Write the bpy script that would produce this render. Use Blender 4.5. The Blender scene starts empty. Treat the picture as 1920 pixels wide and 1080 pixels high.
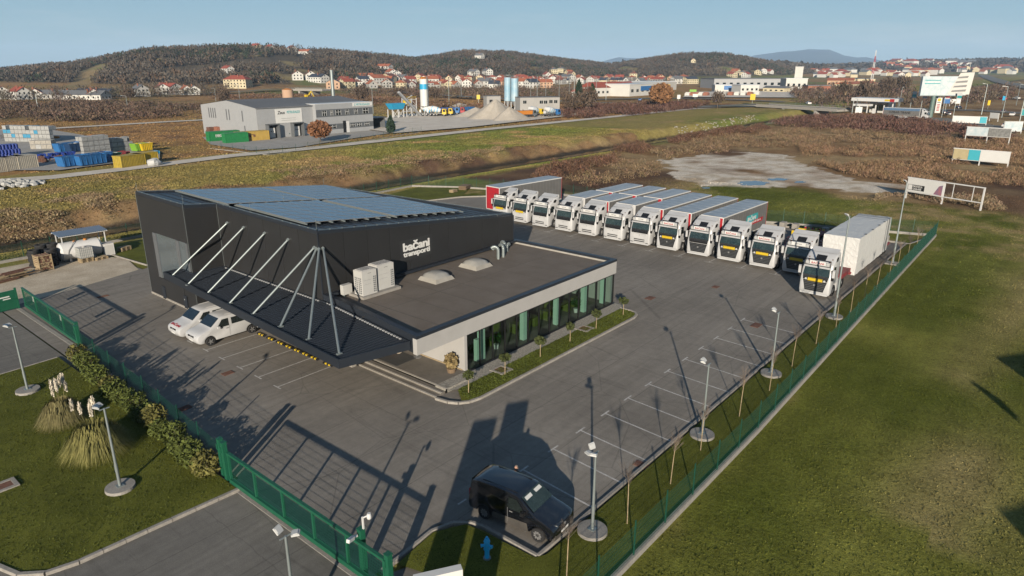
import bpy, bmesh, math, random
import numpy as np
from math import sin, cos, pi, radians as R, sqrt, atan2, hypot

sc = bpy.context.scene
COL = sc.collection
# ---------------------------------------------------------------- camera
HC, PITCH, YAW, FPX = 19.0, R(18), R(40), 1280.0
cam_d = bpy.data.cameras.new('camera')
cam = bpy.data.objects.new('camera', cam_d); COL.objects.link(cam)
cam.location = (0, 0, HC); cam.rotation_euler = (R(90) - PITCH, 0, YAW - R(90))
cam_d.sensor_width = 36; cam_d.lens = 24.0; cam_d.clip_start = 0.1; cam_d.clip_end = 40000
sc.camera = cam
# ---------------------------------------------------------------- sky and sun
SUN_EL = R(15.6)
SHD = (0.832, 0.555)                       # ground direction of the shadows
world = bpy.data.worlds.new('World'); sc.world = world; world.use_nodes = True
wn = world.node_tree.nodes; wl = world.node_tree.links; wn.clear()
wo = wn.new('ShaderNodeOutputWorld'); bg = wn.new('ShaderNodeBackground'); sky = wn.new('ShaderNodeTexSky')
sky.sky_type = 'NISHITA'; sky.sun_disc = False; sky.sun_elevation = SUN_EL
sky.sun_rotation = atan2(-SHD[0], -SHD[1])
sky.altitude = 150; sky.air_density = 1.0; sky.dust_density = .7; sky.ozone_density = 3.2
tc = wn.new('ShaderNodeTexCoord'); mp = wn.new('ShaderNodeMapping'); mp.inputs['Scale'].default_value = (1.2, 1.2, 9)
nz = wn.new('ShaderNodeTexNoise'); nz.inputs['Scale'].default_value = 2.2; nz.inputs['Detail'].default_value = 7; nz.inputs['Roughness'].default_value = .62
cr = wn.new('ShaderNodeValToRGB'); cr.color_ramp.elements[0].position = .50; cr.color_ramp.elements[1].position = .72
cr.color_ramp.elements[0].color = (0, 0, 0, 1); cr.color_ramp.elements[1].color = (.5, .5, .5, 1)
mx = wn.new('ShaderNodeMixRGB'); mx.inputs[2].default_value = (4.2, 4.7, 4.9, 1)
sx = wn.new('ShaderNodeSeparateXYZ'); gr = wn.new('ShaderNodeValToRGB'); m2 = wn.new('ShaderNodeMixRGB'); m2.inputs[0].default_value = .85
e_ = gr.color_ramp.elements; e_[0].position = 0; e_[0].color = (2.5, 3.5, 3.95, 1); e_[1].position = 1; e_[1].color = (.40, .85, 1.7, 1)
for p_, c_ in ((.05, (2.05, 3.2, 3.95)), (.13, (1.45, 2.7, 3.75)), (.30, (1.05, 2.0, 3.1)), (.5, (.7, 1.4, 2.4))):
    k_ = e_.new(p_); k_.color = (*c_, 1)
wl.new(tc.outputs['Generated'], sx.inputs[0]); wl.new(sx.outputs[2], gr.inputs[0]); wl.new(sky.outputs[0], m2.inputs[1]); wl.new(gr.outputs[0], m2.inputs[2])
wl.new(tc.outputs['Generated'], mp.inputs[0]); wl.new(mp.outputs[0], nz.inputs[0]); wl.new(nz.outputs[0], cr.inputs[0])
wl.new(cr.outputs[0], mx.inputs[0]); wl.new(m2.outputs[0], mx.inputs[1]); wl.new(mx.outputs[0], bg.inputs[0])
bg.inputs[1].default_value = 0.056
wl.new(bg.outputs[0], wo.inputs[0])
sl = bpy.data.lights.new('sun', 'SUN'); sl.energy = 3.9; sl.angle = R(0.53); sl.color = (1.0, .885, .73)
so = bpy.data.objects.new('sun', sl); COL.objects.link(so); so.location = (-60, -40, 60)
import mathutils
so.rotation_euler = mathutils.Vector((SHD[0]*cos(SUN_EL), SHD[1]*cos(SUN_EL), -sin(SUN_EL))).to_track_quat('-Z', 'Y').to_euler()
sc.view_settings.view_transform = 'Standard'; sc.view_settings.look = 'None'
sc.view_settings.exposure = 1.3; sc.view_settings.gamma = 1
sc.render.engine = 'CYCLES'
sc.cycles.max_bounces = 6; sc.cycles.transparent_max_bounces = 12; sc.cycles.volume_bounces = 1
sc.cycles.diffuse_bounces = 3; sc.cycles.glossy_bounces = 3; sc.cycles.volume_step_rate = 10

# ---------------------------------------------------------------- geometry of the view: a photo pixel to a point at height z
_cy, _sy, _cp, _sp = cos(YAW), sin(YAW), cos(PITCH), sin(PITCH)
FW = (_cp*_cy, _cp*_sy, -_sp); RT = (_sy, -_cy, 0.0); UP = (_sp*_cy, _sp*_sy, _cp)
def ray(px, py):
    a, b = (px-960)/FPX, -(py-540)/FPX
    return tuple(FW[i]+RT[i]*a+UP[i]*b for i in range(3))
def G(px, py, z=0.0):
    d = ray(px, py); t = (z-HC)/d[2]
    return (d[0]*t, d[1]*t)
# ---------------------------------------------------------------- helpers
_mats = {}
ALB = .57                                   # all base colours were picked against a brighter sky; one common factor
def nt(name):
    m = bpy.data.materials.new(name); m.use_nodes = True
    return m, m.node_tree.nodes, m.node_tree.links, m.node_tree.nodes['Principled BSDF']
def mat(name, c, rough=.6, metal=0.0, var=.12, scale=1.5, bump=0.0, bscale=30, spec=.4, c2=None, coat=0, fine=0.0):
    """procedural material: base colour varied by world-space noise, optional second colour, fine relief"""
    if name in _mats: return _mats[name]
    c = tuple(q*ALB for q in c); c2 = tuple(q*ALB for q in c2) if c2 else None
    m, n, l, p = nt(name)
    g = n.new('ShaderNodeNewGeometry')
    t = n.new('ShaderNodeTexNoise'); t.inputs['Scale'].default_value = scale; t.inputs['Detail'].default_value = 6; t.inputs['Roughness'].default_value = .65
    l.new(g.outputs['Position'], t.inputs['Vector'])
    r = n.new('ShaderNodeValToRGB'); r.color_ramp.elements[0].position = .3; r.color_ramp.elements[1].position = .7
    a = c; b = c2 or tuple(min(1, x*(1+var)) for x in c)
    if not c2: a = tuple(x*(1-var) for x in c)
    r.color_ramp.elements[0].color = (*a, 1); r.color_ramp.elements[1].color = (*b, 1)
    l.new(t.outputs[0], r.inputs[0])
    out = r.outputs[0]
    if fine:
        t2 = n.new('ShaderNodeTexNoise'); t2.inputs['Scale'].default_value = bscale; t2.inputs['Detail'].default_value = 3
        l.new(g.outputs['Position'], t2.inputs['Vector'])
        mr = n.new('ShaderNodeMapRange'); mr.inputs[1].default_value = .3; mr.inputs[2].default_value = .7; mr.inputs[3].default_value = 1-fine; mr.inputs[4].default_value = 1+fine
        l.new(t2.outputs[0], mr.inputs[0])
        mm = n.new('ShaderNodeVectorMath'); mm.operation = 'SCALE'; l.new(out, mm.inputs[0]); l.new(mr.outputs[0], mm.inputs['Scale']); out = mm.outputs[0]
    l.new(out, p.inputs['Base Color'])
    p.inputs['Roughness'].default_value = rough; p.inputs['Metallic'].default_value = metal
    p.inputs['Specular IOR Level'].default_value = spec; p.inputs['Coat Weight'].default_value = coat
    if bump:
        t3 = n.new('ShaderNodeTexNoise'); t3.inputs['Scale'].default_value = bscale; t3.inputs['Detail'].default_value = 4
        l.new(g.outputs['Position'], t3.inputs['Vector'])
        bp = n.new('ShaderNodeBump'); bp.inputs['Strength'].default_value = bump; bp.inputs['Distance'].default_value = .05
        l.new(t3.outputs[0], bp.inputs['Height']); l.new(bp.outputs[0], p.inputs['Normal'])
    _mats[name] = m
    return m
def glass(name, tint=(.75, .85, .82), refl=1.0):
    if name in _mats: return _mats[name]
    m, n, l, p = nt(name); n.remove(p)
    o = n['Material Output']; tr = n.new('ShaderNodeBsdfTransparent'); gl = n.new('ShaderNodeBsdfGlossy'); mixs = n.new('ShaderNodeMixShader'); f = n.new('ShaderNodeLayerWeight')
    tr.inputs[0].default_value = (*tint, 1); gl.inputs[0].default_value = (refl, refl, refl, 1); gl.inputs['Roughness'].default_value = .02; f.inputs[0].default_value = .5
    pw = n.new('ShaderNodeMath'); pw.operation = 'POWER'; pw.inputs[1].default_value = 4; ml = n.new('ShaderNodeMath'); ml.operation = 'MULTIPLY_ADD'; ml.inputs[1].default_value = .6; ml.inputs[2].default_value = .05
    l.new(f.outputs['Facing'], pw.inputs[0]); l.new(pw.outputs[0], ml.inputs[0])
    l.new(ml.outputs[0], mixs.inputs[0]); l.new(tr.outputs[0], mixs.inputs[1]); l.new(gl.outputs[0], mixs.inputs[2]); l.new(mixs.outputs[0], o.inputs[0])
    _mats[name] = m
    return m
def vcol(name, rough=.9, fscale=3.0, fine=.25, bump=.5, bscale=6, spec=.1):
    """material whose colour is a colour attribute (which plant or ground grows where) broken up by noise"""
    if name in _mats: return _mats[name]
    m, n, l, p = nt(name)
    g = n.new('ShaderNodeNewGeometry'); a = n.new('ShaderNodeAttribute'); a.attribute_name = 'col'
    prev = a.outputs['Color']
    for sca, amp, det in ((fscale, fine, 6), (fscale*.12, fine*.8, 5), (fscale*3.3, fine*1.1, 3)):
        t = n.new('ShaderNodeTexNoise'); t.inputs['Scale'].default_value = sca; t.inputs['Detail'].default_value = det; t.inputs['Roughness'].default_value = .7
        l.new(g.outputs['Position'], t.inputs['Vector'])
        mr = n.new('ShaderNodeMapRange'); mr.inputs[1].default_value = .25; mr.inputs[2].default_value = .75; f_ = ALB if sca == fscale else 1; mr.inputs[3].default_value = (1-amp)*f_; mr.inputs[4].default_value = (1+amp)*f_
        l.new(t.outputs[0], mr.inputs[0])
        mm = n.new('ShaderNodeVectorMath'); mm.operation = 'SCALE'; l.new(prev, mm.inputs[0]); l.new(mr.outputs[0], mm.inputs['Scale']); prev = mm.outputs[0]
    l.new(prev, p.inputs['Base Color']); p.inputs['Roughness'].default_value = rough; p.inputs['Specular IOR Level'].default_value = spec
    if bump:
        t3 = n.new('ShaderNodeTexNoise'); t3.inputs['Scale'].default_value = bscale; t3.inputs['Detail'].default_value = 6; t3.inputs['Roughness'].default_value = .7
        l.new(g.outputs['Position'], t3.inputs['Vector'])
        bp = n.new('ShaderNodeBump'); bp.inputs['Strength'].default_value = bump; bp.inputs['Distance'].default_value = .15
        l.new(t3.outputs[0], bp.inputs['Height']); l.new(bp.outputs[0], p.inputs['Normal'])
    _mats[name] = m
    return m
class MB:
    def __init__(s): s.v = []; s.f = []; s.m = []
    def add(s, vs, fs, m=0):
        b = len(s.v); s.v += [tuple(map(float, q)) for q in vs]
        for f in fs: s.f.append([b+i for i in f]); s.m.append(m)
        return s
    def box(s, x0, y0, z0, x1, y1, z1, m=0):
        if x0 > x1: x0, x1 = x1, x0
        if y0 > y1: y0, y1 = y1, y0
        if z0 > z1: z0, z1 = z1, z0
        return s.add([(x0,y0,z0),(x1,y0,z0),(x1,y1,z0),(x0,y1,z0),(x0,y0,z1),(x1,y0,z1),(x1,y1,z1),(x0,y1,z1)],
              [(3,2,1,0),(4,5,6,7),(0,1,5,4),(1,2,6,5),(2,3,7,6),(3,0,4,7)], m)
    def quad(s, *p, m=0): return s.add(p, [tuple(range(len(p)))], m)
    def prism(s, pts, z0, z1, m=0, bottom=True):
        """footprint pts counter-clockwise; z0/z1 numbers or functions of x,y"""
        n = len(pts); f0 = z0 if callable(z0) else (lambda x, y: z0); f1 = z1 if callable(z1) else (lambda x, y: z1)
        vs = [(x, y, f0(x, y)) for x, y in pts]+[(x, y, f1(x, y)) for x, y in pts]
        fs = [(i, (i+1) % n, n+(i+1) % n, n+i) for i in range(n)]+[tuple(range(n, 2*n))]
        if bottom: fs.append(tuple(reversed(range(n))))
        return s.add(vs, fs, m)
    def tube(s, p0, p1, r0, r1=None, n=8, m=0, cap=True):
        r1 = r0 if r1 is None else r1
        a = mathutils.Vector(p0); b = mathutils.Vector(p1); d = (b-a)
        if d.length < 1e-6: return s
        d.normalize(); u = d.orthogonal().normalized(); w = d.cross(u)
        vs = []
        for c, r in ((a, r0), (b, r1)):
            for i in range(n):
                t = 2*pi*i/n; vs.append(tuple(c+u*(r*cos(t))+w*(r*sin(t))))
        fs = [(i, (i+1) % n, n+(i+1) % n, n+i) for i in range(n)]
        if cap: fs += [tuple(reversed(range(n))), tuple(range(n, 2*n))]
        return s.add(vs, fs, m)
    def blob(s, c, rx, ry, rz, n=8, k=5, m=0, jit=0, rnd=random):
        vs = [(c[0], c[1], c[2]-rz)]
        for j in range(1, k):
            ph = -pi/2+pi*j/k
            for i in range(n):
                t = 2*pi*i/n; q = 1+rnd.uniform(-jit, jit)
                vs.append((c[0]+rx*q*cos(ph)*cos(t), c[1]+ry*q*cos(ph)*sin(t), c[2]+rz*q*sin(ph)))
        vs.append((c[0], c[1], c[2]+rz)); fs = []
        for i in range(n): fs.append((0, 1+(i+1) % n, 1+i))
        for j in range(k-2):
            for i in range(n):
                a = 1+j*n; fs.append((a+i, a+(i+1) % n, a+n+(i+1) % n, a+n+i))
        a = 1+(k-2)*n; t = len(vs)-1
        for i in range(n): fs.append((a+i, a+(i+1) % n, t))
        return s.add(vs, fs, m)
    def mesh(s, name, mats, smooth=False):
        me = bpy.data.meshes.new(name); me.from_pydata(s.v, [], s.f)
        ms = mats if isinstance(mats, (list, tuple)) else [mats]
        for q in ms: me.materials.append(q)
        if len(ms) > 1: me.polygons.foreach_set('material_index', s.m)
        if smooth:
            me.shade_smooth()
            me.set_sharp_from_angle(angle=R(38))
        me.update()
        return me
    def build(s, name, mats, parent=None, smooth=False, world=False, **k):
        return link(name, s.mesh(name, mats, smooth), parent, world, **k)
def link(name, me, parent=None, world=False, loc=None, rot=None, label=None, kind=None):
    o = bpy.data.objects.new(name, me); COL.objects.link(o)
    if parent:
        o.parent = parent
        if world: o.location = tuple(-q for q in parent.location)
    if loc: o.location = loc
    if rot: o.rotation_euler = rot
    if label: o['label'] = label
    if kind: o['kind'] = kind
    return o
def tag(o, label, cat, group=None):
    o['label'] = label; o['category'] = cat
    if group: o['group'] = group
    return o
def thing(name, label, cat, loc=(0, 0, 0), rz=0.0, group=None):
    o = bpy.data.objects.new(name, None); COL.objects.link(o); o.location = loc; o.rotation_euler = (0, 0, rz)
    o.empty_display_size = .5
    return tag(o, label, cat, group)
def struct(o): o['kind'] = 'structure'; return o
_kids = {}
def dup(root, loc, rz, label, group=None, skip=(), cat=None):
    """copy of a thing with copies of its parts and sub-parts"""
    def cp(o, par):
        c = o.copy(); COL.objects.link(c); c.parent = par
        for ch in o.children:
            if ch.name.split('.')[0] in skip: continue
            cp(ch, c)
        return c
    r = root.copy(); COL.objects.link(r); r.location = loc; r.rotation_euler = (0, 0, rz); r['label'] = label
    if group: r['group'] = group
    if cat: r['category'] = cat
    for ch in root.children:
        if ch.name.split('.')[0] in skip: continue
        cp(ch, r)
    return r
def text_mesh(s, w, h, ext=.01, bold=.0, shear=0.0, spacing=1.0):
    """flat lettering fitted to w x h, lying in the local XZ plane, reading along +X, facing -Y"""
    cu = bpy.data.curves.new('lettering', 'FONT'); cu.body = s; cu.size = 1; cu.extrude = ext; cu.offset = bold
    cu.space_character = spacing; cu.shear = shear; cu.resolution_u = 3; cu.space_line = .8; cu.align_x = 'LEFT'
    o = bpy.data.objects.new('tmp', cu); COL.objects.link(o)
    bpy.context.view_layer.update()
    me = bpy.data.meshes.new_from_object(o.evaluated_get(bpy.context.evaluated_depsgraph_get()))
    bpy.data.objects.remove(o); bpy.data.curves.remove(cu)
    n = len(me.vertices); co = np.zeros(n*3); me.vertices.foreach_get('co', co); co = co.reshape(-1, 3)
    mn, mxx = co.min(0), co.max(0)
    x = (co[:, 0]-mn[0])/(mxx[0]-mn[0])*w; z = (co[:, 1]-mn[1])/(mxx[1]-mn[1])*h; y = -co[:, 2]
    me.vertices.foreach_set('co', np.stack([x, y, z], 1).ravel()); me.update(); me.name = 'lettering'
    return me
def lettering(s, w, h, m, parent, loc, rz=0.0, name='lettering', rx=0.0, **k):
    me = text_mesh(s, w, h, **k); me.materials.append(m)
    return link(name, me, parent, loc=loc, rot=(rx, 0, rz))

# ---------------------------------------------------------------- materials
M = dict(
 dark_clad=mat('dark_cladding', (.032, .032, .033), .5, .15, .10, .6, fine=.05, bscale=8),
 dark_trim=mat('dark_metal_trim', (.036, .044, .058), .4, .3, .06),
 dark_roof=mat('dark_sheet_roof', (.034, .042, .056), .42, .25, .10, .8),
 white_render=mat('white_render', (.44, .43, .415), .85, 0, .06, .8, bump=.2, bscale=12),
 membrane=mat('roof_membrane', (.145, .117, .092), .9, 0, 0, .55, c2=(.205, .172, .142), bump=.1, bscale=20, fine=.12),
 green_mesh=mat('green_mesh_paint', (.008, .075, .048), .5, 0, .12, 3),
 steel=mat('galvanised_steel', (.36, .41, .41), .45, .55, .08, 3),
 white=mat('white_paint', (.72, .72, .71), .35, 0, .03, 2),
 white_dirty=mat('white_road_paint', (.55, .53, .50), .8, 0, .30, 3, fine=.25, bscale=18),
 white_plastic=mat('white_plastic', (.56, .555, .53), .5, 0, .05, 2),
 black=mat('black_plastic', (.012, .012, .013), .5, 0, .15, 3),
 rubber=mat('tyre_rubber', (.02, .02, .021), .85, 0, .2, 6),
 rim=mat('steel_rim', (.38, .38, .38), .4, .5, .1, 8),
 glass_dark=mat('dark_window_glass', (.018, .024, .024), .04, 0, .3, 2, spec=.9),
 glass=glass('clear_glass', (.50, .62, .57)),
 red=mat('red_paint', (.42, .02, .03), .5, 0, .15, 2),
 darkred=mat('dusty_red_paint', (.26, .035, .04), .6, 0, .2, 2),
 yellow=mat('yellow_paint', (.72, .50, .02), .5, 0, .08, 2),
 orange=mat('orange_paint', (.60, .22, .03), .5, 0, .08, 2),
 blue=mat('blue_paint', (.03, .16, .42), .5, 0, .15, 2),
 deepblue=mat('deep_blue_plastic', (.02, .05, .28), .4, 0, .25, 2),
 sky_blue=mat('light_blue_paint', (.03, .38, .66), .45, 0, .08, 2),
 green=mat('green_fence_paint', (.012, .115, .062), .45, 0, .12, 3),
 greenbox=mat('green_container_paint', (.02, .22, .07), .5, 0, .15, 2),
 lime=mat('lime_paint', (.20, .42, .04), .5, 0, .15, 2),
 grey=mat('grey_paint', (.22, .22, .22), .6, 0, .1, 2),
 lightgrey=mat('light_grey_sheet', (.42, .43, .44), .55, .1, .05, 1),
 midgrey=mat('mid_grey_panel', (.14, .15, .16), .5, .1, .08, 1),
 curtain=mat('grey_trailer_tarpaulin', (.145, .142, .138), .6, 0, .10, 1.2),
 trailer_roof=mat('pale_trailer_roof', (.36, .42, .48), .45, 0, .14, 1.3),
 concrete=mat('concrete', (.33, .31, .28), .9, 0, .15, 2.2, bump=.25, bscale=14, fine=.12),
 kerb=mat('kerb_concrete', (.34, .315, .28), .9, 0, .2, 3, bump=.2, bscale=20, fine=.15),
 tile=mat('terrace_paving', (.19, .17, .145), .85, 0, .18, 1.5, fine=.1, bscale=10),
 wood=mat('weathered_wood', (.22, .15, .09), .85, 0, .3, 5),
 palewood=mat('pale_wood', (.42, .32, .19), .85, 0, .2, 5),
 rust=mat('rusty_iron', (.16, .075, .05), .85, 0, .3, 4),
 bark=mat('bark', (.13, .10, .075), .95, 0, .3, 8),
 twig=mat('bare_twigs', (.19, .15, .12), .95, 0, .25, 4),
 redroof=mat('red_tile_roof', (.34, .075, .045), .85, 0, .22, .12),
 orangeroof=mat('orange_tile_roof', (.42, .13, .06), .85, 0, .2, .12),
 brownroof=mat('brown_tile_roof', (.20, .075, .055), .85, 0, .2, .12),
 darkroof=mat('slate_roof', (.045, .055, .08), .7, 0, .2, .12),
 greyroof=mat('grey_sheet_roof', (.16, .165, .175), .75, .0, .10, .1, fine=.08, bscale=2),
 house_white=mat('house_white_wall', (.66, .65, .61), .9, 0, .06, .2),
 house_cream=mat('house_cream_wall', (.62, .54, .36), .9, 0, .06, .2),
 house_peach=mat('house_peach_wall', (.55, .36, .24), .9, 0, .06, .2),
 house_grey=mat('house_grey_wall', (.40, .39, .37), .9, 0, .08, .2),
 brick=mat('brick_wall', (.32, .13, .08), .9, 0, .2, .6),
 sand=mat('gravel_heap', (.50, .45, .38), .95, 0, .12, .3, bump=.6, bscale=2, fine=.1),
 leafgreen=mat('hedge_leaves', (.045, .08, .018), .6, 0, .35, 6, c2=(.12, .15, .04)),
 leafdark=mat('dark_evergreen_leaves', (.018, .035, .012), .7, 0, .3, 3, c2=(.05, .075, .03)),
 leaftopiary=mat('laurel_tree_leaves', (.04, .055, .018), .6, 0, .3, 8, c2=(.12, .11, .05)),
 pampas=mat('pampas_leaves', (.15, .14, .045), .85, 0, .3, 5, c2=(.30, .26, .10)),
 plume=mat('pampas_plumes', (.44, .38, .31), .95, 0, .12, 5),
 skin=mat('skin', (.45, .25, .18), .6, 0, .05, 5),
 hair=mat('grey_hair', (.16, .14, .12), .8, 0, .2, 20),
 jacket=mat('dark_jacket', (.012, .014, .02), .8, 0, .2, 5),
 vanblack=mat('black_car_paint', (.007, .008, .011), .16, 0, .25, 1.2, spec=.7, coat=.8),
 vandust=mat('dusty_black_paint', (.075, .068, .06), .65, 0, .35, 2.5),
 bluehydrant=mat('blue_hydrant_paint', (.03, .55, 1.0), .45, 0, .06, 6),
 lamp_white=mat('lamp_housing', (.62, .63, .62), .4, .1, .04, 5),
 desk=mat('olive_desk', (.13, .15, .035), .6, 0, .1, 3),
 mint=mat('pale_mint_column', (.55, .72, .64), .7, 0, .03, 2),
 signwhite=mat('sign_white', (.74, .74, .72), .5, 0, .03, 1),
 teal=mat('teal_print', (.03, .36, .38), .5, 0, .06, 2),
 cyan=mat('cyan_print', (.06, .45, .55), .5, 0, .06, 2),
 sandprint=mat('sand_print', (.50, .42, .24), .6, 0, .1, 1),
 greyprint=mat('grey_print', (.22, .22, .21), .6, 0, .4, 2),
 paleprint=mat('pale_print', (.42, .55, .60), .6, 0, .25, .8, c2=(.72, .74, .74)),
 pinkprint=mat('pink_print', (.45, .16, .18), .6, 0, .25, 1.5, c2=(.12, .16, .28)),
)
# solar glass with cell lines
def solar_mat():
    m, n, l, p = nt('solar_glass')
    g = n.new('ShaderNodeNewGeometry'); t = n.new('ShaderNodeTexNoise'); t.inputs['Scale'].default_value = .8; l.new(g.outputs['Position'], t.inputs['Vector'])
    r = n.new('ShaderNodeValToRGB'); r.color_ramp.elements[0].color = (.020, .062, .13, 1); r.color_ramp.elements[1].color = (.04, .10, .18, 1)
    l.new(t.outputs[0], r.inputs[0]); l.new(r.outputs[0], p.inputs['Base Color']); p.inputs['Roughness'].default_value = .22; p.inputs['Specular IOR Level'].default_value = .7
    return m
M['solar'] = solar_mat()
# asphalt: worn grey with lanes of joints, tyre swirls and stains
def asphalt_mat(name, c, c2, slabs=False):
    m, n, l, p = nt(name)
    g = n.new('ShaderNodeNewGeometry')
    def noise(s, d=5, ro=.6, vec=None, dist=0):
        t = n.new('ShaderNodeTexNoise'); t.inputs['Scale'].default_value = s; t.inputs['Detail'].default_value = d; t.inputs['Roughness'].default_value = ro; t.inputs['Distortion'].default_value = dist
        l.new(vec or g.outputs['Position'], t.inputs['Vector']); return t.outputs[0]
    def mr(x, a, b, c_, d_):
        k = n.new('ShaderNodeMapRange'); 
        for i, v in enumerate((a, b, c_, d_)): k.inputs[i+1].default_value = v
        l.new(x, k.inputs[0]); return k.outputs[0]
    def mul(v, s):
        k = n.new('ShaderNodeVectorMath'); k.operation = 'SCALE'; l.new(v, k.inputs[0]); l.new(s, k.inputs['Scale']); return k.outputs[0]
    r = n.new('ShaderNodeValToRGB'); r.color_ramp.elements[0].color = (*[q*ALB for q in c], 1); r.color_ramp.elements[1].color = (*[q*ALB for q in c2], 1)
    r.color_ramp.elements[0].position = .35; r.color_ramp.elements[1].position = .68
    l.new(noise(.09, 6, .6), r.inputs[0]); col = r.outputs[0]
    col = mul(col, mr(noise(28, 3), .3, .7, .80, 1.20)); col = mul(col, mr(noise(2.0, 6, .75), .3, .7, .88, 1.12))
    mpn = n.new('ShaderNodeMapping'); mpn.inputs['Scale'].default_value = (.05, 1.1, 1); mpn.inputs['Rotation'].default_value = (0, 0, R(0)); l.new(g.outputs['Position'], mpn.inputs[0])
    col = mul(col, mr(noise(1.3, 4, .6, mpn.outputs[0], 1.2), .38, .66, .90, 1.08))
    col = mul(col, mr(noise(.7, 8, .8, None, 2.5), .60, .74, 1.0, .68))       # oily stains
    m2_ = n.new('ShaderNodeMapping'); m2_.inputs['Scale'].default_value = (.9, .07, 1); m2_.inputs['Rotation'].default_value = (0, 0, R(38)); l.new(g.outputs['Position'], m2_.inputs[0])
    col = mul(col, mr(noise(1.0, 5, .7, m2_.outputs[0], 2.2), .56, .66, 1.0, .86))
    sp = n.new('ShaderNodeSeparateXYZ'); l.new(g.outputs['Position'], sp.inputs[0])
    for ax, per, wd, dk in ((1, 3.65, .010, .72), (0, 11.3, .003, .80)):
        d1 = n.new('ShaderNodeMath'); d1.operation = 'MULTIPLY_ADD'; d1.inputs[1].default_value = 1/per; l.new(sp.outputs[ax], d1.inputs[0])
        wb = n.new('ShaderNodeMath'); wb.operation = 'MULTIPLY'; wb.inputs[1].default_value = .03; l.new(noise(.6, 2), wb.inputs[0]); l.new(wb.outputs[0], d1.inputs[2])
        fr_ = n.new('ShaderNodeMath'); fr_.operation = 'PINGPONG'; fr_.inputs[1].default_value = .5; l.new(d1.outputs[0], fr_.inputs[0])
        col = mul(col, mr(fr_.outputs[0], wd*.4, wd, dk, 1.0))
    v = n.new('ShaderNodeTexVoronoi'); v.feature = 'DISTANCE_TO_EDGE'; v.inputs['Scale'].default_value = .16; l.new(g.outputs['Position'], v.inputs['Vector'])
    col = mul(col, mr(v.outputs['Distance'], .002, .006, .80, 1.0))
    l.new(col, p.inputs['Base Color']); p.inputs['Roughness'].default_value = .88; p.inputs['Specular IOR Level'].default_value = .25
    b = n.new('ShaderNodeBump'); b.inputs['Strength'].default_value = .35; b.inputs['Distance'].default_value = .02; l.new(noise(45, 3), b.inputs['Height']); l.new(b.outputs[0], p.inputs['Normal'])
    _mats[name] = m
    return m
M['asphalt'] = asphalt_mat('yard_asphalt', (.225, .203, .176), (.315, .287, .25))
M['road'] = asphalt_mat('road_asphalt', (.175, .165, .148), (.25, .235, .21))
M['pebbles'] = mat('pebbles', (.16, .15, .13), .95, 0, 0, 9, c2=(.52, .49, .43), bump=.8, bscale=11)
M['gravel'] = mat('gravel_ground', (.46, .38, .27), .95, 0, 0, .5, c2=(.70, .60, .46), bump=.5, bscale=9, fine=.25)
M['yard_concrete'] = mat('pale_yard_concrete', (.40, .385, .36), .9, 0, .12, .3, fine=.08, bscale=3)
M['dirtroad'] = mat('pale_gravel_road', (.62, .55, .46), .95, 0, 0, .2, c2=(.84, .77, .67), fine=.1, bscale=3)
M['lawn'] = mat('lawn', (.088, .100, .014), .95, 0, 0, .45, c2=(.17, .18, .030), bump=.45, bscale=22, fine=.35, spec=.1)
# ================================================================ THE LAND
rng = np.random.default_rng(7)
_perm = rng.random((256, 256))
def vnoise(x, y):
    xi = np.floor(x).astype(int); yi = np.floor(y).astype(int); fx = x-xi; fy = y-yi
    fx = fx*fx*(3-2*fx); fy = fy*fy*(3-2*fy)
    a = _perm[xi % 256, yi % 256]; b = _perm[(xi+1) % 256, yi % 256]; c = _perm[xi % 256, (yi+1) % 256]; d = _perm[(xi+1) % 256, (yi+1) % 256]
    return (a*(1-fx)+b*fx)*(1-fy)+(c*(1-fx)+d*fx)*fy
def fbm(x, y, o=4):
    s = 0; a = .5; t = 0
    for i in range(o): s = s+a*vnoise(x*2**i+17*i, y*2**i+31*i); t += a; a *= .5
    return s/t
def sstep(a, b, x):
    t = np.clip((x-a)/(b-a), 0, 1); return t*t*(3-2*t)
_px = np.array([-900, -200, 0, 150, 300, 490, 600, 700, 780, 870, 960, 1060, 1150, 1210, 1290, 1360, 1450, 1500, 1560, 1640, 1700, 1850, 1920, 2200, 3000.])
_ry = np.array([120, 135, 127, 111, 84, 79, 86, 97, 106, 91, 94, 108, 118, 107, 95, 97, 114, 120, 121, 118, 113, 110, 109, 106, 118.])
_rd = np.array([1300, 1300, 1200, 1100, 1050, 1000, 1050, 1150, 1300, 1300, 1400, 1500, 1600, 1500, 1450, 1450, 1600, 2000, 2400, 3000, 3200, 3200, 3200, 3200, 3200.])
_d0 = np.array([620, 620, 620, 600, 560, 560, 600, 650, 720, 760, 800, 900, 1000, 1000, 1000, 1000, 1150, 1300, 1500, 1900, 2000, 2000, 2000, 2000, 2000.])
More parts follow.
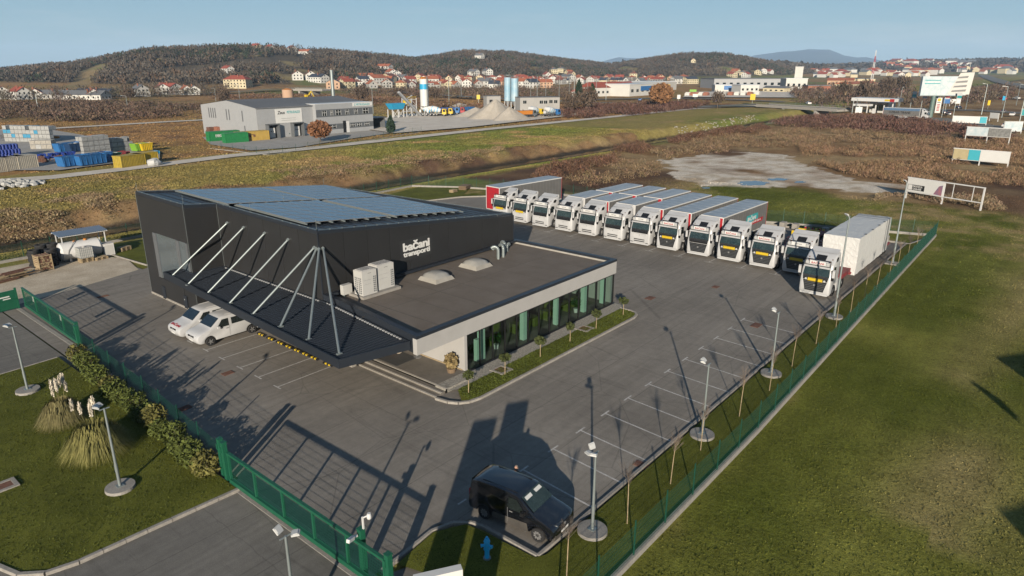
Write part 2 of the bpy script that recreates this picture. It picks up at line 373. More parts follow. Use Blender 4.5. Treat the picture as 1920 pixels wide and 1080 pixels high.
def height(x, y):
    x = np.asarray(x, float); y = np.asarray(y, float)
    D = x*cos(YAW)+y*sin(YAW); L = x*sin(YAW)-y*cos(YAW); d = np.hypot(x, y)
    front = D > d*.25
    ta = np.where(front, L/np.maximum(D, 1e-3), np.sign(L)*4)
    pxx = 960+FPX*ta/cos(PITCH)
    ry = np.interp(pxx, _px, _ry); rd = np.interp(pxx, _px, _rd); d0 = np.interp(pxx, _px, _d0)
    t = (540-ry)/FPX; Dr = rd*np.cos(np.arctan(ta))
    rz = HC+Dr*(t*cos(PITCH)-sin(PITCH))/(cos(PITCH)+t*sin(PITCH))-8
    u = np.clip((d-d0)/(rd-d0), 0, 1)
    u = u+.16*(fbm(x/170, y/170, 3)-.5)*np.sin(np.pi*u)*2
    u = np.clip(u, 0, 1)
    hill = rz*(u*u*(3-2*u))*.55+rz*u*.45
    hill = np.where(d > rd, rz*(1-.25*np.clip((d-rd)/600, 0, 1)), hill)
    hill = hill*(1-.10*(1-fbm(x/70, y/70, 3))*np.clip(u*2, 0, 1)*np.clip((rd+80-d)/200, 0, 1))
    hill = hill*np.where(front, 1, .3)
    # stream: near bank, bed, rough far bank
    j = (fbm(x/9, y*0+3, 3)-.5)
    yy = y+j*1.2
    near = -2.0*sstep(84, 98, y); bed = np.where((yy > 97.6) & (yy < 101.2), -.35, 0)
    up = sstep(101.0, 105.5+3*j, yy+1.2*(fbm(x/3, y/3, 2)-.5))*2.35
    rough = (fbm(x/4, y/4, 3)-.5)*1.3*sstep(101, 104, y)*(1-sstep(109, 122, y))
    berm = (fbm(x/14, y/14, 3)-.5)*.7*sstep(106, 115, y)*(1-sstep(132, 142, y))
    riv = near+bed+up-.35*sstep(110, 140, y)+rough+berm
    riv = riv*(1-sstep(560, 640, x))*sstep(-260, -200, x)
    far = (d > 170)*(fbm(x/60, y/60, 3)-.5)*.9*sstep(150, 175, y)*sstep(170, 260, d)
    base = np.where(y > 80, riv, 0)+far
    return hill+base
def hz(x, y): return float(height(np.array([x]), np.array([y]))[0])
def hit(px, py):
    """where the sight line of a photo pixel meets the land"""
    d = ray(px, py); t = np.geomspace(20, 6000, 900); L = sqrt(sum(q*q for q in d))
    X = d[0]*t/L; Y = d[1]*t/L; Z = HC+d[2]*t/L; g = height(X, Y)
    k = np.argmax(Z < g)
    if Z[k] >= g[k]: return None
    return (float(X[k]), float(Y[k]), float(g[k]))
def inpoly(x, y, P):
    r = np.zeros(np.shape(x), bool); n = len(P)
    for i in range(n):
        x1, y1 = P[i]; x2, y2 = P[(i+1) % n]
        c = ((y1 > y) != (y2 > y)) & (x < (x2-x1)*(y-y1)/(y2-y1+1e-9)+x1)
        r ^= c
    return r
PAD = [G(*q) for q in ((1255, 300), (1310, 290), (1400, 284), (1480, 291), (1500, 305), (1600, 338), (1720, 350), (1690, 362), (1500, 352), (1330, 353), (1265, 325))]
CLR = [[(112, 166), (150, 134), (188, 119), (216, 121), (178, 150), (135, 174)], [(380, 103), (392, 94), (424, 93), (430, 99)], [(1338, 139), (1358, 125), (1385, 131), (1395, 141)], [(1265, 108), (1290, 103), (1335, 106), (1325, 111)],
       [(180, 163), (340, 160), (350, 169), (200, 171)], [(660, 114), (690, 108), (708, 116), (690, 121)], [(1140, 136), (1170, 124), (1200, 128), (1195, 138)], [(540, 152), (620, 150), (640, 160), (560, 161)], [(840, 147), (880, 141), (905, 146), (880, 151)], [(980, 132), (1000, 124), (1030, 130), (1010, 137)], [(1090, 128), (1130, 122), (1150, 128), (1110, 134)]]
CLRW = [[q[:2] for q in (hit(*p) for p in P) if q] for P in CLR]
def landcol(x, y):
    d = np.hypot(x, y); n1 = fbm(x/35, y/35, 4); n2 = fbm(x/9, y/9, 4); n3 = fbm(x/160+5, y/160, 3); n4 = fbm(x/2.2, y/2.2, 3)
    def C(c): return np.array(c)[None, :]*np.ones(np.shape(x))[..., None]
    def mix(a, b, t): t = np.clip(t, 0, 1)[..., None]; return a*(1-t)+b*t
    green = mix(C((.120, .138, .023)), C((.232, .235, .052)), (n2-.35)*2.8)
    green = mix(green, C((.40, .30, .14)), (n1-.54)*4+(n4-.5)*2+(n2-.5)*1.5)
    olive = mix(C((.36, .29, .10)), C((.20, .23, .055)), (n1-.35)*3.2)
    olive = mix(olive, C((.44, .31, .14)), (n2-.55)*6)
    tan = mix(C((.42, .25, .11)), C((.36, .26, .095)), (n1-.4)*3); tan = mix(tan, C((.27, .16, .085)), (n2-.55)*6)
    scrub = mix(C((.30, .185, .095)), C((.42, .30, .16)), (n2-.42)*4); scrub = mix(scrub, C((.13, .08, .055)), (n1-.52)*6)
    col = green
    col = mix(col, C((.36, .29, .13)), (np.exp(-((y-1.2+(n1-.5)*6)/2.6)**2)*(x > 30)*(x < 120))*np.clip((n2-.36)*3.2, 0, 1)*.8)
    mow = .5+.5*np.sin((y*.92+x*.06)*2*np.pi/1.9+(n2-.5)*5); col = col*(1+.10*(mow-.5)*(d < 130))[..., None]
    L = x*sin(YAW)-y*cos(YAW)
    brown_zone = sstep(110, 118, x+(n2-.5)*14-(y-40)*.05)*(y < 98)
    brown_zone = np.maximum(brown_zone, sstep(86.5, 90, x)*sstep(50, 60, y+(n2-.5)*8)*(y < 98))
    strip = sstep(84, 86, y)
    col = mix(col, olive, sstep(76, 82, y))
    col = mix(col, scrub, brown_zone*(1-sstep(82, 88, y+(n2-.5)*10)))
    col = mix(col, mix(scrub, C((.25, .17, .09)), (n4-.4)*3), sstep(100.5, 101.5, y)*(1-sstep(103.5, 108, y+(n2-.5)*14))*(x < 180))
    col = mix(col, C((.055, .045, .035)), sstep(95.6, 96.6, y)*(1-sstep(101.5, 102.6, y)))
    col = mix(col, olive, sstep(108, 112, y)*0.0)
    col = mix(col, tan, sstep(150, 153, y)*(d < 5000))
    pad = inpoly(x+(n2-.5)*9, y+(n4-.5)*7, PAD)
    col = mix(col, mix(C((.80, .72, .61)), C((.56, .46, .34)), (n4-.48)*3+(n2-.5)*3), pad*np.clip((n2-.26)*5, 0, 1))
    far = sstep(240, 330, d)*(y > 150)
    fields = mix(tan, mix(C((.26, .18, .12)), C((.22, .23, .08)), (n3-.5)*8), (n3-.45)*5)
    col = mix(col, fields, far)
    col = mix(col, mix(tan, scrub, (n3-.4)*4), sstep(230, 300, x)*(y < 98))
    h = height(x, y)
    wood = mix(C((.105, .088, .066)), C((.15, .12, .085)), (n2-.4)*4)
    wood = mix(wood, C((.30, .24, .12)), (n1-.64)*9)
    col = mix(col, wood, sstep(2.5, 6, h))
    for k, P in enumerate(CLRW):
        if len(P) > 2: col = mix(col, mix(C((.34, .25, .13)), C((.20, .22, .08)), (n1-.4)*4+(k % 2)*.8-.4), inpoly(x+(n2-.5)*14, y+(n2-.5)*10, P)*1.0)
    return col

# --- ground sheet: polar grid about the lot, finer near and finer inside the view
def build_ground():
    az = np.concatenate([np.linspace(-180, -47, 50, endpoint=False), np.linspace(-47, 47, 520, endpoint=False), np.linspace(47, 180, 50, endpoint=False)])
    rr = np.concatenate([[0.0], np.geomspace(6, 60, 60, endpoint=False), np.geomspace(60, 190, 190, endpoint=False), np.geomspace(190, 2200, 250, endpoint=False), np.geomspace(2200, 13000, 40)])
    A, Rr = np.meshgrid(R(90)-np.radians(az)-(R(90)-YAW), rr)
    X = Rr*np.cos(A); Y = Rr*np.sin(A); Z = height(X.ravel(), Y.ravel()).reshape(X.shape)-.06
    nr, na = X.shape
    co = np.stack([X, Y, Z], -1).reshape(-1, 3)
    i, j = np.meshgrid(np.arange(nr-1), np.arange(na), indexing='ij'); j2 = (j+1) % na
    f = np.stack([i*na+j, i*na+j2, (i+1)*na+j2, (i+1)*na+j], -1).reshape(-1, 4)
    me = bpy.data.meshes.new('ground'); me.vertices.add(len(co)); me.vertices.foreach_set('co', co.ravel())
    me.loops.add(f.size); me.loops.foreach_set('vertex_index', f.ravel()); me.polygons.add(len(f))
    me.polygons.foreach_set('loop_start', np.arange(0, f.size, 4)); me.polygons.foreach_set('loop_total', np.full(len(f), 4))
    me.update(calc_edges=True)
    c = landcol(co[:, 0], co[:, 1]); a = me.color_attributes.new('col', 'FLOAT_COLOR', 'POINT')
    a.data.foreach_set('color', np.concatenate([np.clip(c, 0, 1), np.ones((len(co), 1))], 1).ravel().astype(np.float32))
    me.materials.append(vcol('meadow_ground', .95, 4.5, .34, .8, 6, .04)); me.shade_smooth()
    o = bpy.data.objects.new('ground', me); COL.objects.link(o); struct(o)
    if me.polygons[1000].normal.z < 0: me.flip_normals()
    return o
build_ground()

def cloud(name, P, rad, hgt, col, nq, sx=.35, sz=.35, lo=0.15, up=.5, parent=None, rnd=None, material=None, kind='stuff', trunk=0, flat=False, taper=1.0):
    """many small leaf or twig faces filling crowns: P (N,3) bases, rad/hgt (N,), col (N,3)"""
    g = rnd or rng; P = np.asarray(P, float); N = len(P); rad = np.broadcast_to(rad, N); hgt = np.broadcast_to(hgt, N)
    K = N*nq
    r3 = g.normal(size=(K, 3)); r3 /= np.linalg.norm(r3, axis=1)[:, None]; r3 *= (g.random(K)**.4)[:, None]
    Rd = np.repeat(rad, nq); Hh = np.repeat(hgt, nq); B = np.repeat(P, nq, 0)
    zc = (r3[:, 2]*.5+.5)
    c = np.stack([B[:, 0]+r3[:, 0]*Rd*(1-(1-taper)*zc), B[:, 1]+r3[:, 1]*Rd*(1-(1-taper)*zc), B[:, 2]+Hh*(lo+(1-lo)*zc)], 1)
    th = g.random(K)*2*np.pi; s = (.5+g.random(K))*Rd*sx
    a = np.stack([np.cos(th)*s, np.sin(th)*s, g.normal(size=K)*s*.35], 1)
    t2 = g.normal(size=(K, 3)); t2[:, 2] = np.abs(t2[:, 2])+up*2; t2 /= np.linalg.norm(t2, axis=1)[:, None]
    b = t2*((.5+g.random(K))*Hh*sz)[:, None]
    q = np.stack([c-a-b*.6, c+a-b*.8, c+a*.5+b, c-a*.7+b*.8], 1).reshape(-1, 3)
    f = np.arange(K*4).reshape(-1, 4)
    cc = np.repeat(np.asarray(col, float), nq, 0)*(g.uniform(.7, 1.3, K))[:, None]
    cc = np.repeat(cc, 4, 0)
    if trunk:
        w = rad*.05+.06; z0 = P[:, 2]; z1 = z0+hgt*.7
        T = []
        for dx, dy in ((1, 0), (0, 1)):
            T.append(np.stack([np.stack([P[:, 0]-dx*w, P[:, 1]-dy*w, z0], 1), np.stack([P[:, 0]+dx*w, P[:, 1]+dy*w, z0], 1), np.stack([P[:, 0]+dx*w*.3, P[:, 1]+dy*w*.3, z1], 1), np.stack([P[:, 0]-dx*w*.3, P[:, 1]-dy*w*.3, z1], 1)], 1).reshape(-1, 3))
        T = np.concatenate(T); f = np.concatenate([f, np.arange(len(q), len(q)+len(T)).reshape(-1, 4)]); q = np.concatenate([q, T])
        cc = np.concatenate([cc, np.tile([[.10, .08, .065]], (len(T), 1))])
    me = bpy.data.meshes.new(name); me.vertices.add(len(q)); me.vertices.foreach_set('co', q.ravel())
    me.loops.add(f.size); me.loops.foreach_set('vertex_index', f.ravel()); me.polygons.add(len(f))
    me.polygons.foreach_set('loop_start', np.arange(0, f.size, 4)); me.polygons.foreach_set('loop_total', np.full(len(f), 4)); me.update(calc_edges=True)
    at = me.color_attributes.new('col', 'FLOAT_COLOR', 'POINT'); at.data.foreach_set('color', np.concatenate([np.clip(cc, 0, 1), np.ones((len(q), 1))], 1).ravel().astype(np.float32))
    me.materials.append(material or vcol('foliage', .9, .6, .2, 0))
    o = bpy.data.objects.new(name, me); COL.objects.link(o)
    if parent: o.parent = parent
    if kind: o['kind'] = kind
    return o

# --- water, stream and puddles
def water_mat():
    m, n, l, p = nt('stream_water'); g = n.new('ShaderNodeNewGeometry'); t = n.new('ShaderNodeTexNoise'); t.inputs['Scale'].default_value = 1.5; t.inputs['Detail'].default_value = 4
    l.new(g.outputs['Position'], t.inputs['Vector']); b = n.new('ShaderNodeBump'); b.inputs['Strength'].default_value = .15; b.inputs['Distance'].default_value = .05
    l.new(t.outputs[0], b.inputs['Height']); l.new(b.outputs[0], p.inputs['Normal']); p.inputs['Base Color'].default_value = (.03, .028, .02, 1); p.inputs['Roughness'].default_value = .12
    p.inputs['Specular IOR Level'].default_value = .6
    return m
M['water'] = water_mat()
b = MB(); xs = list(range(-240, 560, 20))
for x0 in xs: b.quad((x0, 96.5, -2.16), (x0+20, 96.5, -2.16), (x0+20, 102.5, -2.16), (x0, 102.5, -2.16))
struct(b.build('stream_water', M['water']))
def wob(cx, cy, rx, ry, n=22, seed=0):
    r = random.Random(seed); return [(cx+rx*cos(2*pi*i/n)*(1+r.uniform(-.25, .25)), cy+ry*sin(2*pi*i/n)*(1+r.uniform(-.25, .25))) for i in range(n)]
m_pud = mat('puddle_water', (.02, .03, .05), .03, 0, .1, .3, spec=.9)
for k, (px, py, wx, wy) in enumerate(((1412, 343, 28, 4.2), (1458, 336, 20, 2.4), (1500, 341, 10, 1.6), (1324, 352, 8, 1.4))):
    r = random.Random(k); pts = []
    for i in range(26):
        t = -2*pi*i/26; q = 1+r.uniform(-.22, .22); pts.append(G(px+wx*cos(t)*q, py+wy*sin(t)*q))
    area = sum(pts[i][0]*pts[(i+1) % 26][1]-pts[(i+1) % 26][0]*pts[i][1] for i in range(26))
    if area < 0: pts.reverse()
    b = MB(); b.quad(*[(x, y, -.03+.002*k) for x, y in pts]); struct(b.build('puddle', m_pud))

# --- yard sheets, stacked 4 mm apart
def sheet(name, pts, z, m, kind='structure'):
    a = sum(pts[i][0]*pts[(i+1) % len(pts)][1]-pts[(i+1) % len(pts)][0]*pts[i][1] for i in range(len(pts)))
    if a < 0: pts = pts[::-1]
    b = MB(); b.quad(*[(x, y, z) for x, y in pts]); o = b.build(name, m); o['kind'] = kind; return o
YARD = [(13.4, 79.5), (13.4, 18.3), (14.6, 18.3), (17.2, 18.6), (18.3, 17.8), (18.25, 14.1), (85.2, 14.1), (85.2, 62), (74, 72), (62, 76), (34, 76), (30.5, 71.5), (26, 69.2), (25.5, 76), (24, 79.5)]
sheet('yard_asphalt', YARD, 0.0, M['asphalt'])
sheet('gravel_apron', [(13.5, 66.2), (19.5, 67.5), (25.7, 69.4), (26.6, 74.4), (25.5, 77.5), (21, 80.5), (13.5, 80.5), (8, 76)], .008, M['gravel'])
sheet('access_road', [(-60, 110), (-60, -60), (40, -60), (13.3, 10), (13.3, 66.2), (11.5, 75.5), (2, 92)], -.004, M['road'])
# lawn with the pampas grass: rounded corner, kerbed on its street sides
def arc(cx, cy, r, a0, a1, n=8): return [(cx+r*cos(R(a0+(a1-a0)*i/n)), cy+r*sin(R(a0+(a1-a0)*i/n))) for i in range(n+1)]
LAWN_L = [(12.85, 27.75), (12.95, 51.3), (9.6, 51.05), (-30, 48.6), (-30, 31.2), (1.5, 31.5)]+[(3.9, 30.6), (4.35, 29.3), (5.0, 28.35), (6.3, 27.85)]
sheet('street_lawn', LAWN_L, .10, M['lawn'])
ISLE = arc(45.6, 26.55, 1.25, 0, 90, 6)[::-1]
ISLE = [(26.9, 26.9)]+arc(27.1, 26.5, 1.3, 215, 270, 5)+arc(45.0, 26.2, 1.0, 270, 360, 6)+[(46.1, 27.0), (46.0, 27.2)]
sheet('office_lawn', ISLE, .11, M['lawn'])
sheet('pebble_strip', [(27.0, 26.95), (46.0, 27.05), (46.9, 27.5), (46.9, 28.12), (29.0, 28.12), (26.3, 28.12), (26.3, 27.3)], .125, M['pebbles'])
sheet('fence_lawn', [(18.6, 13.75), (85.3, 13.75), (92, 12.15), (20, 11.1), (16.5, 11.1), (14.7, 16.6), (14.3, 18.0), (16.6, 18.3), (17.9, 17.6), (18.15, 14.0)], .10, M['lawn'])
sheet('back_lawn', [(61, 76.2), (74, 72.2), (81, 77), (76, 84), (60, 81)], .03, M['lawn'])
sheet('side_lawn', [(26.2, 76.5), (27, 70.6), (31, 72.2), (34.5, 76.6), (36, 81.5), (26.5, 81)], .03, M['lawn'])
sheet('paved_pad', [(13.35, 18.05), (16.3, 17.0), (15.6, 13.2), (13.4, 14.0)], .012, M['tile'])
# path on the berm and the road behind it
def ribbon(name, pts, w, m, z=.05, follow=True, hfun=None, seg=14, zofs=0):
    P = []
    for i in range(len(pts)-1):
        a, c = pts[i], pts[i+1]; n = max(1, int(hypot(c[0]-a[0], c[1]-a[1])/seg))
        P += [(a[0]+(c[0]-a[0])*k/n, a[1]+(c[1]-a[1])*k/n) for k in range(n)]
    P.append(pts[-1][:2]); b = MB(); L = []; ww = w if callable(w) else (lambda t: w)
    for i, p in enumerate(P):
        q = P[min(i+1, len(P)-1)]; o = P[max(i-1, 0)]; dx, dy = q[0]-o[0], q[1]-o[1]; l = hypot(dx, dy) or 1; nx, ny = -dy/l, dx/l; W = ww(i/len(P))/2
        zz = (max(hz(p[0]+nx*W, p[1]+ny*W), hz(p[0], p[1]), hz(p[0]-nx*W, p[1]-ny*W))+z) if follow else z
        L.append(((p[0]+nx*W, p[1]+ny*W, zz), (p[0]-nx*W, p[1]-ny*W, zz)))
    for i in range(len(L)-1):
        b.quad(L[i][1], L[i+1][1], L[i+1][0], L[i][0])
    return struct(b.build(name, m))
ribbon('berm_road', [(-80, 122), (G(0, 340)), G(100, 333), (G(230, 318)), G(430, 293), G(560, 281), G(700, 266), G(900, 244), G(1100, 224), G(1300, 204), G(1440, 197.5)], lambda t: 8.5 if t < .22 else 5, M['dirtroad'], .12, seg=4)
ribbon('field_road', [G(-60, 246), G(100, 240), G(395, 224)], 5, M['dirtroad'], .15)
HILLPX = [(468, 165), (559, 151), (584, 151), (733, 134), (738, 145), (746, 146), (433, 138), (487, 93), (511, 95), (552, 97), (574, 95), (582, 104), (740, 107), (758, 108), (895, 143), (918, 141), (912, 98), (905, 110),
  (1040, 139), (1050, 136), (1062, 141), (1028, 146), (1075, 144), (1045, 113), (1056, 112), (1035, 112), (1062, 114), (1108, 118), (1300, 118), (1195, 146), (1385, 140), (1400, 143), (1420, 141), (1432, 138), (1447, 139), (1395, 147), (1378, 146)]
# --- woods on the hills
def woods():
    N = 56000
    a = (rng.random(N)-.5)*R(84); d = np.sqrt(rng.random(N)*(1700**2-520**2)+520**2)
    X = d*np.cos(YAW-a); Y = d*np.sin(YAW-a); Z = height(X, Y)
    m = (Z > 4.0)*(fbm(X/35, Y/35, 4) < .66)*(fbm(X/120+9, Y/120, 3) < .72)
    for P in CLRW:
        if len(P) > 2: m &= ~inpoly(X, Y, P)
    for q in HILLPX:                                # houses on the slopes keep their view
        w = hit(*q)
        if w:
            r0 = hypot(w[0], w[1]); ux, uy = w[0]/r0, w[1]/r0; al = X*ux+Y*uy; la = X*uy-Y*ux
            m &= ~((al > r0-45) & (al < r0+14) & (np.abs(la) < 17))
    X, Y, Z, d = X[m], Y[m], Z[m], d[m]; n = len(X)
    n3 = fbm(X/90+3, Y/90, 3)
    con = (n3 > .56) & (rng.random(n) < .4)
    base = np.where(con[:, None], [[.035, .050, .028]], [[.105, .088, .070]])
    base = base*(1+rng.uniform(-.22, .25, n))[:, None]*(.7+.6*fbm(X/60+7, Y/60, 3))[:, None]
    redd = (rng.random(n) < .2) & ~con; base[redd] = base[redd]*[1.25, 1.0, .85]
    h = rng.uniform(6, 11, n); 
    cloud('woodland', np.stack([X, Y, Z-1.2], 1), h*.5, h, base, 24, .13, .12, .05, .5, trunk=0)
    # far ridges
    N = 9000; a = R(8)+(rng.random(N))*R(34); d = rng.uniform(1750, 3500, N)
    X = d*np.cos(YAW-a); Y = d*np.sin(YAW-a); Z = height(X, Y); m = (Z > 5)*(fbm(X/90, Y/90, 3) < .6); X, Y, Z = X[m], Y[m], Z[m]
    cloud('far_woodland', np.stack([X, Y, Z-2], 1), rng.uniform(7, 14, len(X)), rng.uniform(9, 15, len(X)), np.tile([[.10, .085, .07]], (len(X), 1))*rng.uniform(.6, 1.2, (len(X), 1)), 8, .45, .3, .05, .3)
woods()
def thicket(name, polys, n, rad, hgt, col, nq=10, seed=1, sx=.055, sz=.16, up=.25, lo=.05):
    nq = int(nq*2.4)
    g = np.random.default_rng(seed); P = []
    for poly in polys:
        W = [G(*q) for q in poly]; W = np.array(W); mn, mxx = W.min(0), W.max(0); k = 0
        m = n
        xy = mn+(mxx-mn)*g.random((m*8, 2)); ok = inpoly(xy[:, 0], xy[:, 1], [tuple(q) for q in W]) & (fbm(xy[:, 0]/8, xy[:, 1]/8, 3) > .42)
        if name == 'bank_scrub': xy[:, 1] += 9; ok &= xy[:, 1] > 101.5
        P.append(xy[ok][:m])
    P = np.concatenate(P); Z = height(P[:, 0], P[:, 1])-.1; N = len(P)
    c = np.array(col)[None]*1.25*g.uniform(.65, 1.35, (N, 1))*(1+g.normal(size=(N, 3))*.05)
    return cloud(name, np.column_stack([P, Z]), g.uniform(rad[0], rad[1], N), g.uniform(hgt[0], hgt[1], N), c, nq, sx, sz, lo, up, rnd=g)
thicket('dry_scrub', [[(1045, 330), (1200, 270), (1430, 232), (1620, 232), (1760, 262), (1700, 280), (1500, 275), (1260, 296), (1230, 330), (1100, 352)]], 4200, (.5, 1.1), (.5, 1.3), (.20, .14, .085), 9, 2)
thicket('dry_scrub', [[(1500, 275), (1700, 270), (1780, 262), (1920, 262), (1990, 340), (1920, 352), (1850, 345), (1700, 345), (1600, 330), (1510, 302)]], 5200, (.4, 1.0), (.5, 1.4), (.23, .15, .09), 10, 3)
thicket('reddish_thicket', [[(1440, 232), (1520, 222), (1620, 222), (1720, 228), (1800, 238), (1900, 262), (1780, 262), (1600, 245), (1450, 240)]], 1800, (1.2, 2.4), (.8, 2.6), (.13, .075, .058), 14, 4)
thicket('reddish_thicket', [[(1190, 272), (1290, 250), (1440, 236), (1440, 246), (1300, 262), (1210, 286), (1120, 318), (1060, 335), (1000, 340), (1040, 310)]], 1500, (.7, 1.5), (.8, 2.0), (.13, .075, .05), 12, 5)
thicket('bank_scrub', [[(40, 425), (110, 405), (215, 385), (255, 382), (258, 428), (120, 452), (-20, 470), (-20, 438)]], 800, (.6, 1.5), (.2, .6), (.27, .20, .115), 12, 6)
thicket('bank_scrub', [[(560, 338), (700, 318), (900, 296), (1000, 286), (1000, 296), (860, 315), (700, 340), (600, 347)]], 600, (.7, 1.4), (.3, .8), (.24, .17, .10), 12, 7)
thicket('brown_thicket', [[(-20, 200), (140, 192), (330, 198), (395, 205), (395, 216), (240, 226), (60, 230), (-20, 226)]], 1100, (2, 5), (1, 3.5), (.115, .08, .058), 12, 8)
thicket('brown_thicket', [[(380, 185), (520, 178), (700, 184), (860, 195), (1000, 205), (1080, 214), (1000, 222), (860, 214), (700, 200), (500, 192)]], 900, (2, 5), (1, 3), (.14, .085, .055), 10, 9)
thicket('brown_thicket', [[(1050, 206), (1200, 196), (1330, 196), (1300, 206), (1180, 218), (1060, 226)]], 900, (1.5, 3.2), (1.5, 3.5), (.115, .065, .05), 12, 10)
thicket('brown_thicket', [[(1480, 170), (1650, 160), (1720, 175), (1900, 165), (1900, 185), (1760, 205), (1640, 195), (1560, 205), (1500, 195)]], 1000, (3, 6), (2, 6), (.12, .085, .062), 13, 11)
thicket('brown_thicket', [[(640, 172), (900, 168), (1100, 170), (1100, 182), (900, 186), (660, 180)]], 600, (3, 6), (1.5, 5), (.12, .085, .062), 13, 13)
# ================================================================ THE COMPANY BUILDING
B = thing('company_building', 'dark grey transport company hall with white low office wing, strutted canopy and raised lettering', 'building', (26, 39, 0))
def zr(x, y): return 8.44-.102*(x-26)+.013*(y-39)
FP = [(26, 39), (46.6, 39), (42.2, 61.2), (23.4, 61.0), (23.4, 52.5), (26, 52.5)]
def ring(b, pts, w, z0, z1, m=0):
    """band of width w inside a footprint (counter-clockwise), used for parapets and caps"""
    n = len(pts); inner = []
    for i in range(n):
        p, q, r = pts[i-1], pts[i], pts[(i+1) % n]
        d1 = (q[0]-p[0], q[1]-p[1]); d2 = (r[0]-q[0], r[1]-q[1]); l1 = hypot(*d1); l2 = hypot(*d2)
        n1 = (-d1[1]/l1, d1[0]/l1); n2 = (-d2[1]/l2, d2[0]/l2); k = 1+n1[0]*n2[0]+n1[1]*n2[1]
        inner.append((q[0]+w*(n1[0]+n2[0])/k, q[1]+w*(n1[1]+n2[1])/k))
    f0 = z0 if callable(z0) else (lambda x, y: z0); f1 = z1 if callable(z1) else (lambda x, y: z1)
    for i in range(n):
        j = (i+1) % n; a, c, d, e = pts[i], pts[j], inner[j], inner[i]
        vs = [(q[0], q[1], f0(*q)) for q in (a, c, d, e)]+[(q[0], q[1], f1(*q)) for q in (a, c, d, e)]
        b.add(vs, [(4, 5, 6, 7), (0, 1, 5, 4), (2, 3, 7, 6), (3, 2, 1, 0)], m)
    return inner
def wallpanels(b, p, q, z0, ztop, n, m=0, proud=.03, gap=.012, skip=None):
    """cladding cassettes along p->q, outward to the right of travel, joints left open"""
    L = hypot(q[0]-p[0], q[1]-p[1]); ux, uy = (q[0]-p[0])/L, (q[1]-p[1])/L; nx, ny = uy, -ux
    for i in range(n):
        a = L*i/n+gap; c = L*(i+1)/n-gap
        A = (p[0]+ux*a+nx*proud, p[1]+uy*a+ny*proud); C = (p[0]+ux*c+nx*proud, p[1]+uy*c+ny*proud); D = (p[0]+ux*c+nx*.002, p[1]+uy*c+ny*.002); E_ = (p[0]+ux*a+nx*.002, p[1]+uy*a+ny*.002)
        b.prism([A, C, D, E_], z0, lambda x, y: ztop(x, y), m)
b = MB(); b.prism(FP, 0, lambda x, y: zr(x, y)-.28); b.build('hall_wall', M['dark_clad'], B, world=True)
def cladding(p, q, z0, n, parts, zt=None):
    L = hypot(q[0]-p[0], q[1]-p[1]); ux, uy = (q[0]-p[0])/L, (q[1]-p[1])/L; nx, ny = uy, -ux
    for i in range(n):
        a = L*i/n+.012; c = L*(i+1)/n-.012
        P = [(p[0]+ux*t+nx*o, p[1]+uy*t+ny*o) for t, o in ((a, .035), (c, .035), (c, .002), (a, .002))]
        m = MB(); m.prism(P, z0, (zt or (lambda x, y: zr(x, y)-.25))); m.build('wall_panel', M['dark_clad'], B, world=True)
cladding((26, 39), (46.6, 39), 3.62, 10, B)
cladding((26, 52.5), (26, 39), 3.35, 6, B)
cladding((23.4, 52.5), (26, 52.5), 3.35, 1, B)
cladding((46.6, 39), (42.2, 61.2), 0.1, 10, B)
# block by the window: cladding round the opening
for y0, y1, z0, z1 in ((58.9, 61.0, .1, None), (52.5, 58.9, 5.82, None), (54.6, 58.9, .1, 1.85), (52.5, 52.7, 3.5, 5.82)):
    m = MB(); P = [(23.365, y1), (23.365, y0), (23.398, y0), (23.398, y1)]
    m.prism(P, z0, (z1 if z1 else (lambda x, y: zr(x, y)-.25))); m.build('wall_panel', M['dark_clad'], B, world=True)
w = MB().quad((23.39, 58.88, 1.92), (23.39, 52.72, 1.92), (23.39, 52.72, 5.8), (23.39, 58.88, 5.8)).build('window', mat('hazy_window', (.10, .125, .14), .12, 0, .12, .7, spec=.8), B, world=True)
for y, ww in ((58.55, .62), (54.45, .5), (52.9, .25)):
    MB().box(23.32, y-ww/2, 1.92, 23.40, y+ww/2, 5.79).build('window_mullion', M['midgrey'], w)
for y in (58.4, 54.5):
    d = MB().box(23.30, y-.28, .05, 23.37, y+.28, 1.15).build('hatch', M['dark_trim'], B, world=True)
MB().box(23.29, 54.55, .75, 23.31, 54.62, .85).build('hatch_lamp', M['white_plastic'], B, world=True)
MB().box(23.30, 52.5, .0, 23.40, 61.0, .10).box(23.32, 52.5, .1, 23.36, 61, .16).build('plinth', M['kerb'], B, world=True)
# roof
b = MB(); inn = ring(b, FP, .32, lambda x, y: zr(x, y)-.27, lambda x, y: zr(x, y)); b.build('parapet_cap', M['dark_trim'], B, world=True)
rf = MB().prism(inn, lambda x, y: zr(x, y)-.26, lambda x, y: zr(x, y)-.12).build('roof', M['dark_roof'], B, world=True)
s = MB()
for k in range(26):                                     # standing seams of the sheet roof
    x = 23.9+k*.88; y0 = 39.35 if x > 26 else 52.9; y1 = min(60.7, 61.2-(x-42.2)*5.05) if x > 42.2 else 60.7
    if y1 > y0: s = MB(); s.add([(x-.02, y0, zr(x, y0)-.12), (x+.02, y0, zr(x, y0)-.12), (x+.02, y1, zr(x, y1)-.12), (x-.02, y1, zr(x, y1)-.12), (x-.02, y0, zr(x, y0)-.07), (x+.02, y0, zr(x, y0)-.07), (x+.02, y1, zr(x, y1)-.07), (x-.02, y1, zr(x, y1)-.07)], [(4, 5, 6, 7), (0, 1, 5, 4), (1, 2, 6, 5), (2, 3, 7, 6), (3, 0, 4, 7)]); s.build('seam', M['dark_trim'], rf)
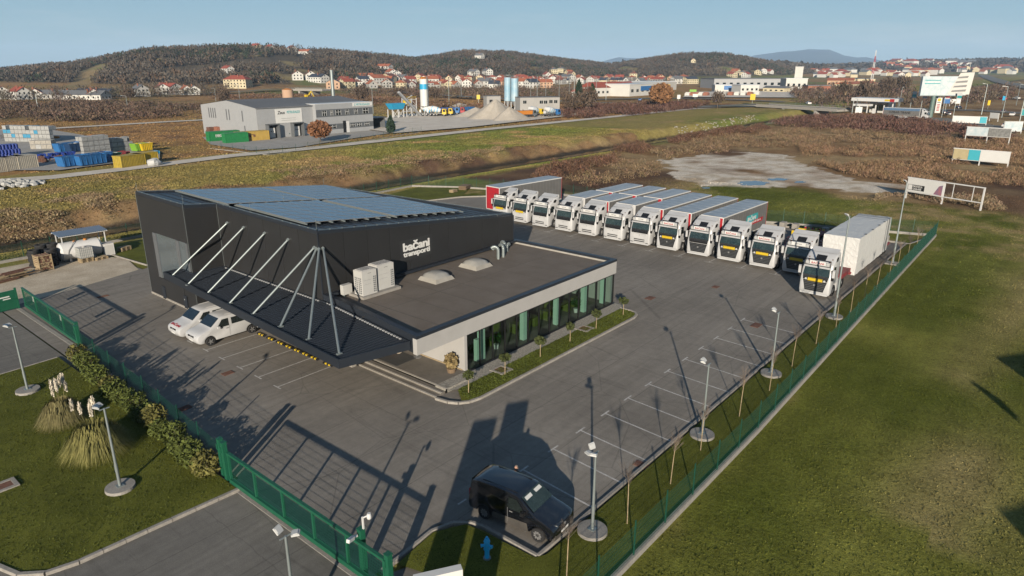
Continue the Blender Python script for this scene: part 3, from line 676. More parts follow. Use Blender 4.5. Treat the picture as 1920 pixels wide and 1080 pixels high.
# lightning conductor wires and rods on both parapets
b = MB()
def wire(p, q, r=.012, m=0): b.tube(p, q, r, n=4, m=m, cap=False)
edge = [(x, y, zr(x, y)+.06) for x, y in ((23.45, 60.9), (23.45, 52.55), (26.05, 52.55), (26.05, 39.05), (46.5, 39.05), (42.1, 61.1), (23.45, 60.9))]
for i in range(6):
    wire(edge[i], edge[i+1]); n = int(hypot(edge[i+1][0]-edge[i][0], edge[i+1][1]-edge[i][1])/1.0)
    for k in range(n+1):
        t = k/max(n, 1); x = edge[i][0]+(edge[i+1][0]-edge[i][0])*t; y = edge[i][1]+(edge[i+1][1]-edge[i][1])*t; b.box(x-.03, y-.03, zr(x, y), x+.03, y+.03, zr(x, y)+.07)
for x, y in ((26.05, 39.1), (26.05, 47.5), (23.5, 52.7), (23.5, 60.9), (31, 50.9), (46.3, 39.2), (42, 61)): wire((x, y, zr(x, y)), (x, y, zr(x, y)+.75), .014)
for x, y in ((23.36, 60.95), (23.36, 52.52), (25.96, 52.4)):
    wire((x-.02, y, .1), (x-.02, y, zr(x, y)), .015)
b.build('lightning_wire', M['steel'], B, world=True)
MB().box(25.96, 38.93, 3.6, 26.03, 39.0, 8.3).build('corner_trim', M['dark_trim'], B, world=True)
MB().box(46.58, 38.93, .1, 46.66, 39.0, 6.2).build('corner_trim', M['dark_trim'], B, world=True)
# lettering on the long wall
ex = .03
lettering('bačani', 2.78, .74, M['signwhite'], B, (33.44-26, -.045, 5.42), bold=.035, ext=.02, spacing=.93)
lettering('transporti', 2.78, .52, M['signwhite'], B, (33.44-26, -.045, 4.86), bold=.035, ext=.02, spacing=.93)
MB().box(33.15, 38.955, 4.70, 36.5, 38.963, 6.32).build('sign_panel', mat('sign_backing', (.032, .033, .034), .55, 0, .05), B, world=True)
# ---- low office wing
ZP, ZM = 3.93, 3.60
WING = [(24.85, 28.15), (47.0, 28.15), (47.0, 39.6), (24.85, 39.6)]
b = MB(); ring(b, [(24.85, 28.15), (47.0, 28.15), (47.0, 38.95), (25.97, 38.95), (25.97, 37.2)], .38, 3.74, ZP); b.build('wing_parapet_cap', M['dark_trim'], B, world=True)
MB().prism([(25.25, 28.55), (46.6, 28.55), (46.6, 38.95), (26.36, 38.95), (26.34, 37.2)], 3.2, ZM).build('wing_roof', M['membrane'], B, world=True)
MB().box(25.24, 28.53, ZM-.01, 46.60, 28.545, 3.74).box(46.62, 28.53, ZM-.01, 46.605, 38.9, 3.74).prism([(25.27, 28.6), (25.29, 28.6), (26.37, 37.2), (26.35, 37.2)], ZM-.01, 3.74).build('parapet_inner_face', mat('membrane_upstand', (.42, .40, .36), .8), B, world=True)
s = MB()
for k in range(1, 9): x = 25.25+k*2.35; MB().box(x-.04, 28.6, ZM, x+.04, 38.9, ZM+.008).build('membrane_lap', mat('membrane_lap_strip', (.115, .10, .085), .9), B, world=True)
MB().box(25.4, 33.9, ZM, 46.5, 33.97, ZM+.011).build('membrane_lap', mat('membrane_lap_strip', (.115, .10, .085), .9), B, world=True)
# white fascia above the glazing and the walls
MB().box(24.87, 28.17, 2.72, 46.98, 28.52, 3.735).build('fascia', M['white_render'], B, world=True)
MB().box(46.75, 28.53, .0, 46.98, 38.99, 3.735).build('end_wall', M['white_render'], B, world=True)
MB().prism([(24.93, 28.53), (25.22, 28.53), (26.27, 37.2), (26.27, 38.9), (25.98, 38.9), (25.98, 37.2)], 2.75, 3.735).build('side_fascia', M['dark_trim'], B, world=True)
MB().box(28.86, 28.17, .30, 29.1, 34.8, 2.715).build('porch_wall', M['white_render'], B, world=True)
MB().box(28.80, 28.4, .30, 28.855, 34.8, .36).build('porch_skirting', M['palewood'], B, world=True)
MB().box(25.25, 28.53, 2.80, 46.7, 39.0, 3.0).build('ceiling', M['white_render'], B, world=True)
MB().box(29.1, 28.3, .06, 46.74, 38.9, .14).build('floor', M['tile'], B, world=True)
MB().box(29.15, 34.9, .15, 46.7, 35.0, 2.78).build('inner_wall', mat('office_back_wall', (.30, .32, .31), .9, 0, .2, .8), B, world=True)
MB().box(29.1, 28.20, .0, 46.98, 28.42, .145).build('sill', M['dark_trim'], B, world=True)
g0 = 29.12; gw = (46.72-g0)/14
for k in range(15): x = g0+gw*k; MB().box(x-.03, 28.19, .212, x+.03, 28.30, 2.638).build('mullion', M['black'], B, world=True)
fr = MB()
fr.box(g0, 28.20, 2.64, 46.7, 28.29, 2.717).box(g0, 28.2, .147, 46.7, 28.29, .21)
fr.build('window_frame', M['black'], B, world=True)
for k in range(14):
    x = g0+gw*k; MB().quad((x+.032, 28.24, .22), (x+gw-.032, 28.24, .22), (x+gw-.032, 28.24, 2.635), (x+.032, 28.24, 2.635)).build('window_pane', M['glass'], B, world=True)
for x in (31.25, 35.75, 39.75, 43.45, 46.25):
    MB().box(x-.2, 28.75, .15, x+.2, 29.1, 2.79).build('column', M['mint'], B, world=True)
MB().box(30.7, 28.8, .15, 30.98, 29.1, 1.7).build('cabinet', M['mint'], B, world=True)
# desks, cupboards and plants behind the glass
rr = random.Random(3)
for k, x in enumerate((30.2, 33.0, 36.9, 38.0, 40.6, 42.3, 44.6)):
    t = thing('office_desk', 'olive green desk seen behind the %s office window bay' % ('first', 'third', 'sixth', 'seventh', 'ninth', 'tenth', 'twelfth')[k], 'desk', (x, 30.2, .14), 0, 'desks in the office')
    MB().box(-.75, -.38, .70, .75, .38, .74).build('desk_top', M['desk'], t)
    MB().box(-.74, -.36, 0, -.70, .36, .70).build('side_panel', M['desk'], t); MB().box(.25, -.36, 0, .74, .36, .70).build('drawer_unit', M['desk'], t)
    MB().box(-.3, .05, .76, .15, .08, 1.12).box(-.1, .04, .74, 0, .12, .78).build('monitor', M['black'], t)
for x, c in ((34.9, 'desk'), (32.1, 'palewood'), (41.4, 'desk')):
    t = thing('cupboard', {34.9: 'tall olive cupboard beside the white column', 32.1: 'pale wooden cupboard behind the second pane', 41.4: 'olive cupboard in the middle of the office'}[x], 'cupboard', (x, 30.9, .14))
    MB().box(-.4, -.25, 0, .4, .25, 1.55).build('body', M[c], t); MB().box(-.37, -.265, .05, -.01, -.252, 1.5).box(.01, -.265, .05, .37, -.252, 1.5).build('door', M[c], t)
for k, x in enumerate((33.2, 40.3, 42.9)):
    t = thing('potted_plant', 'bushy potted plant inside the office, %s' % ('near the second pillar', 'in the middle bay', 'towards the far end'), 'plant', (x, 29.3, .14), 0, 'office plants') if False else thing('potted_plant', ('bushy potted plant near the second pillar inside the office', 'bushy potted plant in the middle office bay', 'bushy potted plant towards the far end of the office')[k], 'plant', (x, 29.3, .14), 0, 'office plants')
    MB().tube((0, 0, 0), (0, 0, .35), .15, .2, 10).build('pot', M['white'], t)
    cloud('leaves', [[0, 0, .3]], .4, .9, [[.03, .07, .02]], 60, .28, .16, parent=t, kind=None)
# entrance hall behind the canopy
MB().box(25.3, 34.6, .3, 28.85, 34.7, 2.8).build('entrance_glazing', M['glass_dark'], B, world=True)
e = MB()
for x in (25.32, 26.2, 27.1, 28.0, 28.78): e.box(x-.05, 34.54, .3, x+.05, 34.60, 2.8)
e.box(25.3, 34.55, .3, 28.85, 34.59, .42); e.build('entrance_frame', M['midgrey'], B, world=True)
MB().box(25.3, 34.71, .0, 26.0, 52.5, 3.1).build('canopy_side_wall', M['dark_clad'], B, world=True)
for k in range(9): MB().box(25.26, 35.1+k*1.75, .35, 25.298, 36.6+k*1.75, 2.7).build('window', M['glass_dark'], B, world=True)
MB().box(24.9, 34.72, 0, 25.25, 50.9, .28).build('wall_base', M['kerb'], B, world=True)
# ---- canopy
CAN = [(20.45, 29.75), (24.88, 28.75), (25.92, 37.25), (25.95, 38.95), (25.95, 52.46), (23.36, 52.46), (23.36, 54.55), (21.95, 54.55)]
b = MB(); ring(b, CAN, .10, 2.95, 3.50); b.build('canopy_edge', M['dark_trim'], B, world=True)
inn = [(20.56, 29.88), (24.78, 28.9), (25.81, 37.3), (25.84, 39.05), (25.84, 52.38), (23.26, 52.38), (23.26, 54.44), (22.06, 54.44)]
MB().prism(inn, 3.05, 3.36).build('canopy_deck', mat('canopy_sheet', (.036, .042, .052), .45, .2, .1, 1.5), B, world=True)
s = MB(); y = 29.2
while y < 54.3:
    x0 = 20.56+(y-29.88)*.0611 if y > 29.88 else 20.56+(29.88-y)*4.25; x1 = 24.78+(y-28.9)*.1226 if y < 37.3 else (25.83 if y < 52.3 else 23.25)
    if x1-x0 > .2: s = MB(); s.add([(x0, y-.05, 3.361), (x1, y-.05, 3.361), (x1, y+.05, 3.361), (x0, y+.05, 3.361), (x0, y-.025, 3.43), (x1, y-.025, 3.43), (x1, y+.025, 3.43), (x0, y+.025, 3.43)], [(4, 5, 6, 7), (0, 1, 5, 4), (1, 2, 6, 5), (2, 3, 7, 6), (3, 0, 4, 7)]); s.build('rib', M['dark_trim'], B, world=True)
    y += .30
s = MB(); rr = random.Random(1); y = 29.5
sc_ = MB().box(-.05, 0, 0, .05, .14, .07).mesh('seam_closer', M['lightgrey'])
while y < 38.5: link('seam_closer', sc_, B, loc=(24.72+(y-28.9)*.1226-26, y-39, 3.43)); y += .30
y = 39.2
while y < 52: link('seam_closer', sc_, B, loc=(25.77-26, y-39, 3.43)); y += .30
feet = [(22.1, 53.25), (21.75, 50.0), (21.75, 46.95), (21.6, 43.6), (21.5, 40.4), (21.4, 37.0), (21.3, 33.8), (21.15, 30.6)]
tops = [(25.93, 50.95, 7.3), (25.93, 48.5, 7.3), (25.93, 45.55, 7.3), (25.93, 42.5, 7.3), (25.93, 39.35, 7.25), (25.92, 39.1, 7.2), (25.98, 38.9, 7.2), (26.3, 38.88, 7.2)]
for f, t in zip(feet, tops):
    b = MB(); b.tube((f[0], f[1], 3.42), t, .075, n=10); b.box(f[0]-.16, f[1]-.10, 3.36, f[0]+.16, f[1]+.10, 3.44); b.tube((t[0]-.12, t[1], t[2]-.05), (t[0]+.03, t[1], t[2]+.02), .11, n=8)
    b.build('strut', M['steel'], B, smooth=True, world=True)
# terrace, steps, mat
def step_part(x, y0, z, nm='step'): return MB()
T = thing('entrance_terrace', 'paved entrance terrace with three pale-edged steps beside the white porch wall', 'terrace', (25.2, 27.2, 0))
MB().prism([(26.25, 28.16), (28.87, 28.16), (28.87, 34.6), (26.25, 34.6)], 0, .30).build('terrace_floor', M['tile'], T, world=True)
for i, (x, z) in enumerate(((25.35, .11), (25.80, .205), (26.25, .302))):
    st = MB().box(x, 27.3, 0, x+(.45 if i < 2 else .14), 34.55, z-.02).build('step', M['tile'], T, world=True)
    o = MB().box(x-.02, 27.28, z-.02, x+.13, 34.57, z+.004).build('nosing', mat('pale_nosing', (.50, .46, .40), .8), st)
MB().box(26.2, 27.3, 0, 28.9, 28.155, .28).build('terrace_side', M['pebbles'], T, world=True)
tag(MB().box(26.5, 32.1, .303, 28.3, 34.3, .325).build('doormat', mat('mat_rubber', (.06, .06, .058), .9)), 'large dark grey doormat in front of the entrance doors', 'doormat')
# dry bush in a basket on the terrace
t = thing('dried_bush', 'round dried straw-coloured bush standing at the corner of the white wall', 'bush', (28.2, 28.75, .3))
MB().tube((0, 0, 0), (0, 0, .3), .25, .32, 12).build('basket', M['wood'], t)
cloud('twigs', [[0, 0, .1]], .42, 1.15, [[.28, .21, .10]], 420, .22, .10, parent=t, kind=None, up=.2)
t = thing('entrance_ornament', 'red and cream holiday ornament beside the entrance door', 'ornament', (28.0, 33.6, .3))
MB().blob((0, 0, .3), .3, .28, .3, 10, 7).build('cream_figure', mat('cream_cloth', (.6, .5, .4), .9), t)
MB().blob((-.32, .2, .45), .14, .14, .45, 8, 6, 0, .15).blob((.2, .25, .5), .16, .1, .4, 8, 6, 0, .15).build('red_figure', M['red'], t)
t = thing('ash_stand', 'slim dark ash stand on a round foot by the porch wall', 'ashtray', (28.45, 32.2, .3))
MB().tube((0, 0, 0), (0, 0, .03), .28, n=14).build('foot', M['grey'], t); MB().tube((-.06, 0, .03), (-.06, 0, .7), .05, n=8).tube((.1, .05, .03), (.1, .05, .65), .03, n=8).build('post', M['midgrey'], t)
# roof gear
def ac_unit(x, y, w, d, h, label, lam=.0):
    t = thing('air_conditioner', label, 'air conditioner', (x, y, ZM+.2), 0, 'air conditioners on the wing roof')
    MB().box(0, 0, 0, w, d, h).build('housing', M['white_plastic'], t)
    MB().box(.08, .08, h, w-.08, d-.08, h+.04).build('lid', M['white_dirty'], t)
    for cx in ((w*.28, w*.72) if w > 1.4 else (w*.5,)):
        f = MB()
        for rr_ in (.30, .2, .1):
            for i in range(16):
                a0, a1 = 2*pi*i/16, 2*pi*(i+1)/16; f.quad((cx+rr_*cos(a0), d/2+rr_*sin(a0), h+.045), (cx+rr_*cos(a1), d/2+rr_*sin(a1), h+.045), (cx+(rr_-.04)*cos(a1), d/2+(rr_-.04)*sin(a1), h+.045), (cx+(rr_-.04)*cos(a0), d/2+(rr_-.04)*sin(a0), h+.045))
        f.build('fan_grille', M['grey'], t)
    g = MB()
    for k in range(8):
        z = .12+k*(h-.55)/8
        for q in (.12, .30): g.box(-.006, q, z, -.001, q+.12, z+.10); g.box(-.006, d-q-.12, z, -.001, d-q, z+.10)
        for q in (w-.3, w-.16): g.box(q, -.006, z, q+.1, -.001, z+.10)
    g.build('coil_slots', M['midgrey'], t)
    MB().box(.15, -.008, h*.45, w*.6, -.002, h*.455).box(w*.4, -.008, h*.88, w*.62, -.002, h*.9).box(.1, -.008, h*.62, w*.62, -.002, h*.625).build('panel_seams', M['grey'], t)
    return t
ac_unit(27.75, 36.75, 1.25, .95, 1.75, 'narrower white air conditioner nearer the canopy struts, crossed by a strut shadow')
ac_unit(29.25, 36.95, 1.5, 1.0, 1.80, 'wider white air conditioner standing right of its twin on the low roof')
t = tag(MB().box(27.6, 36.55, ZM, 31.0, 38.2, ZM+.195).build('unit_plinth', M['concrete']), 'long pale plinth under the two white air conditioners', 'plinth')
t = thing('small_fan_unit', 'small white fan unit against the dark wall beside the narrow air conditioner', 'air conditioner', (27.1, 38.1, ZM)); MB().box(0, 0, .15, .75, .35, .85).build('housing', M['white_plastic'], t); MB().box(.1, .05, 0, .15, .3, .15).box(.6, .05, 0, .65, .3, .15).build('feet', M['steel'], t)
for x, y, lab in ((33.4, 35.4, 'pale dome skylight nearer the air conditioners'), (37.9, 35.5, 'pale dome skylight nearer the bent vent pipes')):
    t = thing('skylight', lab+' on the flat roof', 'skylight', (x, y, ZM), 0, 'skylights on the wing roof')
    def q4(z, k): return [(-k, -k, z), (1.75+k, -k, z), (1.75+k, 1.75+k, z), (-k, 1.75+k, z)]
    b = MB(); b.add(q4(0, .12)+q4(.28, -.05), [(0, 1, 5, 4), (1, 2, 6, 5), (2, 3, 7, 6), (3, 0, 4, 7)]); b.build('curb', mat('skylight_curb', (.36, .34, .30), .8), t)
    b = MB(); n = 8
    for i in range(n+1):
        for j in range(n+1):
            u, v = i/n, j/n; b.v.append((.05+1.65*u, .05+1.65*v, .28+.36*(16*u*(1-u)*v*(1-v))**.35))
    b.f = [[i*(n+1)+j, (i+1)*(n+1)+j, (i+1)*(n+1)+j+1, i*(n+1)+j+1] for i in range(n) for j in range(n)]; b.m = [0]*len(b.f); b.build('dome', mat('acrylic_dome', (.36, .35, .32), .35), t, smooth=True)
def bentpipe(t, x, y, h, dx, dy, r=.13):
    b = MB(); P = [(x, y, 0), (x, y, h)]
    for k in range(1, 7): a = pi*.8*k/6; P.append((x+dx*.32*(1-cos(a)), y+dy*.32*(1-cos(a)), h+.32*sin(a)))
    for i in range(len(P)-1): b.tube(P[i], P[i+1], r, n=10)
    b.tube((x, y, h*.35), (x, y, h*.42), r+.03, n=10); b.build('vent_pipe', M['steel'], t, smooth=True)
t = thing('vent_stack', 'group of bent silver vent pipes at the foot of the dark wall', 'vent', (41.6, 36.4, ZM))
for q in ((0, 0, .75, -.6, .8), (.35, .35, .55, -.9, .3), (.75, .1, .7, .2, .9)): bentpipe(t, *q)
t = thing('vent_elbow', 'single silver vent elbow right of the pipe group', 'vent', (43.6, 37.4, ZM)); bentpipe(t, 0, 0, .55, .3, .9, .15); bentpipe(t, .4, .1, .3, .8, .2, .12)
# solar arrays: four fields of panels on rails
ARR = [((26.35, 51.45, 34.25, 60.1), 'near left solar array at the window block end of the roof'), ((26.75, 41.5, 34.3, 50.9), 'near right solar array beside the struts and the dark corner'),
       ((34.65, 51.45, 41.9, 60.4), 'far left solar array along the back edge of the roof'), ((34.95, 41.5, 42.5, 51.0), 'far right solar array above the white lettering')]
pan = None
for (x0, y0, x1, y1), lab in ARR:
    A = thing('solar_array', lab, 'solar panels', (x0, y0, zr(x0, y0)), 0, 'solar arrays on the hall roof')
    nx, ny = 7, 6; px_, py_ = (x1-x0)/nx, (y1-y0)/ny
    Z = lambda x, y: zr(x0+x, y0+y)-zr(x0, y0)
    for k in range(nx+1):
        xx = min(k*px_, x1-x0); MB().add([(xx-.04, -.25, Z(xx, -.25)+.0), (xx+.04, -.25, Z(xx, -.25)), (xx+.04, y1-y0+.1, Z(xx, y1-y0)), (xx-.04, y1-y0+.1, Z(xx, y1-y0)), (xx-.04, -.25, Z(xx, -.25)+.09), (xx+.04, -.25, Z(xx, -.25)+.09), (xx+.04, y1-y0+.1, Z(xx, y1-y0)+.09), (xx-.04, y1-y0+.1, Z(xx, y1-y0)+.09)], [(4, 5, 6, 7), (0, 1, 5, 4), (1, 2, 6, 5), (2, 3, 7, 6), (3, 0, 4, 7)]).build('rail', M['steel'], A)
    key = (round(px_, 3), round(py_, 3)); m = MB(); g = .018
    c = [(g, g), (px_-g, g), (px_-g, py_-g), (g, py_-g)]; zz = lambda x, y: -.102*x+.013*y
    m.add([(x, y, zz(x, y)+.10) for x, y in c]+[(x, y, zz(x, y)+.14) for x, y in c], [(0, 1, 5, 4), (1, 2, 6, 5), (2, 3, 7, 6), (3, 0, 4, 7)], 1)
    c2 = [(.045, .045), (px_-.045, .045), (px_-.045, py_-.045), (.045, py_-.045)]
    m.add([(x, y, zz(x, y)+.14) for x, y in c]+[(x, y, zz(x, y)+.14) for x, y in c2], [(0, 1, 5, 4), (1, 2, 6, 5), (2, 3, 7, 6), (3, 0, 4, 7)], 1)
    nn = 2
    for i in range(nn): m.quad(*[(x, y, zz(x, y)+.138) for x, y in [(.05, .05+i*(py_-.1)/nn), (px_-.05, .05+i*(py_-.1)/nn), (px_-.05, .03+(i+1)*(py_-.1)/nn), (.05, .03+(i+1)*(py_-.1)/nn)]])
    me = m.mesh('solar_panel', [M['solar'], M['grey']])
    for i in range(nx):
        for j in range(ny):
            link('solar_panel', me, A, loc=(i*px_, j*py_, Z(i*px_, j*py_)))

# ================================================================ SITE FIXTURES
def kerb_run(name, label, pts, w=.16, h=.13, closed=False, seg=1.0, m=None, z=0.0):
    """kerb of single stones with open joints"""
    K = bpy.data.objects.new(name, None); COL.objects.link(K); K.location = (pts[0][0], pts[0][1], 0); K['kind'] = 'structure'
    m = m or M['kerb']; mesh_ = {}
    P = pts+[pts[0]] if closed else pts
    for i in range(len(P)-1):
        a, c = P[i], P[i+1]; L = hypot(c[0]-a[0], c[1]-a[1]); n = max(1, round(L/seg)); l = round(L/n, 3)
        if l not in mesh_:
            b = MB(); g = .012; b.add([(g, -w/2, -.1), (l-g, -w/2, -.1), (l-g, w/2, -.1), (g, w/2, -.1), (g, -w/2, h-.02), (l-g, -w/2, h-.02), (l-g, w/2, h-.02), (g, w/2, h-.02), (g, -w/2+.02, h), (l-g, -w/2+.02, h), (l-g, w/2-.02, h), (g, w/2-.02, h)],
                [(0, 1, 5, 4), (1, 2, 6, 5), (2, 3, 7, 6), (3, 0, 4, 7), (4, 5, 9, 8), (5, 6, 10, 9), (6, 7, 11, 10), (7, 4, 8, 11), (8, 9, 10, 11)]); mesh_[l] = b.mesh('kerb_stone', m)
        for k in range(n):
            t = k/n; link('kerb_stone', mesh_[l], K, loc=(a[0]+(c[0]-a[0])*t-pts[0][0], a[1]+(c[1]-a[1])*t-pts[0][1], z+random.uniform(-.004, .004)), rot=(0, 0, atan2(c[1]-a[1], c[0]-a[0])))
    return K
random.seed(5)
kerb_run('yard_kerb', '', [(13.6, 18.2), (14.6, 18.25), (16.6, 18.45), (17.6, 18.15), (18.15, 17.5), (18.3, 16.9), (18.3, 14.0), (85.2, 13.95)])
kerb_run('island_kerb', '', [(25.3, 27.2), (25.45, 26.3), (25.75, 25.75), (26.3, 25.35), (27.1, 25.18), (45.0, 25.18), (45.7, 25.35), (46.15, 25.75), (46.3, 26.3), (46.3, 27.1), (46.9, 27.4)], .2, .14)
kerb_run('street_kerb', '', [(12.9, 27.6), (8.8, 27.8), (6.2, 27.9), (5.1, 28.2), (4.4, 28.9), (4.0, 30.2), (3.2, 31.2), (1.2, 31.4), (-24, 31.1)], .2, .14)
kerb_run('lawn_edge_kerb', '', [(12.9, 51.4), (9.6, 51.15), (-20, 49.3)], .12, .11)
kerb_run('back_kerb', '', [(85.4, 62.5), (85.4, 13.6), (91.4, 12.3)], .2, .16)
kerb_run('far_kerb', '', [(61, 76.3), (74, 72.3), (82, 66), (85.3, 62.8)], .2, .14)
kerb_run('gravel_edging', '', [(26.2, 77.4), (26.9, 70.4), (29.5, 69.6)], .12, .10)
# painted lines
def line(b, x0, y0, x1, y1, w=.10, z=.006):
    L = hypot(x1-x0, y1-y0); nx, ny = -(y1-y0)/L*w/2, (x1-x0)/L*w/2
    b.quad((x0+nx, y0+ny, z), (x0-nx, y0-ny, z), (x1-nx, y1-ny, z), (x1+nx, y1+ny, z))
b = MB()
for k in range(12):
    x = 22.85+2.5*k; xe = x-.35
    line(b, x, 18.45, xe if k else x-.35, 14.12); line(b, x-.42, 18.47, x+.42, 18.47, .10, .010)
line(b, 18.75, 18.95, 19.3, 18.95)
struct(b.build('parking_lines', M['white_dirty']))
b = MB()
for k, y in enumerate((35.95, 38.15, 40.4, 42.75, 45.0, 47.3, 49.6)):
    line(b, 20.1, y, 24.3, y); line(b, 20.1, y-.4, 20.1, y+.4, .10, .010)
struct(b.build('canopy_bay_lines', M['white_dirty']))
b = MB()
for y in (21.0, 24.35, 27.7, 31.15, 34.6, 38.0, 41.5, 45, 48.4, 52, 55.5):
    line(b, 64.2, y, 70, y); line(b, 64.2, y-.5, 64.2, y+.5, .10, .010)
struct(b.build('truck_bay_lines', M['white_dirty']))
# drains and covers
def cover(px, py, w, d, m, label, frame=False, z=0.0, cat='manhole cover', name='manhole_cover', h=.012, rz=0):
    x, y = G(px, py); t = thing(name, label, cat, (x, y, z), rz)
    if frame:
        b = MB(); ring(b, [(-w/2-.18, -d/2-.18), (w/2+.18, -d/2-.18), (w/2+.18, d/2+.18), (-w/2-.18, d/2+.18)], .18, 0, h+.05); b.build('frame', M['kerb'], t)
    MB().box(-w/2, -d/2, 0, w/2, d/2, h+.02).build('plate', m, t)
    b = MB()
    for k in range(5): b.box(-w/2+.05, -d/2+(k+.4)*d/5, h+.02, w/2-.05, -d/2+(k+.6)*d/5, h+.028)
    b.build('ribs', m, t); return t
cover(1219, 559, .9, .6, M['rust'], 'rusty drain grate in the yard between the office corner and the trucks')
cover(1342, 538, .7, .5, M['rust'], 'small dark drain grate in front of the middle trucks')
cover(1418, 610, 1.0, .6, M['rust'], 'rusty drain grate beside the far parking bays')
cover(1205, 873, .5, .9, M['rust'], 'rusty gully grate against the kerb by the near lamp')
cover(427, 700, .7, .5, M['rust'], 'dark drain grate below the parked white vans')
cover(193, 556, .9, .35, M['rust'], 'rusty drain grate behind the far green gate')
cover(345, 766, .8, .5, M['rust'], 'rusty cover in the yard within the tree shadows')
cover(940, 697, .75, .75, M['rust'], 'rusty square cover nearer the steps, set in the office lawn', True, .11)
cover(1096, 619, .75, .75, M['rust'], 'rusty square cover in the middle of the office lawn', True, .11)
cover(6, 917, .8, .6, M['rust'], 'rusty cover in a pale concrete frame at the left edge of the street lawn', True, .12)
def trunk_blob(): pass
# lamps
def lamp(x, y, h, label, heads, group='lamp posts around the yard', base=True, sq=False, z=.1):
    t = thing('lamp_post', label, 'lamp post', (x, y, 0), 0, group)
    if base:
        b = MB()
        if sq: b.box(-.6, -.6, 0, .6, .6, z+.12)
        else: b.tube((0, 0, 0), (0, 0, z+.14), .66, .64, 28)
        b.build('foundation', M['concrete'], t)
    MB().box(-.16, -.16, z+.14, .16, .16, z+.17).build('foot_plate', M['steel'], t)
    MB().tube((0, 0, z+.15), (0, 0, h*.5), .075 if h < 6 else .10, .06 if h < 6 else .075, 10).tube((0, 0, h*.5), (0, 0, h), .06 if h < 6 else .075, .045, 10).tube((0, 0, z+.9), (0, 0, z+1.3), .08 if h < 6 else .105, n=10).build('pole', M['steel'], t, smooth=True)
    MB().tube((-.22, 0, h-.03), (.22, 0, h-.03), .03, n=6).build('crossbar', M['steel'], t)
    for i, (a, tilt) in enumerate(heads):
        hd = MB().box(.02, -.17, -.04, .36, .17, .05).box(.10, -.15, .05, .30, .15, .09).build('floodlight', M['lamp_white'], t, loc=(.18*cos(a), .18*sin(a), h+.05), rot=(0, -tilt, a)); hd.scale = (.8, .8, .8)
        MB().box(.05, -.14, -.048, .33, .14, -.041).build('lens', M['glass_dark'], hd)
    return t
L2 = ((R(60), .5), (R(150), .3))
lamp(20.98, 13.13, 3.95, 'short lamp post beside the black van, on its round concrete base', ((R(75), 1.1), (R(200), .2), (R(160), .1)))
lamp(31.46, 13.05, 4.3, 'second short lamp post up the kerb from the black van', ((R(90), .6), (R(120), .4)))
lamp(41.5, 13.02, 4.35, 'third short lamp post, beside the last parking bays', ((R(90), .6), (R(120), .4)))
lamp(55.2, 13.05, 8.2, 'tall lamp post in front of the white wrapped load', ((R(150), .7),))
lamp(75.2, 13.15, 8.3, 'tall lamp post near the far fence corner, on a square footing', ((R(150), .7),), sq=True)
lamp(9.34, 31.9, 4.3, 'street lamp post on the lawn in front of the right pampas grass', ((R(110), .3), (R(160), .5)))
lamp(9.9, 46.95, 4.3, 'street lamp post on the lawn left of the pampas grass', ((R(110), .3), (R(160), .5)))
lamp(9.64, 17.82, 4.3, 'street lamp post outside the near gate, cut by the bottom edge of the photo', ((R(110), .9), (R(-40), .1)), base=True, z=0)
# hydrant
t = thing('fire_hydrant', 'bright blue fire hydrant on the grass beside the black van', 'hydrant', (16.85, 15.45, .1))
MB().tube((0, 0, 0), (0, 0, .06), .16, n=16).build('flange', M['steel'], t)
MB().tube((0, 0, .06), (0, 0, .45), .10, n=14).tube((0, 0, .45), (0, 0, .52), .14, n=14).tube((0, 0, .52), (0, 0, .82), .115, n=14).tube((0, 0, .82), (0, 0, .95), .135, .09, 14).tube((0, 0, .95), (0, 0, 1.04), .05, n=6).build('barrel', M['bluehydrant'], t, smooth=True)
for dx, dy in ((.6, .8), (-.8, .6), (.1, -1)): MB().tube((dx*.08, dy*.08, .66), (dx*.22, dy*.22, .66), .06, n=10).tube((dx*.22, dy*.22, .66), (dx*.25, dy*.25, .66), .075, n=10).build('outlet', M['bluehydrant'], t)

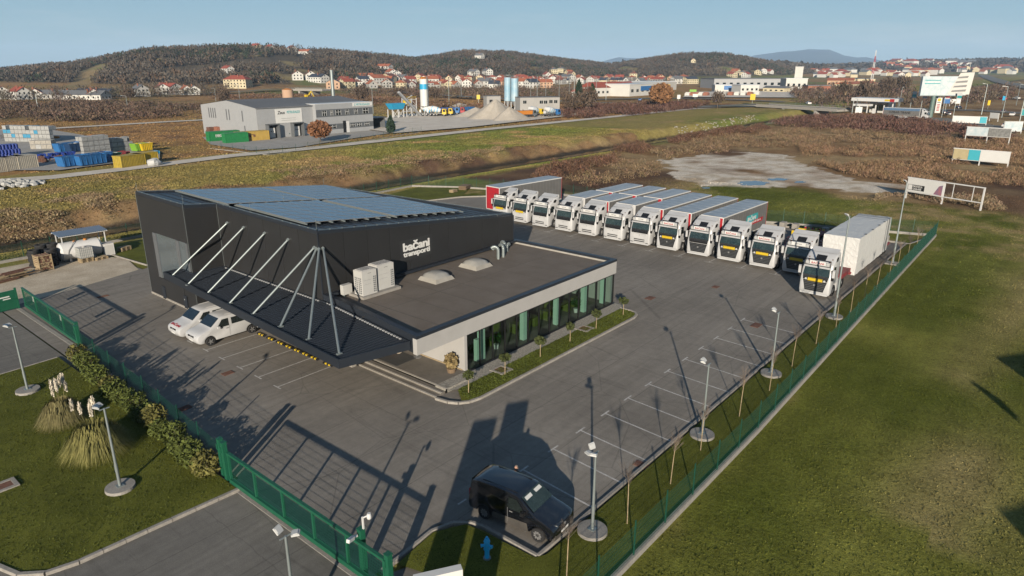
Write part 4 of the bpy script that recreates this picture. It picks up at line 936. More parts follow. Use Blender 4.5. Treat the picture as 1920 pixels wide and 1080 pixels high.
# fences of green welded mesh
def fence(name, label, pts, h=1.55, base=.22, group=None, step=2.5, dense=.05, wires=True, z0=.0):
    F = thing(name, label, 'fence', (pts[0][0], pts[0][1], z0), 0, group); ox, oy = pts[0]
    pm = MB().box(-.03, -.02, -.05, .03, .02, h+.1).mesh('post', M['green_mesh']); panels = {}
    cap = None
    for i in range(len(pts)-1):
        a, c = pts[i], pts[i+1]; L = hypot(c[0]-a[0], c[1]-a[1]); n = max(1, round(L/step)); l = round(L/n, 3); an = atan2(c[1]-a[1], c[0]-a[0])
        if l not in panels:
            pb = MB(); r = .003
            if wires:
                k = int(l/dense)
                for q in range(k):
                    x = .03+(l-.06)*q/(k-1); pb.quad((x-r, 0, base), (x+r, 0, base), (x+r, 0, base+h-.1), (x-r, 0, base+h-.1)); pb.quad((x, -r, base), (x, r, base), (x, r, base+h-.1), (x, -r, base+h-.1))
                for q in range(8):
                    z = base+.05+(h-.2)*q/7
                    for dy in (-.008, .008): pb.add([(0, dy-r, z), (l, dy-r, z), (l, dy+r, z), (0, dy+r, z), (0, dy, z+r*1.6), (l, dy, z+r*1.6)], [(0, 1, 2, 3), (0, 1, 5, 4), (3, 2, 5, 4)])
            bb = MB().box(.0, -.09, -.3, l, .09, base).mesh('footing', M['concrete'])
            panels[l] = (pb.mesh('mesh_panel', M['green_mesh']) if wires else None, bb)
        for k in range(n+1):
            if k == n and i < len(pts)-2: continue
            link('post', pm, F, loc=(a[0]+(c[0]-a[0])*k/n-ox, a[1]+(c[1]-a[1])*k/n-oy, base), rot=(0, 0, an))
        for k in range(n):
            for me in panels[l]:
                if me: link(me.name.split('.')[0], me, F, loc=(a[0]+(c[0]-a[0])*k/n-ox, a[1]+(c[1]-a[1])*k/n-oy, 0), rot=(0, 0, an))
    return F
fence('mesh_fence', 'long green mesh fence on a pale concrete footing along the right meadow', [(15.4, 10.95), (34, 10.98), (60, 11.5), (92.0, 12.15)])
fence('mesh_fence', 'green mesh fence behind the parked trucks and trailers', [(92.0, 12.15), (86.2, 30.5), (85.6, 62), (80.5, 78)])
fence('mesh_fence', 'green mesh fence along the stream bank behind the yard', [(80.5, 78), (76, 85.5), (60, 84), (35.5, 83.5), (12, 82.3)])
fence('mesh_fence', 'green mesh fence behind the laurel hedge between the two gates', [(14.35, 51.0), (13.9, 40), (13.2, 29.6)], h=1.5)
# sliding gates
def gate(name, label, a, c, h, nb, signs=()):
    L = hypot(c[0]-a[0], c[1]-a[1]); t = thing(name, label, 'gate', (a[0], a[1], 0), atan2(c[1]-a[1], c[0]-a[0]), 'green sliding gates')
    MB().box(0, -.09, .12, L, .09, .34).build('bottom_beam', M['green'], t); MB().box(0, -.07, h-.12, L, .07, h).build('top_beam', M['green'], t)
    for k in range(nb+1): x = .05+(L-.1)*k/nb; MB().box(x-.05, -.05, .34, x+.05, .05, h-.12).build('upright', M['green'], t)
    b = MB(); r = .006; n = int(L/.10)
    for q in range(n): x = .05+(L-.1)*q/n; b.quad((x-r, 0, .34), (x+r, 0, .34), (x+r, 0, h-.12), (x-r, 0, h-.12)); b.quad((x, -r, .34), (x, r, .34), (x, r, h-.12), (x, -r, h-.12))
    for q in range(9): z = .42+(h-.6)*q/8; b.add([(0, -r, z), (L, -r, z), (L, r, z), (0, r, z), (0, 0, z+r*1.6), (L, 0, z+r*1.6)], [(0, 1, 2, 3), (0, 1, 5, 4), (3, 2, 5, 4)])
    b.build('mesh_infill', M['green'], t)
    for x in signs:
        s = MB().box(x-.22, -.11, .95, x+.22, -.10, 1.55).build('notice', M['signwhite'], t)
        MB().box(x-.19, -.113, 1.42, x+.19, -.111, 1.50).tube((x, -.111, 1.22), (x, -.114, 1.22), .12, n=14).build('red_mark', M['red'], s)
        MB().tube((x, -.1145, 1.22), (x, -.1155, 1.22), .085, n=14).box(x-.17, -.113, 1.02, x+.17, -.111, 1.05).build('white_disc', M['signwhite'], s)
    return t
g1 = gate('sliding_gate', 'far green sliding gate with two small white notices on its mesh', (14.7, 52.3), (14.75, 65.1), 1.75, 4, (4.0, 10.5))
g1.rotation_euler.z = R(90)-.02
gate('sliding_gate', 'near green sliding gate with cameras above its closing post', (12.95, 17.0), (12.95, 28.35), 1.75, 5)
def gatepost(x, y, h, label, top=None):
    t = thing('gate_post', label, 'gate post', (x, y, 0), 0, 'green gate posts'); MB().box(-.11, -.11, 0, .11, .11, h).build('shaft', M['green'], t)
    MB().box(-.13, -.13, h, .13, .13, h+.02).box(-.17, .02, h-.55, -.11, .10, h-.25).build('roller_guide', M['green'], t); return t
for x, y, h, lab in ((14.55, 52.0, 2.0, 'inner green guide post at the near end of the far gate'), (14.35, 51.4, 1.95, 'outer green guide post at the near end of the far gate'), (13.0, 28.75, 2.1, 'green guide post at the far end of the near gate'), (13.1, 29.3, 2.05, 'green guide post beside the hedge end'),
                     (13.15, 18.6, 2.15, 'green closing post carrying the cameras'), (13.0, 16.85, 2.0, 'green end post of the near gate by the paving')): gatepost(x, y, h, lab)
t = thing('security_camera', 'white security camera pointing outwards from the near gate post', 'camera', (12.95, 18.6, 1.95)); MB().tube((0, 0, 0), (-.25, 0, .05), .06, n=10).build('bracket', M['white'], t); MB().box(-.62, -.07, -.05, -.25, .07, .09).build('housing', M['white'], t, rot=(0, .25, .35))
t = thing('security_camera', 'white dome camera on a bent bracket above the near gate post', 'camera', (13.2, 18.5, 2.15)); MB().box(-.03, -.03, 0, .03, .03, .55).tube((0, 0, .5), (.16, -.1, .56), .03, n=6).build('bracket', M['white'], t); MB().blob((.2, -.14, .5), .1, .1, .12, 10, 7).tube((.2, -.14, .55), (.2, -.14, .66), .1, .07, 10).build('dome', M['white'], t, smooth=True)
t = thing('sheet_gate', 'solid dark green sheet gate at the left edge beyond the far gate', 'gate', (14.5, 65.2, 0), R(180)+.1)
MB().box(0, -.05, .1, 5.5, .05, 1.65).build('sheet', M['green'], t); MB().box(0, .051, .85, 5.5, .08, .92).box(-.06, -.08, 0, .06, .08, 1.8).box(2.7, -.08, .1, 2.8, .08, 1.7).build('frame', M['green'], t)
MB().box(.5, .052, 1.15, 1.25, .06, 1.25).box(.45, .052, .88+.1, 1.0, .06, 1.06).build('label_strip', M['signwhite'], t)
struct(MB().box(12.75, 17.0, 0, 13.4, 28.5, .03).build('gate_track', M['concrete']))
struct(MB().box(14.3, 51.8, 0, 14.6, 65.2, .03).build('gate_track', M['concrete']))
# small standard trees in front of the office
g = np.random.default_rng(11)
places = ('first from the steps', 'second from the steps', 'third from the steps', 'fourth from the steps', 'fifth from the steps', 'last, at the far end of the lawn')
for k, x in enumerate((27.0, 30.4, 34.1, 37.6, 41.0, 44.9)):
    t = thing('standard_tree', 'small ball-headed evergreen on a pale stem, '+places[k], 'tree', (x, 26.1, .11), 0, 'small trees on the office lawn')
    MB().tube((0, 0, 0), (.02, 0, 1.1), .028, .02, 6).build('trunk', M['palewood'], t)
    cloud('crown', [[0, 0, .85]], .34+.04*(k % 3), .62, [[.07, .085, .03]], 190, .20, .14, parent=t, kind=None, rnd=g, up=.1)
# bare young trees in the fence strip
def young_tree(x, y, h, label, seed, group='young trees along the fence'):
    r = random.Random(seed); t = thing('young_tree', label, 'tree', (x, y, .1), r.uniform(0, 6), group); lx, ly = r.uniform(-.08, .08), r.uniform(-.08, .08)
    MB().tube((0, 0, -.05), (lx*.5, ly*.5, h*.5), .024, .020, 6).tube((lx*.5, ly*.5, h*.5), (lx, ly, h*.8), .020, .012, 6).build('trunk', M['palewood'], t)
    b = MB()
    for k in range(26):
        z = h*r.uniform(.62, .82); a = r.uniform(0, 6.28); l = h*r.uniform(.12, .28); s = r.uniform(.25, .75)
        p = (lx*z/h+.0, ly*z/h, z); q = (p[0]+cos(a)*l*s, p[1]+sin(a)*l*s, z+l); b.tube(p, q, .008, .004, 3, cap=False)
        for _ in range(2): a2 = a+r.uniform(-1, 1); b.tube(((p[0]+q[0])/2, (p[1]+q[1])/2, (p[2]+q[2])/2), ((p[0]+q[0])/2+cos(a2)*l*.3, (p[1]+q[1])/2+sin(a2)*l*.3, (p[2]+q[2])/2+l*.45), .005, .003, 3, cap=False)
    b.build('crown', M['twig'], t); return t
rr = random.Random(9)
NUM = ['nearest', 'second', 'third', 'fourth', 'fifth', 'sixth', 'seventh', 'eighth', 'ninth', 'tenth', 'eleventh', 'twelfth', 'thirteenth', 'fourteenth', 'fifteenth', 'farthest']
for k, x in enumerate((18.0, 22.4, 26.3, 30.0, 34.8, 39.1, 43.6, 48.6, 53.0, 57.2, 61.3, 65.3, 69.6, 73.8, 77.9, 81.8)):
    young_tree(x, 12.35+rr.uniform(-.12, .12), rr.uniform(2.6, 3.0), 'bare young tree beside the right fence, %s one from the black van corner' % NUM[k], k)
# laurel hedge: single shrubs
g = np.random.default_rng(21); hy = [29.9+i*1.32 for i in range(16)]
ordn = ['first', 'second', 'third', 'fourth', 'fifth', 'sixth', 'seventh', 'eighth', 'ninth', 'tenth', 'eleventh', 'twelfth', 'thirteenth', 'fourteenth', 'fifteenth', 'sixteenth']
for k, y in enumerate(hy):
    x = 12.45+(y-29.6)*.052+g.uniform(-.15, .15); t = thing('laurel_shrub', 'leafy laurel shrub, %s in the hedge counted from the near gate' % ordn[k], 'shrub', (x, y, .1), 0, 'laurel shrubs along the fence')
    h = g.uniform(1.0, 1.45)
    b = MB()
    for q in range(7): a = g.uniform(0, 6.28); b.tube((0, 0, 0), (cos(a)*.35, sin(a)*.35, h*.7), .02, .01, 4)
    b.build('stems', M['bark'], t)
    cc = [[.11, .135, .035]] if k % 5 else [[.17, .16, .05]]
    cloud('leaves', [[0, 0, -.05]], g.uniform(.62, .8), h, cc, 700, .09, .055, parent=t, kind=None, rnd=g, up=.0, lo=.0)
# pampas grass
def pampas(x, y, r, h, np_, label, seed, col, plumeshift=(0, 0)):
    t = thing('pampas_grass', label, 'grass', (x, y, .1), 0, 'pampas grass clumps'); q = random.Random(seed); b = MB()
    for k in range(2600):
        a = q.uniform(0, 2*pi); s = q.uniform(.1, 1)**.7; out = r*s; top = h*sqrt(1-.80*s*s)*q.uniform(.7, 1.08); bx, by = cos(a)*r*.22*q.random(), sin(a)*r*.22*q.random()
        ex, ey = bx+cos(a)*out, by+sin(a)*out; mx_, my = bx+cos(a)*out*.62, by+sin(a)*out*.62; w = .012; pxn, pyn = -sin(a)*w, cos(a)*w; dz = max(0, top*(1-.85*s))
        b.add([(bx-pxn, by-pyn, 0), (bx+pxn, by+pyn, 0), (mx_+pxn, my+pyn, top), (mx_-pxn, my-pyn, top), (ex, ey, dz)], [(0, 1, 2, 3), (3, 2, 4)])
    b.build('leaves', mat('pampas_leaves_'+str(seed), col[0], .85, 0, 0, 2.5, c2=col[1]), t)
    for k in range(np_):
        a = q.uniform(0, 6.28); d = q.uniform(0, .45)*r; x0, y0 = cos(a)*d*.5+plumeshift[0], sin(a)*d*.5+plumeshift[1]; x1, y1 = x0+cos(a)*.25, y0+sin(a)*.25; H = h*1.0+q.uniform(.3, .95)
        MB().tube((x0*.6, y0*.6, h*.3), (x1, y1, H), .012, .008, 4).build('stalk', M['pampas'], t)
        cloud('plume', [[x1, y1, H-.1]], .075, .70, [[.85, .76, .62]], 150, .30, .16, parent=t, kind=None, rnd=np.random.default_rng(k+seed*50), up=1.5)
pampas(9.9, 40.9, 1.35, 1.45, 9, 'left pampas grass clump with slender upright plumes', 1, ((.12, .11, .035), (.28, .24, .10)))
pampas(9.9, 36.0, 1.75, 1.75, 6, 'right pampas grass clump, larger and yellower, with fluffy plumes', 2, ((.13, .13, .03), (.32, .29, .09)), (.0, .5))
# ================================================================ VEHICLES (local +X is forward)
def loftbody(b, prof, stations, taper=lambda z: 1.0, m=0):
    """closed side profile (x,z) carried through lateral stations (y, inset)"""
    n = len(prof); A = sum(prof[i][0]*prof[(i+1) % n][1]-prof[(i+1) % n][0]*prof[i][1] for i in range(n)); P = prof if A > 0 else prof[::-1]
    nor = []
    for i in range(n):
        p, q, r = P[i-1], P[i], P[(i+1) % n]; d1 = (q[0]-p[0], q[1]-p[1]); d2 = (r[0]-q[0], r[1]-q[1]); l1 = hypot(*d1) or 1; l2 = hypot(*d2) or 1
        v = (-(d1[1]/l1+d2[1]/l2), d1[0]/l1+d2[0]/l2); l = hypot(*v) or 1; nor.append((v[0]/l, v[1]/l))
    vs = []
    for y, ins in stations:
        for (x, z), (nx, nz_) in zip(P, nor): X, Z = x+nx*ins, z+nz_*ins; vs.append((X, y*taper(z), Z))
    fs = []; S = len(stations)
    for s_ in range(S-1):
        for i in range(n): j = (i+1) % n; fs.append((s_*n+i, (s_+1)*n+i, (s_+1)*n+j, s_*n+j))
    fs.append(tuple(range(n))); fs.append(tuple(reversed(range((S-1)*n, S*n))))
    return b.add(vs, fs, m)
def arch(cx, r, z0, n=8): return [(cx+r*cos(pi*k/n), z0+max(0, r*sin(pi*k/n))) for k in range(n+1)]
def wheel_mesh(r, w, spokes=0):
    b = MB(); n = 20; prof = [(r*.62, -w/2), (r*.93, -w/2), (r, -w/2+.03), (r, w/2-.03), (r*.93, w/2), (r*.62, w/2)]
    for j, (q, y) in enumerate(prof):
        for i in range(n): b.v.append((q*cos(2*pi*i/n), y, q*sin(2*pi*i/n)))
    for j in range(5):
        for i in range(n): k = (i+1) % n; b.f.append([j*n+i, j*n+k, (j+1)*n+k, (j+1)*n+i]); b.m.append(0)
    tyre = b.mesh('tyre', M['rubber'], True)
    b = MB()
    for s_ in (-1, 1):
        y0 = s_*(w/2-.02)
        if spokes:
            b.tube((0, y0*.4, 0), (0, y0*.55, 0), r*.62, n=20, m=1)
            for k in range(spokes):
                a = 2*pi*k/spokes; c, s1 = cos(a), sin(a); u, v = -s1*.035, c*.035
                b.quad((u, y0, v), (-u, y0, -v), (c*r*.6-u*1.3, y0, s1*r*.6-v*1.3), (c*r*.6+u*1.3, y0, s1*r*.6+v*1.3), m=0) if s_ < 0 else b.quad((-u, y0, -v), (u, y0, v), (c*r*.6+u*1.3, y0, s1*r*.6+v*1.3), (c*r*.6-u*1.3, y0, s1*r*.6-v*1.3), m=0)
            b.tube((0, y0-.01*s_, 0), (0, y0, 0), r*.14, n=10)
        else:
            b.tube((0, y0*.55, 0), (0, y0*.75, 0), r*.6, r*.42, 18); b.tube((0, y0*.75, 0), (0, y0*1.02, 0), r*.22, r*.16, 12)
    rim = b.mesh('rim', [M['rim'], M['black']], False)
    return tyre, rim
def wheels(t, pts, r, w, spokes=0):
    ty, ri = wheel_mesh(r, w, spokes); out = []
    for x, y in pts:
        o = link('wheel', ty, t, loc=(x, y, r)); link('rim', ri, o); out.append(o)
    return out
W2 = 1.25
def cab_taper(z): return 1-.035*max(0, min(1, (z-1.6)/2.2))
CAB = [(0.0, .42), (.06, .60), (.06, 1.15), (.02, 1.72), (-.04, 1.95), (-.30, 2.92), (-.34, 3.0), (-.62, 3.12), (-1.35, 3.62), (-1.75, 3.72), (-2.28, 3.78), (-2.30, 1.05), (-2.05, 1.0)]+[(-1.42+.62*cos(pi-pi*k/8), .60+.62*sin(pi-pi*k/8)) for k in range(9)][:] 
CAB = CAB+[(-.80, .42), (-.1, .30)]
cabst = [(-W2, .14), (-W2+.03, .06), (-W2+.10, .02), (-W2+.20, 0), (0, -.01), (W2-.20, 0), (W2-.10, .02), (W2-.03, .06), (W2, .14)]
def tractor(volvo=True, dark=False, sixwheel=False):
    t = thing('truck', 'x', 'truck'); wp = M['white_paintcar']
    b = MB(); loftbody(b, CAB, cabst, cab_taper); b.build('cab', wp, t, smooth=True)
    # windscreen with dark surround below it
    MB().add([(.065, -1.02, 1.70), (.065, 1.02, 1.70), (-.02, 1.06, 1.98), (-.02, -1.06, 1.98), (.0, -1.02, 1.70), (.0, 1.02, 1.70)], [(0, 1, 2, 3)]).box(-.3, -1.0, 1.55, .066, 1.0, 1.72).build('dark_band', M['black'], t)
    MB().quad((.035, -1.03, 1.74), (.035, 1.03, 1.74), (-.005, 1.05, 1.97), (-.005, -1.05, 1.97)).build('wiper_panel', mat('dark_scuttle', (.03, .032, .034), .4), t)
    MB().quad((-.018, -1.08, 1.95), (-.018, 1.08, 1.95), (-.265, 1.0, 2.86), (-.265, -1.0, 2.86)).build('windscreen', M['cabglass'], t)
    for s_ in (-1, 1):
        MB().quad(*[(x, s_*(1.256*cab_taper(z)), z) for x, z in ((-.42, 1.98), (-1.22, 1.98), (-1.22, 2.70), (-.62, 2.78))][::s_]).build('side_window', M['glass_dark'], t)
        MB().box(-.20, s_*1.22, 1.95, -.05, s_*1.50, 2.62).box(-.16, s_*1.20, 1.7, -.05, s_*1.42, 1.93).build('mirror', M['black'], t)
        MB().box(-.20, s_*1.30, 2.62, -.045, s_*1.50, 2.66).box(-.044, s_*1.28, 1.98, -.035, s_*1.5, 2.6).build('mirror_cover', wp, t)
        MB().quad(*[(.03-.03*k, y, z) for k, y, z in ((0, s_*.86, .72), (3.2, s_*1.19, .78), (3.2, s_*1.19, 1.22), (0, s_*.98, 1.02))][::-s_]).build('headlight', M['lamp_glass'], t)
        MB().quad(*[(x, s_*(1.225), z) for x, z in ((-1.05, 3.12), (-1.55, 3.12), (-1.72, 3.40), (-1.40, 3.52), (-1.12, 3.40))][::s_]).build('roof_vent', M['black'], t).scale = (1, 1.0, 1)
        MB().box(-.36, s_*1.251, 1.2, -.34, s_*1.256, 1.95).build('door_seam', M['grey'], t); MB().box(-1.34, s_*1.251, 1.2, -1.32, s_*1.256, 2.7).build('door_seam', M['grey'], t); MB().box(-2.2, s_*1.20, 1.55, -2.12, s_*1.252, 3.0).build('cab_edge', M['midgrey'], t)
        MB().box(-1.95, s_*1.16, .38, -2.3, s_*1.26, 1.5).build('side_panel', wp, t)
    if volvo:
        MB().add([(.075, -.97, 1.50), (.075, .97, 1.50), (.075, .76, .60), (.075, -.76, .60), (.0, -1.0, 1.52), (.0, 1.0, 1.52), (.0, .78, .58), (.0, -.78, .58)], [(0, 3, 2, 1), (0, 1, 5, 4), (1, 2, 6, 5), (2, 3, 7, 6), (3, 0, 4, 7)]).build('grille', M['grille'], t)
        for k in range(5): z = .74+k*.15; MB().box(.076, -(.74+k*.035), z, .085, (.74+k*.035), z+.03).build('grille_bar', M['midgrey'], t)
        MB().tube((.076, 0, 1.12), (.092, 0, 1.12), .09, n=14).build('badge', M['rim'], t)
    else:
        MB().box(.02, -.80, 1.02, .072, .80, 1.45).build('grille_panel', wp, t); MB().box(.066, -.82, 1.46, .073, .82, 1.475).box(.066, -.05, 1.3, .076, .05, 1.37).build('badge', M['grey'], t)
        for z in (.86, .66): MB().box(.0, -.66, z-.06, .074, .66, z+.04).build('grille_slot', M['grille'], t)
        for s_ in (-1, 1): MB().box(.0, s_*.80, .48, .06, s_*1.08, .54).build('bumper_slot', M['grille'], t)
    MB().box(-.05, -1.13, .30, .07, 1.13, .44).build('bumper_lip', wp, t)
    # sun visor with light bar and sign
    b = MB(); b.add([(.10, -1.06, 2.72), (.10, 1.06, 2.72), (-.20, 1.04, 2.95), (-.20, -1.04, 2.95)], [(0, 1, 2, 3)]); b.add([(.10, -1.06, 2.69), (.10, 1.06, 2.69), (.10, 1.06, 2.725), (.10, -1.06, 2.725)], [(0, 1, 2, 3)]); b.build('sun_visor', wp, t)
    s_ = MB().box(-.12, -.66, 2.93, -.04, .66, 3.24).build('sign_board', M['signwhite'], t)
    b = MB()
    for y in (-1.05, 1.05): b.tube((-.02, y, 2.80), (-.25, y*.95, 3.32), .035, n=6)
    b.tube((-.25, -1.0, 3.30), (-.25, 1.0, 3.30), .035, n=6); b.tube((.02, -1.05, 2.86), (.02, 1.05, 2.86), .03, n=6); b.build('light_bar', M['black'], t)
    for y in (-.84, .84): MB().tube((-.12, y, 3.08), (-.02, y, 3.06), .13, .15, 14).build('spotlight', M['lamp_white'], t)
    # roof
    MB().add([(-.72, -.42, 3.205), (-.72, .42, 3.205), (-1.22, .42, 3.55), (-1.22, -.42, 3.55)], [(0, 1, 2, 3)]).build('roof_hatch', M['black'], t)
    for y in (-.95, .95): MB().tube((-.9, y, 3.24), (-.9, y, 3.36), .05, n=8).tube((-.62, y*.9, 3.14), (-.5, y*.9, 3.2), .06, n=8).build('marker_lamp', M['rust'], t)
    MB().quad((-1.6, -1.1, 3.72), (-1.6, 1.1, 3.72), (-2.3, 1.12, 3.98), (-2.3, -1.12, 3.98)).quad((-2.3, -1.12, 3.98), (-2.3, 1.12, 3.98), (-2.3, 1.15, 3.7), (-2.3, -1.15, 3.7)).build('roof_deflector', wp, t)
    # chassis
    MB().box(-6.0, -.42, .72, -.6, .42, .98).build('chassis', M['midgrey'], t)
    MB().box(-4.9, -.55, .98, -3.7, .55, 1.12).build('fifth_wheel', M['black'], t)
    for s_ in (-1, 1):
        MB().box(-3.55, s_*.55, .42, -2.45, s_*1.18, 1.0).build('fuel_tank', M['lightgrey'], t)
        MB().box(-4.95, s_*.62, 1.08, -3.75, s_*1.2, 1.12).build('mudguard', M['black'], t)
    wheels(t, [(-1.42, 1.06), (-1.42, -1.06), (-4.4, .95), (-4.4, -.95)], .50, .32)
    return t
M['white_paintcar'] = mat('white_vehicle_paint', (.58, .585, .59), .3, 0, .10, .7, coat=.2)
M['cabglass'] = mat('cab_windscreen_glass', (.010, .020, .020), .05, 0, .5, 2.2, c2=(.04, .065, .06), spec=.8)
M['lamp_glass'] = mat('headlamp_glass', (.35, .37, .38), .12, .3, .2, 20)
M['grille'] = mat('grille_black', (.018, .019, .021), .5, 0, .1, 5)
def plate(t, txt='OVERSIZE'):
    MB().box(.0, -.60, 1.46, .10, .60, 1.74).build('yellow_board', M['yellow'], t); MB().box(.101, -.58, 1.48, .103, .58, 1.50).box(.101, -.58, 1.70, .103, .58, 1.72).build('board_border', M['black'], t)
    for k in range(9): MB().box(.101, -.50+k*.115, 1.54, .104, -.43+k*.115, 1.66).build('board_letter', M['black'], t) if False else None
    for y in (-.76, .76): MB().tube((.06, y, 1.6), (.10, y, 1.6), .09, n=12).build('lamp', M['lamp_white'], t)
PT = {}
def sign(t, big):
    if big: lettering('BAČANI', 1.02, .22, M['red'], t, (-.036, -.51, 2.97), rz=R(90), name='sign_text', ext=.004, bold=.02)
    else: lettering('BAČANI', .58, .12, M['black'], t, (-.036, -.29, 3.04), rz=R(90), name='sign_text', ext=.004, bold=.01)
proto = {}
for key, volvo, pl, big in (('vyb', True, True, True), ('vnb', True, False, True), ('vys', True, True, False), ('wns', False, False, False), ('wys', False, True, False)):
    t = tractor(volvo)
    if pl: plate(t)
    sign(t, big); proto[key] = t
TR = [('vyb', 59.5, 16.0, 'white tractor truck with yellow board, pulling the huge white wrapped load nearest the fence'),
      ('vys', 65.1, 19.45, 'white tractor truck in the shadow of the wrapped load, with dark grille'),
      ('vyb', 65.1, 22.7, 'white tractor truck with yellow board and red sign, in front of the low red flatbed'),
      ('vyb', 65.2, 26.1, 'white tractor truck without a trailer, between the flatbed and the printed grey trailer'),
      ('vnb', 65.2, 29.45, 'white truck with no yellow board, pulling the trailer with the teal print'),
      ('vyb', 65.2, 33.0, 'white truck with yellow board pulling a plain tarpaulin trailer beside the printed one'),
      ('wns', 65.2, 36.35, 'white slot-grilled truck with a small black sign next to the yellow-boarded truck'),
      ('wns', 65.2, 39.8, 'white slot-grilled truck, seventh from the right, in front of a pale box body'),
      ('wns', 65.2, 43.3, 'white slot-grilled truck, eighth from the right in the row'),
      ('wns', 65.2, 46.7, 'white slot-grilled truck, last one from the right that has its own box body'),
      ('wns', 65.3, 50.3, 'white slot-grilled tractor truck without trailer, third from the left end'),
      ('wys', 65.5, 53.7, 'white slot-grilled tractor truck with yellow board, second from the left end'),
      ('wys', 65.6, 57.1, 'white truck with yellow board in front of the red-fronted trailer, leftmost in the row')]
used = set()
for key, x, y, lab in TR:
    if key in used: o = dup(proto[key], (x, y, 0), pi, lab, 'trucks parked in a row')
    else: o = proto[key]; o.location = (x, y, 0); o.rotation_euler = (0, 0, pi); o['label'] = lab; o['group'] = 'trucks parked in a row'; used.add(key)
# trailers
def trailer(L, x, y, label, red=True, rz=0.0, box=False, top=4.0, axles=3, name='curtain_trailer', w=1.275, z0=1.15, gap=0.0):
    """front face at local x=0, body reaching back to -L; placed facing -X"""
    t = thing(name, label, 'trailer', (x, y, 0), pi+rz, 'trailers parked behind the trucks')
    MB().box(-L+.06, -w+.01, z0, -.06, w-.01, top-.12).build('tarpaulin', M['curtain'] if not box else M['white_plastic'], t)
    b = MB()
    n = int(L/.62)
    for k in range(1, n): xx = -L*k/n; b.box(xx-.012, -w+.002, z0+.02, xx+.012, -w+.009, top-.14).box(xx-.012, w-.009, z0+.02, xx+.012, w-.002, top-.14)
    b.build('tarpaulin_straps', M['grey'], t)
    MB().box(-L+.02, -w-.005, top-.13, -.02, w+.005, top-.02).build('roof_rail', M['white'], t)
    MB().add([(-L+.08, -w+.06, top-.019), (-.08, -w+.06, top-.019), (-.08, 0, top+.012), (-L+.08, 0, top+.012), (-L+.08, w-.06, top-.019), (-.08, w-.06, top-.019)], [(0, 1, 2, 3), (3, 2, 5, 4)]).build('roof', M['trailer_roof'], t)
    b = MB()
    for k in range(1, 8): xx = -L*k/8; b.box(xx-.02, -w+.07, top-.012, xx+.02, w-.07, top+.016)
    b.build('roof_hoops', mat('roof_hoop', (.30, .35, .41), .5), t)
    fm = M['red'] if red else M['white_paintcar']
    MB().box(-.058, -w+.02, z0, 0, w-.02, top-.13).build('front_panel', fm, t)
    MB().box(-.05, -w-.004, z0, .004, -w+.08, top-.02).box(-.05, w-.08, z0, .004, w+.004, top-.02).build('front_post', M['white'], t)
    MB().box(-L, -w-.004, z0, -L+.058, w+.004, top-.02).build('rear_frame', M['red'], t)
    MB().box(-L+.05, -w-.003, z0-.12, -.05, w+.003, z0).build('side_rail', M['white_dirty'] if not box else M['white'], t)
    MB().box(-L+.2, -.5, z0-.35, -.3, .5, z0-.1).build('chassis', M['midgrey'], t)
    MB().box(-L*.55, -w+.02, .5, -L*.3, -w+.06, .95).box(-L*.55, w-.06, .5, -L*.3, w-.02, .95).build('side_guard', M['lightgrey'], t)
    ax = [-L+1.4+1.25*k for k in range(axles)]
    wheels(t, [(a, s_*(w-.22)) for a in ax for s_ in (-1, 1)], .48, .34)
    return t
ty = [(29.2, 5)]
t = trailer(11.9, 67.75, 29.3, 'grey tarpaulin trailer carrying the teal and red company print', rz=-.02)
# the print on its visible side: teal and red slanted patches, white letters
pr = MB().quad((-6.05, 1.279, 3.15), (-9.15, 1.279, 3.15), (-9.3, 1.279, 2.35), (-5.95, 1.279, 2.35)).build('teal_print', M['teal'], t)
MB().quad((-8.3, 1.281, 2.42), (-10.9, 1.281, 2.42), (-10.6, 1.281, 1.95), (-7.4, 1.281, 1.95)).build('red_print', M['red'], t)
MB().quad((-5.9, 1.2805, 2.5), (-7.6, 1.2805, 2.5), (-7.4, 1.2805, 1.95), (-5.85, 1.2805, 1.95)).build('blue_print', M['cyan'], t)
lettering('BAČANI', 2.35, .60, M['signwhite'], t, (-6.35, 1.283, 2.48), rz=pi, name='print_text', ext=.002, bold=.03, shear=.15)
lettering('transporti d.o.o.', 3.6, .38, M['signwhite'], t, (-6.6, 1.284, 2.02), rz=pi, name='print_text', ext=.002, bold=.02, shear=.15)
trailer(11.9, 67.75, 32.9, 'plain grey tarpaulin trailer beside the printed one, red front corner showing', rz=-.02)
trailer(11.9, 67.75, 36.25, 'plain grey tarpaulin trailer, third from the printed side, red front corner showing', rz=-.02)
for y, red, lab in ((39.8, False, 'beside the long trailers'), (43.3, True, 'with a red front corner'), (46.7, False, 'at the left end of the boxes')):
    trailer(5.3, 67.75, y, 'short pale-roofed truck body directly behind a cab, '+lab, red, rz=-.01, axles=1)
    trailer(7.2, 73.4, y-.35, 'separate pale-roofed drawbar trailer behind the short truck body, '+lab, True, rz=-.03, axles=2)
trailer(12.2, 66.1, 58.75, 'detached grey trailer with a bright red front wall at the left end of the row', rz=-.09, top=4.15)
